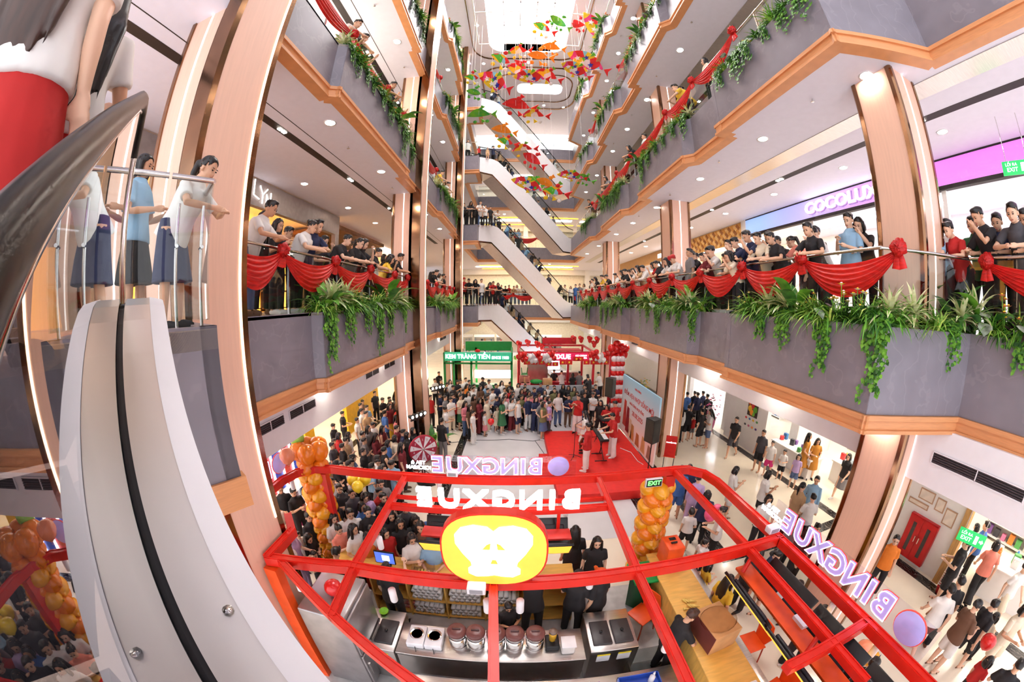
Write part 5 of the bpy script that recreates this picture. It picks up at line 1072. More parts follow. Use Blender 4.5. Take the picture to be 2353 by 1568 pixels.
# counters
M_CNT = mat('yellow_wood_counter', (232, 182, 92), .4, var=.08, scale=3, stretch=(1, 6, 1))
c = thing('back_counter', 'yellow wood counter along the back of the kiosk', 'counter'); MB().bbox((-3.4, 4.1, .98), (1.1, 4.7, 1.03), .01).build('worktop', M_CNT, c); part(c, 'front_panel', M_KOR, (-3.4, 4.66, 0), (1.1, 4.7, .98))
for x in (-2.6, -1.9, -1.2, -.5, .2, 1.08): part(c, 'divider', M_CNT, (x - .015, 4.12, 0), (x + .015, 4.64, .98))
for z in (.08, .5): part(c, 'shelf_board', M_CNT, (-2.6, 4.12, z - .02), (1.1, 4.64, z))
c = thing('side_counter', 'long yellow wood counter along the right side of the kiosk', 'counter'); MB().bbox((2.6, -1.5, .98), (3.3, 4.75, 1.03), .01).build('worktop', M_CNT, c); part(c, 'inner_panel', M_CNT, (2.62, -1.5, 0), (2.66, 4.7, .98)); part(c, 'outer_panel', M_KOR, (3.24, -1.5, 0), (3.28, 4.7, .98)); MB().bbox((3.3, -1.5, .9), (3.48, 4.75, .93), .006).build('steel_ledge', M_STEEL, c)
c = thing('steel_counter', 'stainless steel prep counter with tea urns', 'counter'); MB().bbox((-1.7, 2.72, .86), (1.05, 3.3, .9), .008).build('worktop', M_STEEL, c)
for x in (-1.66, -.3, 1.0): part(c, 'leg', M_CHROME, (x - .02, 2.8, 0), (x + .02, 2.84, .86)); part(c, 'leg', M_CHROME, (x - .02, 3.2, 0), (x + .02, 3.24, .86))
part(c, 'side_panel', M_STEEL, (-1.68, 2.73, .3), (1.03, 2.75, .84))
c = thing('front_counter', 'long low steel bench at the front of the kiosk', 'counter'); MB().bbox((-1.6, 2.05, .68), (2.4, 2.5, .72), .008).build('worktop', M_STEEL, c); part(c, 'front_panel', M_KOR, (-1.6, 2.0, 0), (2.4, 2.05, .7)); part(c, 'body', M_STEEL, (-1.55, 2.06, .1), (2.35, 2.46, .67))
# urns
urn_b = MB().lathe((0, 0, 0), [(.125, 0), (.13, .02), (.13, .2), (.122, .205), (.122, .215), (.13, .22), (.13, .3), (.12, .31)], 22).mesh('body'); urn_l = MB().lathe((0, 0, .3), [(.14, 0), (.142, .03), (.13, .055), (.07, .07), (.0, .072)], 22).mesh('lid'); M_URNL = mat('urn_lid_brown', (112, 66, 62), .35); urn_h = MB().bbox((-.06, -.012, .366), (.06, .012, .392), .006).mesh('handle')
for i, px in enumerate((1050, 1093, 1140, 1183, 1230)):
    p = at_z(px, 1447, 1.22); t = thing('tea_urn', 'steel tea urn with brown lid on the prep counter, %s from the left' % ORD[i], 'urn', (p.x, 3.03, .9), 0, 'tea urns on the steel prep counter'); obj('body', urn_b, M_CHROME, t); l = obj('lid', urn_l, M_URNL, t); obj('handle', urn_h, mat('urn_handle', (70, 40, 40), .4), l); obj('clamp', MB().box((-.145, -.02, .2), (-.13, .02, .3)).mesh('clamp'), M_CHROME, t)
for i, px in enumerate((962, 1003)):
    p = at_z(px, 1446, 1.0); t = thing('rice_warmer', 'white square warmer with a steel bowl, %s on the prep counter' % ('left one', 'right one')[i], 'cooker', (p.x, 3.02, .9)); MB().bbox((-.13, -.18, 0), (.13, .18, .12), .015).build('body', M_WPL, t); MB().lathe((0, .02, .12), [(.105, 0), (.11, .01), (.1, .012), (.06, -.02), (.03, -.015), (.0, -.012)], 20).build('bowl', M_CHROME, t); MB().tube([(0, -.18, .05), (.03, -.25, -.01), (.1, -.28, -.01)], .006, 5).build('cord', M_BLACK, t)
# topping machines with black lids
def machine(x, y, label, w_=.74, d_=.78, h_=.92):
    t = thing('chest_freezer', label, 'freezer', (x, y, 0)); MB().bbox((-w_ / 2, -d_ / 2, .04), (w_ / 2, d_ / 2, h_), .012).build('body', M_STEEL, t)
    for s in (-1, 1): l = MB().bbox((s * w_ * .225 - w_ * .2, -d_ * .36, h_), (s * w_ * .225 + w_ * .2, d_ * .22, h_ + .035), .015).build('lid', mat('black_lid', (52, 48, 50), .4), t); MB().lathe((s * w_ * .225, -.06, h_ + .035), [(.012, 0), (.012, .02), (.026, .03), (.02, .045)], 10).build('knob', M_BLACK, l)
    for s in (-1, 1): part(t, 'sticker', M_LAB, (s * .16 - .1, -d_ / 2 - .004, .62), (s * .16 + .1, -d_ / 2, .82)); part(t, 'sticker', mat('label_yellow', (244, 220, 60), .5), (s * .16 - .1, -d_ / 2 - .006, .79), (s * .16 + .1, -d_ / 2 - .003, .83))
    for k in range(4): part(t, 'vent_slot', mat('slot_dark', (120, 112, 108), .5), (w_ / 2, -.26 + k * .14, .3), (w_ / 2 + .003, -.18 + k * .14, .66))
machine(-2.08, 3.1, 'steel freezer with two black lids beside the refrigerator'); machine(1.5, 3.2, 'steel freezer with two black lids at the kiosk centre right')
lime = thing('lime_bowl', 'lime green plastic bowl on the left steel freezer', 'bowl', (-2.08, 3.42, .92)); MB().lathe((0, 0, 0), [(.05, 0), (.075, .03), (.08, .045), (.068, .04), (.04, .012), (0, .01)], 18).build('bowl', mat('lime_plastic', (130, 200, 40), .35), lime)
r = thing('refrigerator', 'tall grey steel refrigerator in the kiosk corner', 'refrigerator', (-2.5, 2.86, 0)); MB().bbox((-.36, -.4, .05), (.36, .4, 1.9), .02).build('body', mat('fridge_steel', (176, 172, 174), .35, .8), r)
for k, (z0, z1) in enumerate(((.12, .95), (1.0, 1.84))): d = MB().bbox((.36, -.38, z0), (.4, .38, z1), .012).build('door', MATS['fridge_steel'], r); part(d, 'handle', M_CHROME, (.4, -.34, z0 + .3), (.43, -.31, z0 + .6))
def balloon_mesh():
    return MB().lathe((0, 0, 0), [(.01, -.158), (.022, -.15), (.01, -.14), (.05, -.125), (.095, -.085), (.125, -.02), (.13, .03), (.118, .08), (.08, .122), (.03, .14), (.0, .142)], 16).mesh('balloon')
BAL = balloon_mesh(); BM = {k: mat('balloon_' + k, c, .22, var=.02, spec=.7) for k, c in (('orange', (248, 132, 22)), ('amber', (250, 170, 30)), ('red', (222, 24, 24)), ('white', (246, 238, 240)), ('pink', (244, 90, 140)), ('yellow', (250, 214, 40)), ('coral', (250, 150, 110)), ('green', (150, 210, 90)))}
def balloon(p, c, label, sc=1., rot=(0, 0, 0)):
    o = obj('balloon', BAL, BM[c], None, p); o.scale = (sc,) * 3; o.rotation_euler = rot; tag(o, label, 'balloon'); return o
balloon((-2.44, 2.86, 2.03), 'red', 'red balloon resting on the refrigerator', .95)
# cup sleeves and bags on the low shelves
roll = MB().lathe((0, 0, 0), [(.045, 0), (.045, .34), (.036, .34), (.036, .0)], 10, 'y').mesh('cup_sleeve'); M_CUPP = mat('cup_plastic', (250, 247, 246), .3); k = 0
for x0, x1 in ((-1.86, -1.24), (-1.16, -.54), (-.46, .16)):
    for z0, nr in ((.08, 3), (.5, 4)):
        for rr in range(nr):
            x = x0 + .06 + (.045 if rr % 2 else 0)
            while x < x1 - .05:
                if k < 110: tag(obj('cup_sleeve', roll, M_CUPP, None, (x, 4.15, z0 + .046 + rr * .08)), 'sleeve of plastic cups, %s in the %s row of the %s bay under the counter' % (ORD[int((x - x0) / .095)], ORD[rr + (3 if z0 > .3 else 0)], 'left middle right'.split()[(x0 > -1.5) + (x0 > -.8)]), 'cup sleeve', 'cup sleeves under the back counter'); k += 1
                x += .095
for i in range(4): o = MB().bbox((-.14, -.16, 0), (.14, .16, .1), .03).build('red_white_bag', mat('bag_stripe', (232, 214, 210), .5, rgb2=(216, 50, 50), scale=14), None, (-2.25 + (i % 2) * .3, 4.36, .08 + (i // 2) * .11)); tag(o, 'red and white packet under the back counter, %s of the low pile' % ORD[i], 'packet', 'packets under the back counter')
# monitor, tray, cups and bottles on the back counter
t = thing('register_screen', 'open cash register screen with blue display on the back counter', 'monitor', (-2.35, 4.42, 1.03), R(0)); MB().bbox((-.2, -.015, .06), (.2, .015, .36), .006).build('case', M_BLACK, t); part(t, 'display', mat('screen_blue', (70, 96, 190), emit=1.2), (-.185, -.018, .08), (.185, -.014, .34)); part(t, 'window', mat('screen_pale', (190, 214, 240), emit=1.4), (-.05, -.02, .14), (.1, -.0165, .28)); MB().lathe((0, 0, 0), [(.1, 0), (.1, .012), (.02, .02), (.018, .08)], 12).build('stand', M_BLACK, t)
t = thing('tray_box', 'clear plastic tray of ice cream cones on the counter', 'tray', (-1.62, 4.3, 1.03)); 
for a, b in (((-.2, -.18, 0), (.2, .18, .01)), ((-.2, -.18, 0), (-.19, .18, .14)), ((.19, -.18, 0), (.2, .18, .14)), ((-.2, -.18, 0), (.2, -.17, .14)), ((-.2, .17, 0), (.2, .18, .14))): part(t, 'side', M_ACR, a, b)
cone = MB().lathe((0, 0, 0), [(.003, 0), (.024, .12), (.02, .12), (0, .02)], 8, 'y').mesh('cone'); M_CONE = mat('cone_yellow', (240, 206, 110), .6)
for i in range(7): tag(obj('wafer_cone', cone, M_CONE, None, (-1.74 + i * .035, 4.22 + (i % 2) * .05, 1.07), R(-8 + i * 3)), 'yellow cone in the clear tray, %s from the left' % ORD[i], 'cone', 'cones in the clear tray')
for i in range(14): tag(obj('wafer_cone', cone, M_CONE, None, (2.86 + (i % 5) * .045, 3.35 - (i // 5) * .12, 1.055), R(20 + i * 11 % 60)), 'yellow cone in the pile on the right counter, %s of the heap' % ORD[i], 'cone', 'cones on the right counter')
cup = MB().lathe((0, 0, 0), [(.03, 0), (.042, .13), (.046, .132), (.046, .145), (.0, .16)], 12).mesh('drink_cup')
for i, (x, y, c_) in enumerate(((-.78, 4.3, (226, 196, 170)), (.12, 4.3, (140, 40, 40)), (.22, 4.24, (150, 50, 44)), (.32, 4.33, (140, 36, 40)), (-.95, 4.24, (236, 228, 220)))): tag(obj('drink_cup', cup, mat('drink_%d' % i, c_, .3), None, (x, y, 1.03)), 'drink cup on the back counter, %s of five' % ORD[i], 'cup', 'drink cups on the back counter')
o = thing('cup_tower', 'tall tower of stacked white cups on the back counter', 'cups', (-1.02, 4.3, 1.03))
for i in range(9): obj('cup', cup, M_WPL, o, (0, 0, i * .045))
o = thing('topping_tub', 'white tub of brown topping on the back counter', 'tub', (-.6, 4.32, 1.03)); MB().lathe((0, 0, 0), [(.07, 0), (.085, .15), (.09, .16), (.08, .16), (.078, .12), (0, .12)], 16).build('tub', M_WPL, o); MB().lathe((0, 0, .125), [(.076, 0), (.0, .006)], 12).build('topping', mat('choco', (150, 90, 70), .6), o)
# blender, bottles, containers
o = thing('blender', 'black blender with yellow jug beside the urns', 'blender', (.58, 3.02, .9)); MB().bbox((-.1, -.12, 0), (.1, .12, .12), .02).build('base', M_BLACK, o); MB().lathe((0, .02, .12), [(.05, 0), (.06, .16), (.062, .2)], 12).build('jug', mat('jug_yellow', (222, 170, 50), .3), o); MB().lathe((0, .02, .32), [(.064, 0), (.06, .03), (.02, .05)], 12).build('lid', mat('smoke_lid', (120, 100, 90), .3), o)
o = thing('plastic_tub', 'stack of white plastic tubs beside the blender', 'tub', (.8, 2.92, .9)); MB().bbox((-.1, -.1, 0), (.1, .1, .2), .03).build('tub', mat('frosted', (226, 220, 216), .3), o); MB().bbox((-.105, -.105, .2), (.105, .105, .215), .005).build('lid', M_WPL, o)
bt = MB().lathe((0, 0, 0), [(.04, 0), (.042, .02), (.042, .16), (.02, .2), (.016, .23)], 12).mesh('bottle'); 
for i, (px, py) in enumerate([(1338, 1522), (1488, 1535)]): p = at_z(px, py, .8); o = thing('pump_bottle', ('white pump bottle in the middle of the front bench', 'white pump bottle at the right end of the front bench')[i], 'bottle', (p.x, 2.28, .72)); obj('body', bt, M_WPL, o); MB().lathe((0, 0, .23), [(.018, 0), (.018, .03), (.006, .04), (.006, .07)], 8).build('cap', M_WPL, o)
o = thing('purple_stand', 'purple and white table card on the front bench', 'card', (1.1, 2.3, .72), R(10)); MB().extr([(-.07, -.05, 0), (.07, -.05, 0), (.07, 0, .2), (-.07, 0, .2)], (0, .006, 0)).build('card', mat('card_purple', (150, 70, 190), .5), o); MB().extr([(-.05, -.054, .02), (.05, -.054, .02), (.05, -.008, .18), (-.05, -.008, .18)], (0, .003, 0)).build('sheet', M_LAB, o)
o = thing('clear_bin', 'large clear plastic storage box right of the freezer', 'box', (2.1, 2.7, 0)); 
for a, b in (((-.35, -.3, .02), (.35, .3, .04)), ((-.35, -.3, .02), (-.335, .3, .5)), ((.335, -.3, .02), (.35, .3, .5)), ((-.35, -.3, .02), (.35, -.285, .5)), ((-.35, .285, .02), (.35, .3, .5))): part(o, 'side', glass_mat('cloudy', (.72, .74, .74), 1.), a, b)
o = thing('wheelie_bin', 'green wheeled rubbish bin behind the kiosk counter', 'bin', (2.42, 4.35, 0)); MB().tube([(0, 0, .03), (0, 0, .92)], [(.2, .2), (.27, .25)], 4).build('body', mat('bin_green', (20, 90, 50), .4), o); MB().bbox((-.26, -.3, .92), (.26, .26, .98), .02).build('lid', mat('bin_lid', (24, 150, 70), .4), o)
def chair(x, y, rz, label):
    c = thing('orange_chair', label, 'chair', (x, y, 0), rz); MB().bbox((-.2, -.2, .43), (.2, .2, .46), .012).build('seat', M_KOR, c); MB().tube([(0, .19, .46), (0, .23, .64), (0, .25, .86)], [(.015, .15), (.016, .21), (.012, .12)], 14).build('backrest', M_KOR, c)
    for sx in (-1, 1):
        for sy in (-1, 1): MB().cyl((sx * .17, sy * .17, .43), (sx * .21, sy * .21, 0), .014, 6).build('leg', mat('chair_leg', (190, 60, 30), .4), c)
chair(2.3, 3.75, R(-60), 'orange chair behind the right counter'); chair(3.95, 2.6, R(-90), 'orange chair under the neon letters by the column'); chair(4.2, -.1, R(-70), 'orange chair with a balloon at the lower right'); chair(3.85, 1.6, R(-80), 'orange chair beside the boards under the neon sign')
o = thing('bin_cabinet', 'orange square speaker cabinet on the right counter', 'cabinet', (2.95, 4.45, 1.03)); MB().bbox((-.17, -.2, 0), (.17, .2, .5), .015).build('body', M_KOR, o); part(o, 'handle', M_BLACK, (-.06, -.05, .5), (.06, -.02, .53)); part(o, 'control_panel', M_BLACK, (-.05, .05, .5), (.08, .12, .512))
o = thing('carton', 'large open carton lined with a plastic bag on the right counter', 'box', (2.95, 2.65, 1.03), R(8)); M_CARD = mat('cardboard', (200, 150, 100), .7, var=.06); MB().bbox((-.24, -.3, 0), (.24, .3, .42), .01).build('box', M_CARD, o); part(o, 'printed_side', mat('carton_print', (110, 50, 44), .6), (-.244, -.29, .02), (-.239, .29, .4)); MB().tube([(0, 0, .36), (0, 0, .43), (0, 0, .47)], [(.2, .26), (.25, .31), (.21, .27)], 18).build('plastic_liner', glass_mat('bag_film', (.9, .84, .78), 1.6, .2), o)
o = thing('white_lid', 'wide white tray lid on the right counter end', 'lid', (2.95, 1.2, 1.03)); MB().bbox((-.28, -.5, 0), (.28, .5, .04), .015).build('lid', M_WPL, o)
o = thing('blue_crate', 'blue rimmed tray on the front bench end', 'tray', (1.75, 2.25, .72)); 
for a, b in (((-.3, -.14, 0), (.3, .14, .01)), ((-.3, -.14, 0), (-.285, .14, .1)), ((.285, -.14, 0), (.3, .14, .1)), ((-.3, -.14, 0), (.3, -.125, .1)), ((-.3, .125, 0), (.3, .14, .1))): part(o, 'side', mat('crate_blue', (40, 80, 180), .4), a, b)
o = thing('big_bowl', 'large pale mixing bowl at the bottom edge of the kiosk', 'bowl', (.78, 1.98, .72)); MB().lathe((0, 0, 0), [(.1, 0), (.2, .07), (.24, .12), (.22, .11), (.12, .02), (0, .015)], 22).build('bowl', mat('bowl_pale', (226, 210, 190), .35), o)
# balloon columns at the kiosk posts
def balloon_column(x, y, z0, z1, c1, c2, label, r=.25, top=True, per=4, step=.21, sc=1.3):
    t = thing('balloon_column', label, 'balloons', (x, y, 0)); z = z0; k = 0
    while z < z1:
        for i in range(per):
            a = 2 * math.pi * i / per + k * .78; o = obj('balloon', BAL, BM[(c1, c2)[(k if per == 4 else i) % 2]], t, (math.cos(a) * r * .75, math.sin(a) * r * .75, z)); o.rotation_euler = (R(-80) * math.sin(a) * -1, R(80) * math.cos(a), 0); o.scale = (sc,) * 3
        z += step; k += 1
    if top:
        for i in range(5): a = 1.257 * i; o = obj('balloon', BAL, BM[c1], t, (math.cos(a) * .22, math.sin(a) * .22, z + .1)); o.rotation_euler = (0, 0, 0); o.scale = (1.5,) * 3
    return t
balloon_column(-4.0, 5.15, .15, 2.75, 'orange', 'amber', 'orange balloon column at the left back post of the kiosk'); balloon_column(2.85, 5.3, .15, 2.3, 'amber', 'orange', 'orange balloon column at the right back post of the kiosk', top=False)
for (px, py, z, c_, lab, sc) in [(1632, 1185, 1.4, 'pink', 'pink balloon held near the kiosk right beam', 1.1), (1648, 1170, 1.4, 'pink', 'smaller pink balloon behind the other pink balloon', .8), (2270, 1477, 1.1, 'red', 'red balloon carried by the family at the lower right', 1.1), (668, 1280, 1.3, 'white', 'white balloon by the left front post', 1.1), (362, 870, 0, 'pink', '', 0), (660, 1050, 3.2, 'coral', 'translucent pink balloon above the left neon sign', 1.1), (1985, 1492, 1.0, 'coral', 'peach balloon behind the orange chair', 1.1), (2000, 1515, .9, 'amber', 'amber balloon behind the orange chair', 1.1), (1128, 970, 1.2, 'red', 'red balloon held by a child in the front row', 1.), (682, 1010, 3.2, 'green', 'lime green balloon above the orange column', 1.2)]:
    if sc: p = at_z(px, py, z); balloon(p, c_, lab, sc)
for i, (px, py) in enumerate(((810, 1105), (822, 1120), (832, 1108), (840, 1102), (826, 1098))): balloon(at_z(px, py, 2.0 + .1 * (i % 2)), 'yellow', 'yellow balloon in the bunch above the queue, %s of five' % ORD[i], .95)
# EXIT sign on the back beam
x_ = thing('exit_sign', 'small green lit EXIT sign at the right corner of the kiosk frame', 'sign', (2.62, 5.08, 2.52)); MB().bbox((-.17, -.03, -.09), (.17, .03, .09), .008).build('case', M_WPL, x_); part(x_, 'dark_panel', M_BLACK, (-.155, -.034, -.075), (.155, -.029, .075)); text('lettering', 'EXIT', .13, mat('exit_letters', (90, 255, 90), emit=3.), x_, (0, -.036, 0), (R(90), 0, 0), .002, bold=.003)
# ---------------------------------------------------------------- the escalator the picture is taken from
AZ = R(-60.9); NU = V((math.sin(AZ), math.cos(AZ), 0)); NW = V((math.cos(AZ), -math.sin(AZ), 0))
def N(t, lat, z): p = NU * t + NW * lat; return V((p.x, p.y, Z0 + z))
DK = [(-2.2, -2.19), (.4, -.69), (1.0, -.343), (1.4, -.115), (1.6, -.01), (1.75, .05), (1.9, .082), (2.02, .09)]
M_DECK = mat('deck_steel', (226, 220, 212), .3, .9, var=.03, scale=2, stretch=(1, 1, 1))
ne = thing('near_escalator', 'steel decked escalator with glass side and black handrail beside the camera', 'escalator')
def strip(name, l0, l1, dz0, dz1, m, prof=DK, th=.02):
    mb = MB()
    for (t0, z0), (t1, z1) in zip(prof, prof[1:]):
        mb.add([N(t0, l0, z0 + dz0), N(t1, l0, z1 + dz0), N(t1, l1, z1 + dz1), N(t0, l1, z0 + dz1), N(t0, l0, z0 + dz0 - th), N(t1, l0, z1 + dz0 - th), N(t1, l1, z1 + dz1 - th), N(t0, l1, z0 + dz1 - th)], [(0, 1, 2, 3), (4, 7, 6, 5), (0, 4, 5, 1), (2, 6, 7, 3), (1, 5, 6, 2), (3, 7, 4, 0)])
    return mb.build(name, m, ne)
strip('deck_plate', -.1, .012, 0, 0, M_DECK); strip('deck_plate', -.245, -.138, 0, 0, M_DECK); strip('glass_groove', -.138, -.1, -.012, -.012, M_RAILB); strip('outer_cladding', .012, .078, .004, -.012, M_WHITE, th=.7); strip('inner_skirt', -.255, -.245, -.02, -.02, mat('skirt_dark', (60, 56, 58), .3, .6), th=.35)
gl = [(t, z - .005) for t, z in DK if t <= 1.8] ; top = [(1.78, .8), (1.7, .87), (1.5, .8), (.83, .37), (.32, .035), (-2.2, -1.58)]
MB().extr([N(t, -.124, z) for t, z in gl + [(1.8, .06)] + top], NW * .011).build('glass_side', glass_mat('dark_glass_side', (.5, .48, .5), 2.6, .015, 1.55), ne)
MB().tube([N(t, -.119, z) for t, z in ((-2.2, -1.57), (.32, .05), (.43, .12), (.83, .385), (1.5, .815), (1.64, .885), (1.73, .885), (1.8, .82), (1.82, .7))], [(.022, .036)] * 9, 12).build('handrail', mat('handrail_black', (20, 19, 22), .3, var=.1, spec=.25), ne)
MB().tube([N(1.82, -.119, .72), N(1.82, -.119, .06)], .02, 10).build('newel_tube', M_CHROME, ne)
MB().tube([N(t, -.119, z - .045) for t, z in ((-2.2, -1.57), (.32, .05), (.83, .385), (1.5, .815), (1.62, .87))], [(.01, .012)] * 5, 8).build('rail_track', M_CHROME, ne)
st = MB().box((-.2, -.46, -.2), (.2, .46, 0)).mesh('step'); sa = math.atan2(NU.y, NU.x)
for i in range(8): t = -1.2 + i * .4; obj('step', st, M_STEP, ne, N(t, -.73, min(-.1, -.92 + .577 * (t + .25))), sa)
for t, z in ((.15, -.83), (.62, -.56)): MB().lathe(N(t, -.01, z + .003), [(.012, 0), (.012, .004), (0, .006)], 8).build('screw', M_CHROME, ne)
strip('inner_skirt', -1.2, -1.19, 0, 0, MATS['skirt_dark'], th=.35); MB().extr([N(t, -1.3, z) for t, z in gl + [(1.8, .06)] + top], NW * .011).build('glass_side', M_GL2, ne); strip('deck_plate', -1.36, -1.21, 0, 0, M_DECK)
# landing with its own end panel and glass
la = struct('floor_landing'); la['label'] = 'first gallery landing at the head of the near escalator'
P0 = N(2.557, .47, 0); P1 = N(2.557, .11, 0); pl = [(P0.x, P0.y), (-3.3, 2.25), (-9.5, 2.25), (-9.5, .2), tuple(N(2.02, -1.5, 0).xy), tuple(N(2.02, .11, 0).xy), tuple(N(2.557, .11, 0).xy)]
MB().prism(pl[::-1], 5.5, 5.64).build('landing_floor', M_INTF, la); dpt = NU * .12
MB().extr([N(2.557, .11, -1.2), N(2.557, .47, -1.2), N(2.557, .47, -.09), N(2.557, .11, -.09)], dpt).build('fascia_panel', M_MARBLE, la); MB().extr([N(2.53, .09, -1.45), N(2.53, .5, -1.45), N(2.53, .5, -1.2), N(2.53, .09, -1.2)], dpt).build('wood_trim', M_TRIM, la)
MB().extr([N(2.557, .47, -1.2), N(3.9, .47, -1.2), N(3.9, .47, -.09), N(2.557, .47, -.09)], NW * -.12).build('fascia_panel', M_MARBLE, la)
rl = thing('glass_railing', 'clear glass guard with steel clamps at the near landing', 'railing', (0, 0, 0))
for (t0, l0, t1, l1) in ((2.62, .12, 2.62, .42), (2.62, .42, 3.8, .42), (2.62, -.2, 2.62, .1)):
    d = (N(t1, l1, 0) - N(t0, l0, 0)); n = d.normalized().cross(V((0, 0, 1))) * .012
    MB().extr([N(t0, l0, -.05), N(t1, l1, -.05), N(t1, l1, .9), N(t0, l0, .9)], n).build('glass_panel', M_GLASS, rl); MB().tube([N(t0, l0, .92), N(t1, l1, .92)], .022, 8).build('handrail', M_CHROME, rl)
for (t, l) in ((2.68, .2), (2.68, .38)): MB().tube([N(t, l, -.1), N(t, l, .75)], .012, 8).build('post', M_CHROME, rl); MB().tube([N(t - .05, l, .45), N(t + .04, l, .45)], .014, 6).build('clamp', M_CHROME, rl)
# two girls on the escalator and a child on the landing
fz = lambda fx, fy: math.atan2(fx, -fy)
def npers(t, lat, z, **k): p = N(t, lat, z); return person(p.x, p.y, p.z, **k)
npers(1.72, -.46, -.1, rz=fz(NU.x, NU.y) + .2, pose='hold', top='tee', tc='w', bot='skirt', bc='r', hair='vlong', hc='k', h=1.64, label='girl in white top and red skirt with wavy black hair on the near escalator')
npers(1.32, -.52, -.11, rz=fz(NU.x, NU.y) - .3, pose='stand', top='tee', tc='w', bot='skirt', bc='r', hair='vlong', hc='n', h=1.64, label='girl in white top and red skirt with straight brown hair on the near escalator')
npers(3.15, .2, -.11, rz=fz(.9, .3), pose='rail', top='tee', tc='w', bot='skirt', bc='n', hair='tail', hc='k', h=1.42, label='girl in white top and navy skirt leaning at the landing glass'); npers(3.5, -.12, -.11, rz=fz(.8, .5), pose='hold', top='tee', tc='l', bot='skirt', bc='k', hair='bob', hc='k', h=1.5, label='girl in light blue top behind the landing glass')
# ---------------------------------------------------------------- stage, banner and band
M_STG = mat('stage_red', (222, 34, 26), .6, var=.04)
s = thing('stage', 'low red carpeted stage in the middle of the atrium', 'stage'); MB().bbox((1.3, 8.2, 0), (4.72, 13.2, .3), .01).build('platform', M_STG, s); MB().bbox((.95, 9.6, 0), (1.3, 11.3, .15), .01).build('step', M_STG, s)
M_BAN = grad_mat('banner_sky', (255, 246, 240), (140, 206, 240), 0, 1, 0.); nt = M_BAN.node_tree; mr = [n for n in nt.nodes if n.type == 'MAP_RANGE'][0]; sx_ = [n for n in nt.nodes if n.type == 'SEPXYZ'][0]; nt.links.new(sx_.outputs['Z'], mr.inputs[0]); mr.inputs[1].default_value = .6; mr.inputs[2].default_value = 2.7
b = thing('stage_banner', 'pale blue event banner with red lettering behind the band', 'banner', (4.78, 11.45, .3)); MB().box((-.02, -1.9, 0), (.04, 1.9, 2.5)).build('print', M_BAN, b)
M_LRED = mat('banner_red', (206, 50, 46), .6)
for ty, tz, tx, sz in ((.05, 1.82, 'ĐIỂM HẸN NHỊP SỐNG MỚI', .25), (.1, 1.5, 'HOÀ CÙNG NHỊP SỐNG', .14), (-.05, 1.18, '28.08.2025', .26), (.1, 2.2, 'THIÊN ĐƯỜNG', .1)): text('lettering', tx, sz, M_LRED, b, (-.024, ty, tz), (R(90), 0, R(-90)), .002, bold=.002)
MB().ball((-.025, -1.45, 1.55), .2, 14, 8, (.1, 1, 1)).build('lantern', mat('lantern_red', (226, 96, 80), .6), b)
for y in (-1.55, -1.35): MB().box((-.03, y - .015, 1.1), (-.022, y + .015, 1.25)).build('tassel', M_LRED, b)
for (y, z0, z1, c_) in ((1.35, .35, 1.5, (200, 60, 50)), (.95, .2, 1.3, (150, 30, 40)), (.3, .1, .75, (214, 160, 90)), (-.3, .1, .6, (190, 120, 70)), (-.9, .1, .7, (222, 180, 120)), (-1.5, .1, .6, (170, 130, 110)), (.6, .1, .9, (236, 214, 180))): MB().extr([(-.026, y - .22, z0), (-.026, y + .22, z0), (-.026, y + .16, z1), (-.026, y - .1, z1 * .97)], (.004, 0, 0)).build('printed_picture', mat('pr_%d_%d' % (c_[0], c_[1]), c_, .6), b)
def band(px, py, label, z=.3, fx=-1, fy=-.6, **k): p = at_z(px, py, z); return person(p.x, p.y, z, fz(fx, fy), label=label, **k)
v1 = band(1325, 996, 'violinist in red shirt and white trousers on the stage', pose='violin', top='long', tc='r', bot='wide', bc='w', hair='short', fx=-.7, fy=-.8, h=1.74)
v2 = band(1340, 1040, 'singer in long white dress with long hair on the stage', pose='hold', top='dress', tc='w', hair='long', fx=-1, fy=.2)
v3 = band(1345, 1082, 'guitarist in red shirt and white trousers at the stage front', pose='guitar', top='long', tc='r', bot='trousers', bc='w', hair='short', fx=-.9, fy=.5, h=1.72, shoe='w')
v4 = band(1405, 1050, 'keyboard player in red sleeveless vest and white trousers', pose='keys', top='tee', tc='r', bot='wide', bc='w', hair='short', fx=-1, fy=-.1, h=1.72, shoe='w')
v5 = band(1412, 1012, 'drummer in red shirt with drumsticks by the banner', pose='keys', top='tee', tc='r', bot='trousers', bc='w', hair='short', fx=-1, fy=.0, h=1.7)
p = v1.location; vi = thing('violin', 'brown violin held by the violinist', 'violin', (p.x - .22, p.y - .22, 1.66)); MB().ball((0, 0, 0), .1, 12, 6, (1.5, .9, .35)).build('body', mat('violin_wood', (170, 84, 36), .3), vi); MB().cyl((-.12, 0, .02), (-.36, -.04, .04), .014, 6).build('neck', M_DWOOD, vi); MB().cyl((-.3, .2, -.05), (.2, -.25, .1), .006, 5).build('bow', M_DWOOD, vi)
p = v3.location; gu = thing('guitar', 'dark electric guitar of the guitarist', 'guitar', (p.x - .18, p.y + .12, 1.28)); gu.rotation_euler = (0, R(-15), R(60)); MB().bbox((-.17, -.03, -.14), (.17, .03, .14), .03).build('body', mat('guitar_body', (110, 46, 24), .25), gu); MB().box((.15, -.015, -.02), (.62, .015, .02)).build('neck', M_DWOOD, gu)
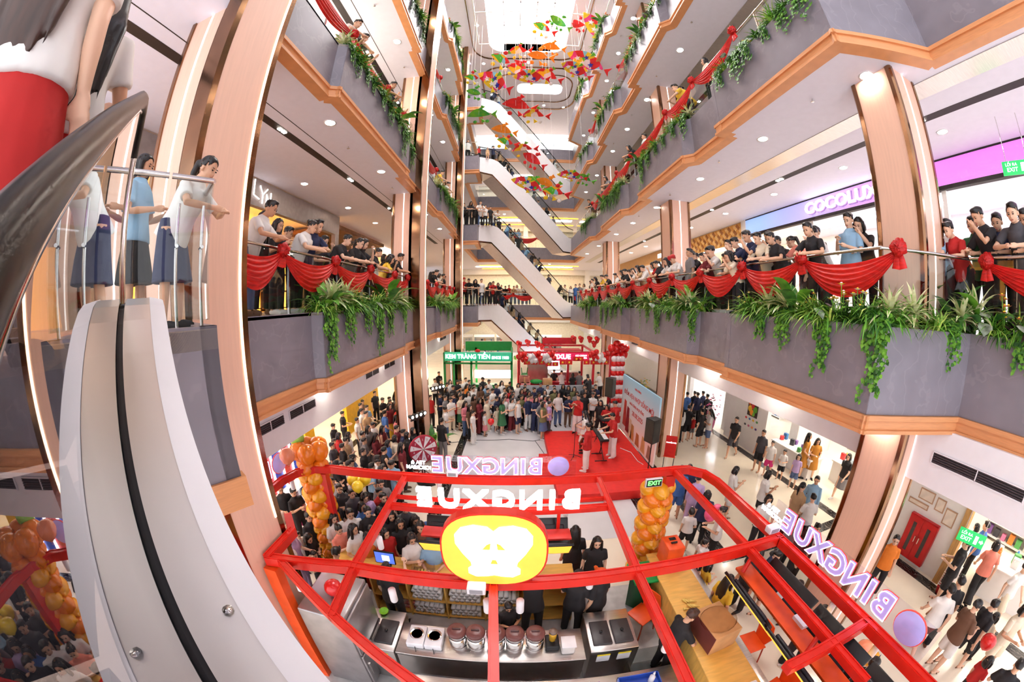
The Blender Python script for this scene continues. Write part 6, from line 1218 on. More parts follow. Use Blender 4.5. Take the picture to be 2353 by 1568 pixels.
def keyb(x, y, rz, label, z=.3):
    k = thing('keyboard', label, 'keyboard', (x, y, z), rz); MB().bbox((-.55, -.16, .86), (.55, .16, .94), .012).build('case', M_BLACK, k)
    for i in range(22): part(k, 'key', M_WPL, (-.5 + i * .0455, -.14, .94), (-.46 + i * .0455, .02, .95))
    for s_ in (-1, 1): MB().tube([(s_ * .3, -.1, 0), (-s_ * .3, .0, .86)], .018, 6).build('stand_leg', M_BLACK, k); MB().tube([(s_ * .3, -.22, .015), (s_ * .3, .22, .015)], .018, 6).build('stand_foot', M_BLACK, k)
keyb(v4.location.x - .48, v4.location.y, R(90), 'black keyboard on a crossed stand at the stage front'); 
d_ = thing('drum_pad', 'black electronic drum pad on a stand', 'drum', (v5.location.x - .48, v5.location.y + .02, .3)); MB().bbox((-.2, -.28, .92), (.2, .28, 1.0), .02).build('pad', M_BLACK, d_); MB().cyl((0, 0, 0), (0, 0, .92), .02, 8).build('pole', M_BLACK, d_)
for a in (0, 2.1, 4.2): MB().cyl((0, 0, .3), (math.cos(a) * .3, math.sin(a) * .3, 0), .012, 6).build('leg', M_BLACK, d_)
def micstand(x, y, z, label):
    m = thing('microphone_stand', label, 'stand', (x, y, z)); MB().cyl((0, 0, 0), (0, 0, 1.3), .012, 6).build('pole', M_BLACK, m); MB().cyl((0, 0, 1.3), (.25, .1, 1.42), .01, 6).build('boom', M_BLACK, m); MB().ball((.27, .11, 1.43), .03, 8, 6).build('microphone', M_BLACK, m)
    for a in (0, 2.1, 4.2): MB().cyl((0, 0, .12), (math.cos(a) * .28, math.sin(a) * .28, 0), .01, 6).build('leg', M_BLACK, m)
p = at_z(1318, 1052, .3); micstand(p.x, p.y, .3, 'microphone stand in front of the singer'); p = at_z(1370, 1010, .3); micstand(p.x, p.y, .3, 'low microphone stand by the drum pad')
def pa(x, y, z0, zc_, rz, label, h_=.68):
    p_ = thing('loudspeaker', label, 'speaker', (x, y, z0), rz); MB().prism([(-.2, -.18), (.2, -.18), (.14, .18), (-.14, .18)], zc_ - h_ / 2, zc_ + h_ / 2).build('cabinet', mat('speaker_black', (44, 42, 40), .6), p_); part(p_, 'grille', mat('speaker_grille', (64, 62, 52), .7), (-.18, -.19, zc_ - h_ / 2 + .04), (.18, -.178, zc_ + h_ / 2 - .04)); MB().cyl((0, 0, 0), (0, 0, zc_ - h_ / 2), .02, 8).build('pole', M_BLACK, p_)
    part(p_, 'base', M_BLACK, (-.3, -.28, 0), (.3, .28, .22))
pa(4.45, 9.2, 0, 1.85, R(-70), 'black loudspeaker on a pole beside the banner, front of the stage', .8); pa(4.3, 13.6, 0, 2.15, R(-50), 'black loudspeaker on a pole behind the drummer', .85)
cb = MB().tube([at_z(x, y, .012) for x, y in ((1030, 1018), (1090, 1012), (1130, 1012), (1170, 1010), (1225, 1014), (1270, 1006))], .012, 5).build('floor_cable', M_BLACK); tag(cb, 'black cable lying across the grey floor to the stage', 'cable'); cb = MB().tube([at_z(x, y, .012) for x, y in ((1230, 1014), (1245, 1035), (1262, 1060))], .01, 5).build('floor_cable', M_BLACK); tag(cb, 'short black cable beside the stage step', 'cable'); cb = MB().tube([at_z(x, y, .312) for x, y in ((1425, 1030), (1450, 1040), (1465, 1060), (1478, 1068))], .012, 5).build('floor_cable', M_WPL); tag(cb, 'white cable on the red stage', 'cable')
sg = thing('red_signboard', 'small red notice board on a stand at the stage corner', 'sign', (*at_z(1533, 1078, 0).xy, 0), R(-30)); part(sg, 'panel', M_STG, (-.2, -.02, .5), (.2, .02, 1.3)); text('lettering', 'KHUYẾN MÃI', .06, M_LIT, sg, (0, -.024, 1.05), (R(90), 0, 0), .002); MB().box((-.22, -.03, .48), (.22, .03, .5)).build('frame', M_KOR, sg)
for s_ in (-1, 1): MB().cyl((s_ * .18, 0, 0), (s_ * .18, 0, .5), .015, 6).build('leg', M_BLACK, sg)
# ---------------------------------------------------------------- wheel of fortune, plant, lights, trolley
mat('wheel_red', (168, 26, 60), .4); p = at_z(972, 1032, 1.3); wf = thing('prize_wheel', 'round red and white prize wheel by the middle left column', 'wheel', (p.x, p.y, 0), R(35)); MB().lathe((0, 0, 1.3), [(.46, -.02), (.48, 0), (.46, .02)], 32, 'y').build('rim', mat('wheel_rim', (170, 24, 50), .4), wf)
for i in range(14):
    a0, a1 = 2 * math.pi * i / 14, 2 * math.pi * (i + 1) / 14; o = MB().extr([(0, -.026, 1.3)] + [(.43 * math.cos(a0 + (a1 - a0) * k / 3), -.026, 1.3 + .43 * math.sin(a0 + (a1 - a0) * k / 3)) for k in range(4)], (0, -.006, 0)).build('sector', mat('wheel_red', (168, 26, 60), .4) if i % 2 else M_WPL, wf); t_ = text('number', str((i * 3) % 9 + 1), .11, M_WPL if i % 2 else MATS['wheel_red'], wf, (.32 * math.cos((a0 + a1) / 2), -.034, 1.3 + .32 * math.sin((a0 + a1) / 2)), (R(90), 0, 0), .001)
MB().lathe((0, -.04, 1.3), [(.04, -.01), (.04, .01)], 12, 'y').build('hub', M_CHROME, wf); MB().cyl((0, .03, 0), (0, .03, 1.3), .025, 8).build('pole', M_BLACK, wf); part(wf, 'base', M_BLACK, (-.25, -.2, 0), (.25, .25, .04))
p = at_z(1000, 1052, 0); pt = thing('potted_plant', 'broad leaved plant in a brown pot by the middle left column', 'plant', (p.x, p.y, 0)); MB().lathe((0, 0, 0), [(.16, 0), (.2, .2), (.24, .5), (.22, .5), (.2, .46), (0, .46)], 18).build('pot', mat('pot_brown', (150, 104, 70), .5), pt); f_ = obj('foliage', PL['tall'][0][0], [G2, G1, G2], pt, (0, 0, .45)); f_.scale = (1.2, 1.2, 1.2)
def flood(px, py, z, base, label, rz):
    p = at_z(px, py, z); f = thing('flood_light', label, 'lamp', (p.x, p.y, 0), rz); MB().cyl((0, 0, 0), (0, 0, z), .025, 8).build('pole', M_BLACK, f); part(f, 'crossbar', M_BLACK, (-.3, -.02, z - .02), (.3, .02, z + .02))
    for a in (0, 2.1, 4.2): MB().cyl((0, 0, .4), (math.cos(a) * .4, math.sin(a) * .4, 0), .015, 6).build('leg', M_BLACK, f)
    for i, x in enumerate((-.27, -.09, .09, .27)): h_ = MB().lathe((x, -.02, z + .12), [(.05, .12), (.075, 0), (.08, -.04)], 12, 'y').build('lamp_head', M_BLACK, f); MB().lathe((x, -.065, z + .12), [(.05, 0), (.0, -.004)], 12, 'y').build('lamp_glow', mat('flood_glow', (255, 250, 240), emit=8.), h_)
flood(1005, 897, 2.3, 0, 'black stage light bar with four white lamps, left of the crowd', R(50)); flood(960, 962, 2.2, 0, 'black stage light stand in front of the middle left column', R(60))
tr_ = thing('shopping_trolley', 'shopping trolley with a red bag in the front row', 'trolley', (*at_z(1050, 985, 0).xy, 0), R(20)); MB().bbox((-.28, -.2, .75), (.28, .2, 1.15), .05).build('red_bag', M_STG, tr_)
for sx in (-1, 1):
    for sy in (-1, 1): MB().cyl((sx * .24, sy * .17, .06), (sx * .26, sy * .19, .75), .012, 6).build('frame_bar', M_CHROME, tr_); MB().lathe((sx * .24, sy * .17, .05), [(.05, -.012), (.05, .012)], 10, 'y').build('wheel', M_BLACK, tr_)
# ---------------------------------------------------------------- far kiosks
M_KG = mat('kiosk_green', (28, 140, 60), .4); GX0, GX1, GY0, GY1 = -4.1, -.15, 18.5, 21.0
k = thing('green_kiosk', 'green framed ice cream kiosk below the far escalator', 'kiosk')
for x in (GX0, GX0 + .55, GX0 + 1.6, GX1): part(k, 'post', M_KG, (x - .06, GY0, 0), (x + .06, GY0 + .12, 2.9)); part(k, 'post', M_KG, (x - .06, GY1, 0), (x + .06, GY1 + .12, 2.9))
for z in (2.25, 2.85): part(k, 'beam', M_KG, (GX0, GY0, z), (GX1, GY0 + .1, z + .09)); part(k, 'beam', M_KG, (GX1 - .05, GY0, z), (GX1 + .05, GY1, z + .09)); part(k, 'beam', M_KG, (GX0 - .05, GY0, z), (GX0 + .05, GY1, z + .09))
part(k, 'back_board', M_KG, (GX0 + .9, GY1, 2.7), (GX1, GY1 + .1, 3.3)); part(k, 'counter', M_KG, (GX0 + 1.6, GY0 + .1, 0), (GX0 + 3.1, GY0 + .6, 1.0)); part(k, 'worktop', M_OAK, (GX0 + 3.1, GY0 + .1, 0), (GX1, GY0 + .7, 1.0)); MB().bbox((GX0 + 1.5, GY1 - .2, .9), (GX1, GY1, 1.4), .02).build('glass_case', M_PANEL, k); text('lettering', 'Big C', .3, M_LAB, k, (GX0 + 2.1, GY0 + .08, .75), (R(90), 0, 0), .004)
s = thing('kiosk_sign', 'green lit sign reading KEM TRÀNG TIỀN SINCE 1958', 'sign', (-2.1, GY0 - .1, 2.72)); MB().bbox((-1.95, -.05, -.26), (1.95, .05, .26), .03).build('light_box', mat('sign_green', (40, 150, 110), .4, emit=.5), s); M_GLOW = mat('sign_glow_white', (255, 255, 255), emit=2.2)
text('lettering', 'KEM TRÀNG TIỀN', .36, M_GLOW, s, (-.58, -.07, 0), (R(90), 0, 0), .02, bold=.004, sx=.9); text('lettering', 'SINCE 1958', .22, M_GLOW, s, (1.3, -.07, -.05), (R(90), 0, 0), .02, bold=.006, sx=.9); MB().ball((0, 0, .34), .15, 12, 8, (1, .4, .7)).build('rose', M_STG, s)
gm = thing('green_awning', 'pale rear awning with leafy garland behind the green kiosk', 'awning', (-1.8, 22.6, 2.0)); part(gm, 'canopy', M_WHITE, (-2.0, -.1, 0), (2.4, .3, .35)); o = MB()
for i in range(160): heart(o, (random.uniform(-2, 2.4), -.12, random.uniform(-.12, .12)), (random.uniform(-1, 1), -.4, random.uniform(-1, 1)), (0, -1, .3), .11)
o.build('garland', G1, gm)
M_MR = mat('mixue_red', (200, 26, 40), .4); MX0, MX1, MY0, MY1 = .3, 4.85, 19.2, 22.6
k = thing('red_kiosk', 'red framed tea kiosk with balloons behind the stage crowd', 'kiosk')
for x, y in ((MX0, MY0), (MX1, MY0), (MX0, MY1), (MX1, MY1), (3.3, MY0 + .2)): part(k, 'post', M_MR, (x - .07, y - .07, 0), (x + .07, y + .07, 2.9))
for y in (MY0, MY1): part(k, 'beam', M_MR, (MX0, y - .05, 2.8), (MX1, y + .05, 2.92))
for x in (MX0, 2.4, MX1): part(k, 'beam', M_MR, (x - .05, MY0, 2.82), (x + .05, MY1, 2.94))
part(k, 'roof_board', mat('mixue_roof', (200, 50, 60), .4), (1.8, MY0 - .05, 2.95), (4.1, MY0 + .9, 3.0)); part(k, 'back_board', M_MR, (2.0, MY1, 2.95), (4.4, MY1 + .1, 3.4)); part(k, 'counter', M_MR, (MX0, MY0 + .3, 0), (MX1, MY0 + .7, .95)); part(k, 'steel_unit', M_STEEL, (.9, MY1 - 1.0, 0), (2.3, MY1 - .4, 2.0)); part(k, 'steel_unit', M_STEEL, (2.6, MY1 - .9, 0), (4.6, MY1 - .4, 1.1)); part(k, 'menu_board', M_PANELC, (1.9, MY1 - .3, 1.2), (3.2, MY1 - .25, 2.3))
s = thing('kiosk_sign', 'red sign with white glowing MIXUE lettering', 'sign', (3.05, MY0 - .12, 2.62)); MB().bbox((-1.35, -.05, -.24), (1.5, .05, .24), .02).build('light_box', mat('sign_mix', (190, 24, 70), .4, emit=.5), s); text('lettering', 'MIXUE', .4, M_GLOW, s, (-.25, -.07, 0), (R(90), 0, 0), .02, bold=.012); text('small_words', 'ICE CREAM\n& MILK TEA', .14, M_GLOW, s, (.98, -.07, 0), (R(90), 0, 0), .01); MB().lathe((-1.05, -.07, 0), [(.0, -.02), (.14, -.02), (.14, .02), (0, .02)], 16, 'y').build('badge', M_GLOW, s)
def bcluster(x, y, z, cols, label, n=7, r=.3, sc=1.25):
    t = thing('balloon_cluster', label, 'balloons', (x, y, z))
    for i in range(n): a = i * 2.4; q = r * math.sqrt((i + .5) / n); o = obj('balloon', BAL, BM[cols[i % len(cols)]], t, (math.cos(a) * q, -.1 * (i % 2), math.sin(a) * q)); o.scale = (sc,) * 3
for i, (px, py, c_) in enumerate([(1200, 820, ('red',)), (1222, 823, ('white',)), (1233, 818, ('red',)), (1255, 822, ('white',)), (1265, 818, ('red',)), (1365, 815, ('red',)), (1378, 822, ('white',)), (1390, 818, ('red',)), (1405, 822, ('white', 'red'))]): p = at_y(px, py, MY0 - .25); bcluster(p.x, p.y, p.z, c_, '%s balloon cluster along the red kiosk, %s from the left' % (c_[0], ORD[i]), 6, .26)
for i, (px, py) in enumerate([(1193, 790), (1213, 787), (1235, 790), (1245, 796), (1318, 778), (1335, 779), (1355, 779), (1372, 780), (1365, 790)]): p = at_y(px, py, MY1); bcluster(p.x, p.y, p.z, ('red',), 'red balloon cluster on the red kiosk roof, %s from the left' % ORD[i], 3, .16, 1.1)
p = at_y(1421, 808, 14.6); bcluster(p.x, p.y, p.z, ('red',), 'big red balloon bunch topping the balloon pillar', 10, .42, 1.4)
tb = thing('balloon_pillar', 'red and white striped balloon pillar at the far corner of the banner', 'balloons', (4.75, 14.4, 0)); z = .2; i = 0
while z < 3.3:
    for j in range(3): o = obj('balloon', BAL, BM['red' if i % 2 else 'white'], tb, (-.15 + j * .2, -.1, z)); o.scale = (1.1,) * 3
    z += .22; i += 1
part(tb, 'post', M_MR, (-.35, -.05, 0), (-.25, .05, 3.4))
fl = MB().box((-.13, -.004, -.18), (.13, .004, 0)).mesh('cloth'); fs = MB().extr([(x, -.006, z - .09) for x, z in star_pts(.055)], (0, -.004, 0)).mesh('star'); M_FST = mat('flag_yellow', (250, 220, 40), .5)
for i, px in enumerate((1211, 1228, 1245, 1261, 1276, 1293, 1308, 1325, 1334, 1348, 1364, 1378, 1394)): p = at_y(px, 828 + (4 if 2 < i < 5 else 0) - (8 if i in (7, 8) else 0), MY0 - .2); t = thing('small_flag', 'small red flag with yellow star on the red kiosk, %s from the left' % ORD[i], 'flag', p, 0, 'flags strung on the red kiosk'); obj('cloth', fl, M_STG, t); obj('star', fs, M_FST, t); t.scale = (1.5, 1, 1.5)
for i, (px, py, w_, m_, lab) in enumerate([(1258, 878, .55, M_CARD, 'brown carton stacked behind the crowd'), (1205, 872, .6, mat('crate_brick', (190, 110, 90), .6), 'brick coloured crate left of the green sack'), (1208, 884, .55, mat('crate_pink', (240, 150, 150), .6), 'pink crate left of the green sack'), (1258, 893, .55, mat('carton_red', (214, 70, 50), .6), 'red carton under the brown carton')]): p = at_y(px, py, 18.9); o = thing('carton', lab, 'box', (p.x, 18.9, p.z)); MB().bbox((-w_ / 2, -.2, -.2), (w_ / 2, .2, .2), .01).build('box', m_, o); part(o, 'tape', M_OAK, (-.03, -.202, -.2), (.03, -.198, .2))
p = at_y(1232, 877, 18.8); o = thing('green_sack', 'green sack lying behind the crowd', 'sack', (p.x, p.y, p.z)); MB().ball((0, 0, 0), .32, 14, 8, (1.2, .7, .45)).build('sack', mat('sack_green', (20, 150, 60), .5), o); p = at_y(1205, 860, 19); o = thing('green_chair', 'green plastic stool upturned beside the red kiosk post', 'stool', (p.x, p.y, p.z)); MB().prism([(-.2, -.2), (.2, -.2), (.16, .16), (-.16, .16)], 0, .05).build('seat', M_KG, o)
for s_ in (-1, 1): MB().cyl((s_ * .15, 0, .05), (s_ * .18, 0, .4), .025, 6).build('leg', M_KG, o)
pw = struct('wall_stage_back'); MB().box((.3, 18.55, 0), (5.0, 18.65, .98)).build('low_grey_panel', mat('grey_lowwall', (176, 180, 188), .5), pw)
# ---------------------------------------------------------------- the crowd: spots read off the photograph, put on the floor they stand on
TOPS = {'t': 'tee', 'l': 'long', 'n': 'tank', 'p': 'polo', 'd': 'dress'}; BOTS = {'t': 'trousers', 's': 'shorts', 'k': 'skirt', 'w': 'wide'}; HRS = {'s': 'short', 'r': 'crop', 'b': 'bob', 'l': 'long', 't': 'tail', 'u': 'bun', 'p': 'cap'}
def crowd(txt, ox, oy, sc, floor, area, look, poses, group, plane=None, rows=(0, .5, 1.), hh=None, pmap=None):
    rnd = random.Random(len(txt)); placed = []
    for i, tk in enumerate(t for t in txt.split(';') if t.strip()):
        f = tk.split(); px, py = ox + float(f[0]) / sc, oy + float(f[1]) / sc; c = f[2]; child = len(c) > 5 and c[5] == 'c'; pose = poses[i % len(poses)]; row = 0; face = None; h = (1.15 if child else 1.63 + rnd.uniform(-.06, .08))
        for e in f[3:]:
            if e in POSES: pose = e
            elif e[0] == '@': row = int(e[1:])
            elif e[0] == '>': face = R(float(e[1:]))
            elif e[0] == 'h': h = float(e[1:])
        if plane is None:
            k = .93 * (.97 if POSES[pose].get('lean') else 1); p = at_z(px, py, floor + h * k)
        else:
            ax_, val = plane; val = val + rows[row] * (1 if val > 0 else -1); p = at_x(px, py, val) if ax_ == 'x' else at_y(px, py, val); k = .93 * (.95 if POSES[pose].get('lean') else 1); h = min(1.86, max(.9, (p.z - floor) / k)); child = child or h < 1.2
            if child and h < .95: h = .95
        x, y = p.x, p.y
        for _ in range(6):                                   # nobody stands inside somebody else
            hit = [q for q in placed if (q[0] - x) ** 2 + (q[1] - y) ** 2 < .34 ** 2]
            if not hit: break
            q = hit[0]; dx, dy = x - q[0], y - q[1]; L = math.hypot(dx, dy) or 1e-3; x, y = q[0] + dx / L * .36 + rnd.uniform(-.02, .02), q[1] + dy / L * .36
        for cx0, cx1, cy0, cy1 in ((-4.5, -3.0, 2.0, 3.4), (-4.5, -3.0, 10.4, 11.8), (-4.5, -3.0, 18.8, 20.3), (5.35, 6.65, 2.1, 3.45), (5.35, 6.65, 10.55, 11.95), (5.35, 6.65, 19.05, 20.45)):
            if cx0 < x < cx1 and cy0 < y < cy1 and plane is None: x, y = min(((cx0, y), (cx1, y), (x, cy0), (x, cy1)), key=lambda q: (q[0] - x) ** 2 + (q[1] - y) ** 2)
            elif cx0 < x < cx1 and cy0 < y < cy1: y = cy0 if y < (cy0 + cy1) / 2 else cy1
        placed.append((x, y)); lx, ly = (look if not callable(look) else look(x, y)); rz = face if face is not None else fz(lx - x, ly - y) + rnd.uniform(-.35, .35)
        person(x, y, floor, rz, pose, TOPS[c[0]], c[1], BOTS[c[2]], c[3], HRS[c[4]], c[6] if len(c) > 6 else 'k', child, h, area, group, shoe='s' if BOTS[c[2]] == 'shorts' else rnd.choice('kwu'))
ST = (3.0, 11.0); SP = ['stand', 'cross', 'stand2', 'hold', 'stand', 'phone']
crowd("150 45 tktks;100 130 twtks;175 140 tktks;245 180 twtts;285 145 twtjl;375 150 tktks;415 145 twtks;475 120 twtks;515 150 tktks;490 195 totkl;680 115 tktkp;755 145 twtks;575 200 twtks;650 215 lutkl;715 195 tltjs;840 195 tntns;910 160 twtkl;1010 170 tktkr;1110 190 twtkb;1170 195 tktks;1190 235 tmtks;320 215 tktks;270 235 tktkl;440 260 tktks;505 290 lwtkl;385 290 tktkl;590 235 twtks;530 230 twtkb;"
      "225 340 tgtjt;285 360 twtct;315 320 tntks;410 330 tcket;575 330 tutkl;160 310 tntks;45 335 trtks;800 255 twtks;740 250 tdtks;945 245 twtks;1000 250 trtkb;1050 285 tgtks;955 310 tptkl;1020 310 lwtkl;1150 260 tktkb;1240 285 tptkl;1300 240 tntks;470 410 lptjl;525 455 tutkl;635 375 lmwmb cross;710 380 tcwcu;740 330 twtks;850 350 tntks cross;940 350 twtkl;915 385 dekeb cross;1005 370 twwmb;1100 380 nwsns;1150 330 titks;1220 350 tnswu;1260 330 tptku;"
      "545 515 twwwt h1.45;600 510 lrwybc;725 490 twkptc;805 445 twswbc;860 460 dcktbc h1.25;225 480 twtju;180 625 tktgs >150", 980, 850, 5.272, 0, 'in the front crowd', ST, SP, 'front crowd watching the stage')
crowd("170 185 tntks;255 210 twtks;95 245 tntks;30 280 tptkl;220 270 twtkl;150 300 tptkb;340 250 titks;335 215 tktks;445 200 tktkl;510 215 tktkl;580 230 titkl;610 285 tgktl;705 210 tdtks;835 205 tntks;805 240 tktks;820 275 tktks;770 250 tktkb;1030 210 trtks;1105 225 tytks;1055 255 trtks;385 300 twtjb;510 330 tntus;705 305 tktjs;805 305 twsks;20 345 tntws;115 355 tnwnl;180 390 tgtgs;215 335 tptkb;250 345 twtkb;205 420 nikjb cross;255 410 lvtds >80;1035 300 titks;900 400 tktkl;975 450 trtkb", 1210, 850, 5.272, 0, 'right of the front crowd', ST, SP, 'front crowd watching the stage')
crowd("330 30 tktkp;740 80 tktkp;770 115 tktks;640 40 tgtks;430 45 twtks;560 60 tktkb;900 60 twtks", 1210, 850, 5.272, 0, 'at the red kiosk', (2.5, 24), ['work', 'hold'], 'staff and customers of the red kiosk')
crowd("430 105 tktks;505 170 tktks phone;555 165 tktks;635 105 tktkl;650 160 trtkb;630 205 tktkl;575 230 tmwyl;645 255 trtkb;610 185 twtks;350 245 tltjs;290 225 tktks;310 190 tutks;300 280 twtks;345 305 tttks;525 300 tbtns >130;110 305 tktks;255 370 twtks;410 415 twtks;365 450 tgtgl;505 450 nmtml;645 450 tmtks;690 480 tntks cross;675 345 tptkl;435 525 lmtkl;310 510 tgtks;320 565 tgtks;625 545 tctkb;745 515 tkwkb cross;805 470 tktkb raise;555 595 tbtkb;690 620 tmtkl;520 665 nktks;315 675 tktku;450 750 twtks;400 825 tltks;590 800 tltks;515 845 tktkb;145 570 ttsts;170 515 twtkl;75 520 trtkb;35 565 trtksc;20 440 tktks;110 630 tktks;20 620 tdtks;75 660 tekebc;215 740 tjtku;185 785 twtks;90 800 tktks", 760, 880, 4.268, 0, 'in the left crowd', ST, SP, 'crowd between the left columns')
QK = (-1.5, 4.2)
crowd("445 200 ttsts;545 205 tktks;610 195 twtks;485 320 twsks;535 365 tdtks;620 400 tdtks;685 420 tvtkb;445 420 tmtkb;490 480 tktkl;690 490 tbtkb;610 540 twtks;545 560 twtkl;540 605 tstku;615 640 twtkl;720 660 twtku;730 525 tktks;130 370 tktks;195 390 tktks;260 440 thshtc;95 505 twtks;325 560 tktks;195 690 tvtvl;320 700 tktkbc h1.35;265 680 twtwsc;295 820 tktkbc", 600, 1000, 2.988, 0, 'in the kiosk queue', QK, ['stand', 'hold', 'phone', 'stand2', 'cross'], 'customers crowding round the kiosk')
crowd("205 190 tgtku;190 265 trtks;225 310 tktks;65 310 tvtkb;195 430 tktkb;280 460 tktkl;335 505 tktkl;410 545 tktkl;440 450 tdtks;545 560 tutkl;265 605 trtkb;470 660 twtkb;640 700 tltwr0g;160 640 totkb;590 460 tbtbs;125 60 tltks;180 10 twtks;225 60 tktks;290 30 tltks", 820, 1060, 3.732, 0, 'before the lit letters', QK, ['hold', 'stand', 'stand2', 'phone'], 'customers crowding round the kiosk')
for (px, py, pose, face, hr, hc, lab) in [(772, 1268, 'work', (0, 1), 'cap', 'k', 'staff member in black shirt and cap at the register'), (908, 1262, 'raise', (.2, 1), 'short', 'k', 'staff member in black shirt stretching an arm over the counter'), (1320, 1285, 'hold', (.5, 1), 'cap', 'k', 'staff member in black shirt and black cap holding flowers'), (1377, 1300, 'stand', (-.6, .8), 'cap', 'o', 'staff member in black shirt and orange cap behind the front beam'), (1168, 1395, 'phone', (.3, -1), 'crop', 'k', 'staff member in black shirt crouched by the urns with a phone'), (1228, 1330, 'work', (0, 1), 'short', 'k', 'staff member in black shirt hidden by the emblem'), (1565, 1420, 'work', (1, .1), 'short', 'n', 'staff member in black shirt at the right counter')]:
    p = at_z(px, py, 1.55 if 'crouched' not in lab else 1.2); person(p.x, min(p.y, 3.85) if py < 1350 else p.y, 0, fz(*face), pose, 'tee', 'k', 'trousers', 'k', hair=hr, hc=hc, label=lab, h=1.66 if 'crouched' not in lab else 1.3)
for (px, py, lab, sd) in ((1322, 1225, 'woman in black with very long black hair seen from behind', 1), (1372, 1250, 'woman in black top with long hair facing the counter', -1)): p = at_z(px, py, 1.5); person(p.x, p.y, 0, fz(.1 * sd, sd), 'stand', 'tee', 'k', 'trousers', 'k', 'long', label=lab)
crowd("235 420 lwtkl >180;300 420 tkskss >180;335 490 trsgsc >180;410 450 tksks >200;470 450 twsjl phone >250;285 310 tbtks >180;345 300 tktks >180;370 312 tntks >180;415 300 tntks >200;450 325 tktks >200;475 385 twtkb >230;690 525 tksds >-60 walk;910 625 pdsks >-70;985 710 twsht >-60 h1.35;1085 775 twsksc >-60;1200 815 tvsjbc h1.25 >-60;1280 650 daktl >40;1345 690 daktl >-30;680 930 twswb phone >70;945 965 twskb phone >60;950 1165 twtkb >-20 hold;1225 1065 ttwkt >90;1345 1010 lltks >-60;1315 1160 twtks >150;1165 1340 tgtkl;1275 1430 tktkb;1355 1390 twtktc h1.2;375 1000 lvtvs >150;240 930 tbsbs >160;300 920 tnsgs >160;450 1130 tntkb >150;320 1270 twsksc h1.25 >150;575 1265 twtku >-120;430 1520 twtksc;1610 830 tkkgb >-90 walk", 1500, 820, 3.563, 0, 'on the right walkway', (6, 0), ['stand', 'stand2', 'hold'], 'visitors on the right walkway')
crowd("440 665 totkt >-60;785 1010 twsms >130 walk;825 960 tktks >130;950 1085 tuswu hold >60;1045 1095 tksks >60 walk;1075 1150 tctkbc >60;1075 715 tswkb >120 walk;955 580 tkskbc >180;1015 580 tbtks >180;890 690 tksks >200;1245 850 twscs >-30 walk;1255 1110 tcscb >-30;1035 1430 trskbc >60;1215 1470 tktks >100", 1900, 1000, 2.7616, 0, 'near the bookshop', (6, 0), ['stand', 'hold'], 'visitors near the bookshop')
crowd("485 560 tysobc >90;655 690 tytkl >100;1080 470 tnskp >-110 hold;455 355 twskbc;1270 720 trtkbc;1465 960 tttkb >100;1895 1420 tktkp >100;920 440 tktkb", 1500, 1150, 3.752, 0, 'beside the right counter', (2, 3), ['hold', 'stand'], 'customers at the right counter')
# galleries
LK = lambda x, y: (x - 3, y + .5)
crowd("1165 60 pltks phone @1;955 160 tktks rail;1005 75 twtks @2;870 100 tstkt @2 >-160;935 105 tktks @2;1285 140 tktkb @2;715 215 tktks rail;620 215 pctks rail;685 130 tktkb @1;740 165 tktks @2;565 190 tntks rail2;490 240 tntks rail2;430 275 tktks @1;340 250 tktks;310 290 twtksc;240 335 tmtks rail;200 300 tgtks @1;175 270 tktks @1;275 295 tktkb @1;75 295 tgtks;20 350 twtkp0r rail;450 325 tktksc;120 330 tgtks @1;540 330 tctkbc", 1560, 480, 2.989, LEV[0][1], 'at the right rail', LK, ['rail', 'stand', 'rail2'], 'onlookers along the right first gallery rail', ('x', 5.22), (0, .45, .9))
crowd("945 190 twtkl rail;855 210 tktkt rail;800 235 trtkb;705 255 lwtks rail;630 265 tttkl rail2;580 290 twtkb;550 260 tdtks @1;515 290 tktks rail;455 310 tktkb;405 330 twtks rail;340 350 tktkl;295 350 tktks;260 340 tytks rail;205 350 tktks;175 360 tktkb;130 360 tktkb @1;95 385 twtks;470 345 tktkb @1;1150 330 tgtks @1", 1340, 560, 4.483, LEV[0][1], 'far right rail', LK, ['rail', 'stand', 'rail2'], 'onlookers along the right first gallery rail', ('x', 5.22), (0, .45, .9))
crowd("470 140 tetks @1;575 185 tktks rail2;650 180 tntks @1;360 300 trtks rail;270 300 tltks;240 190 twtks @1;775 150 tdtks rail;730 210 tktks @1;820 250 tntks @1", 2100, 440, 3.2, LEV[0][1], 'near right corner', lambda x, y: (x - 3, y + 1), ['rail', 'stand'], 'onlookers at the near right corner', ('x', 6.75), (0, .45, .9))
LKL = lambda x, y: (x + 3, y + .3)
crowd("140 180 twtjs rail;290 170 tktks @1;430 340 tktkl phone;590 360 twtku rail;675 330 tntks rail;970 490 tktks rail;1065 490 tstku @1;1130 530 tktkt rail;1190 540 tktkl rail2;1310 610 tktku rail;1395 600 twtkb @1;1465 670 tytkbc;1545 630 tktks rail;1600 710 tttkb;1665 700 tktks rail;1705 770 tktksc;1740 780 tktks;800 520 tdtks @1;380 260 tmtks @2;1490 620 tktkb @1", 540, 440, 4.356, LEV[0][1], 'at the left rail', LKL, ['rail', 'stand', 'rail2'], 'onlookers along the left first gallery rail', ('x', -4.05), (0, .45, .9))
crowd("1940 810 tktks;1960 830 tktkl;1990 850 twtkb;2030 820 twtks @1;2085 850 tktks;2140 870 tktks;2175 870 tktks @1;2210 900 tktkb;1925 800 tktks @1;2110 860 twtkb @1", 540, 440, 4.356, LEV[0][1], 'beyond the middle column', LKL, ['rail', 'stand', 'rail2'], 'onlookers along the left first gallery rail', ('x', -4.05), (0, .45, .9))
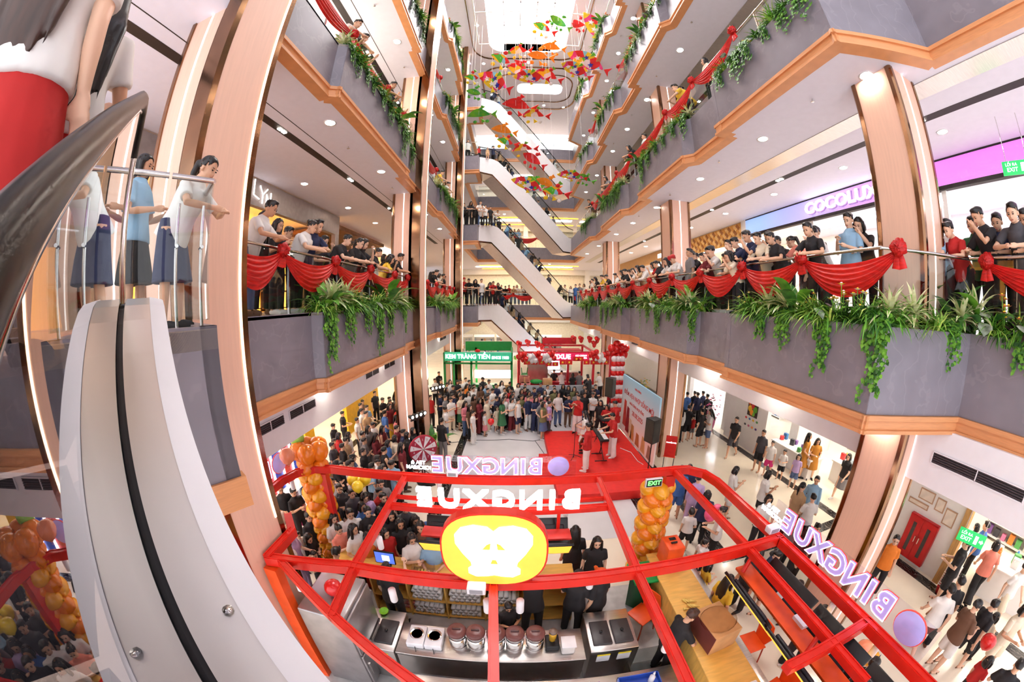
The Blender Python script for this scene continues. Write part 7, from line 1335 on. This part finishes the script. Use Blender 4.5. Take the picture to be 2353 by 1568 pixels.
crowd("130 200 trtkp0r;160 210 tktks;185 235 twtwl;245 230 tktkl;325 225 twtks;360 270 tktkb rail;395 260 tktks;435 265 tktkb;460 285 twtjs;490 250 trtks", 1040, 600, 4.9, LEV[0][1], 'at the escalator head', (1, 10), ['stand', 'rail'], 'people at the far escalator head', ('y', 21.6), (0, .5, 1))
crowd("550 250 tktks;590 260 tktks;620 250 trtks;655 280 tttks rail;690 275 twtkb;730 270 twtks;785 290 tktks;820 300 tgtkb;520 245 tktkl", 1040, 600, 4.9, LEV[0][1], 'far end rail', (1, 10), ['stand', 'rail'], 'people along the far end rail', ('y', 30.4), (0, .5, 1))
crowd("1385 280 tbtbs;1420 270 tgtjs;1475 275 twtkb;1265 285 tctks;1330 300 twtkb;1550 290 trtkb;1345 380 trtksc", 1040, 600, 4.9, LEV[0][1], 'right escalator foot', (1, 20), ['stand', 'hold'], 'people at the right escalator foot', ('y', 27.2), (0, .5, 1))
crowd("130 350 tktks;165 345 tktkl;200 370 tktkb;260 340 twtks;295 370 twtks;340 375 twtjs;410 385 tktks;450 430 twtks", 1040, 400, 4.9, LEV[1][1], 'second gallery landing', (1, 12), ['stand', 'rail'], 'people at the second gallery landing', ('y', 21.7), (0, .5, 1))
crowd("560 480 tktks;610 500 tytks;650 505 tktkl;700 520 tltks;735 530 tltkb;530 475 tktkb", 1040, 400, 4.9, LEV[1][1], 'second gallery far end', (1, 12), ['stand', 'rail'], 'people at the second gallery far end', ('y', 30.5), (0, .5, 1))
crowd("40 1025 twtkb;300 1020 twtks;440 1105 ttsts;120 1110 tktks;380 1060 trtkb", 980, 0, 3.136, LEV[2][1], 'third gallery landing', (1, 12), ['stand'], 'people at the third gallery landing', ('y', 21.8), (0, .5, 1))
crowd("870 905 ttttb;920 930 tktks;950 935 tktks;1000 950 twtks;1025 955 twtks;1045 965 tntks;975 945 tgtkb", 980, 0, 3.136, LEV[2][1], 'high far gallery', (1, 12), ['stand'], 'people on the high far gallery', ('y', 30.6), (0, .5, 1))
crowd("800 15 twtks;852 98 twtks;886 143 tktks;896 182 tktks;812 50 tktks;935 235 tktks", 0, 0, 1, LEV[1][1], 'left second gallery', LKL, ['rail', 'raise'], 'onlookers on the left second gallery', ('x', -4.1), (0, .5, 1))
crowd("1620 142 tctkb stand;1563 190 tttks;1578 195 tytks;1440 368 twtks;1405 398 tgtkb;1385 425 tktks;1365 450 tktks;1480 310 twtks;1462 330 tktkb", 0, 0, 1, LEV[1][1], 'right second gallery', LK, ['rail', 'stand'], 'onlookers on the right second gallery', ('x', 5.25), (0, .5, 1))
crowd("1002 355 tytks;1010 368 twtks;1017 378 twtks;1020 388 trtks;1040 420 tktks", 0, 0, 1, LEV[1][1], 'second gallery beyond middle column', LKL, ['rail', 'stand'], 'onlookers on the left second gallery', ('x', -4.1), (0, .5, 1))
# riders on the far escalators
def riders(zt, zb, us, area, seed):
    r = random.Random(seed)
    for u in us:
        p = ept(u, .675 + r.uniform(-.25, .25), erun(u, zt, zb)); person(p.x, p.y, p.z, fz(-ED.x, -ED.y) + (math.pi if zb > 0 else 0) * 0 + r.uniform(-.4, .4) + math.pi, r.choice(['stand', 'stand2', 'hold', 'rail']), 'tee', r.choice('wwkkkglnt'), r.choice(['trousers', 'trousers', 'shorts']), r.choice('kkjn'), r.choice(['short', 'short', 'bob', 'long', 'tail']), area=area, group='riders on the far escalators', h=1.62)
riders(LEV[0][1], 0, (1.2, 1.8, 2.3, 2.8, 3.3, 3.9, 4.3, 4.8, 5.4, 6.1), 'on the lowest far escalator', 1); riders(LEV[1][1], LEV[0][1], (1.6, 2.1, 2.5, 3.0, 3.4, 3.9, 4.4, 4.9, 5.3, 5.8, 6.9, 7.8), 'on the second far escalator', 2); riders(LEV[2][1], LEV[1][1], (1.4, 1.9, 2.3, 2.8, 3.2, 3.7, 4.2, 5.2, 5.9, 6.6, 7.4), 'on the third far escalator', 3); riders(LEV[3][1], LEV[2][1], (1.2, 1.7, 6.4, 7.4), 'on the topmost escalator', 4)
# beyond about three hundred of them, the people who show smallest are one uncountable crowd
far = sorted((r for r in PEOPLE if not r[1]), key=lambda r: r[0].scale.x / (r[0].location - V((0, 0, Z0))).length)[:max(0, len(PEOPLE) - 315)]
LOWC = {}
def low(me):
    if me.name_full not in LOWC:
        o = bpy.data.objects.new('tmp', me); TMP.objects.link(o); d = o.modifiers.new('d', 'DECIMATE'); d.ratio = .22; q = bpy.data.meshes.new_from_object(o.evaluated_get(bpy.context.evaluated_depsgraph_get())); bpy.data.objects.remove(o)
        co = np.empty(len(q.vertices) * 3); q.vertices.foreach_get('co', co); LOWC[me.name_full] = (co.reshape(-1, 3), [tuple(p.vertices) for p in q.polygons], [p.material_index for p in q.polygons]); bpy.data.meshes.remove(q)
    return LOWC[me.name_full]
cv, cf, cm, cms = [], [], [], []
kids = {}
for o in COL.objects:
    if o.parent is not None: kids.setdefault(o.parent.name, []).append(o)
nv = 0
for r in far:
    o = r[0]; base = Matrix.LocRotScale(o.location, o.rotation_euler, o.scale)
    for q in [o] + kids.get(o.name, []):
        mw = np.array(base if q is o else base @ q.matrix_basis); co, fs_, mi_ = low(q.data); slots = [sl.material for sl in q.material_slots]
        idx = []
        for m_ in slots:
            if m_ not in cms: cms.append(m_)
            idx.append(cms.index(m_))
        cv.append(co @ mw[:3, :3].T + mw[:3, 3]); cf += [tuple(i + nv for i in f) for f in fs_]; cm += [idx[min(i, len(idx) - 1)] for i in mi_]; nv += len(co)
    for q in kids.get(o.name, []): bpy.data.objects.remove(q)
if far:
    me = bpy.data.meshes.new('crowd'); me.from_pydata(np.concatenate(cv).tolist(), [], cf); me.polygons.foreach_set('material_index', cm); me.polygons.foreach_set('use_smooth', [True] * len(cf)); o = obj('crowd', me, cms); tag(o, 'distant onlookers packed behind the stage and on the far galleries and escalators', 'crowd', None, 'stuff')
    gone = set(r[0].name for r in far)
    PEOPLE = [r for r in PEOPLE if r not in far]
    for r in far: bpy.data.objects.remove(r[0])
# labels: what each person wears, where, and which of those alike
grp = {}
for rec in PEOPLE:
    o, label, d, area, group, x = rec
    if label: o['label'] = label; continue
    grp.setdefault((d, area), []).append(rec)
for (d, area), rs in grp.items():
    rs.sort(key=lambda r: (math.atan2(r[0].location.x, r[0].location.y)))
    for i, r in enumerate(rs):
        lab = '%s, %s' % (d, area)
        if len(rs) > 1: lab += ', %s from left' % ORD[i]
        r[0]['label'] = lab; r[0]['group'] = r[4]
for m in bpy.data.materials:
    if m.name not in ('downlight_glow', 'skylight_glow', 'shop_fill_glow', 'shop_light_cool', 'sign_glow'): m.cycles.emission_sampling = 'NONE'
S.collection.children.link(COL)
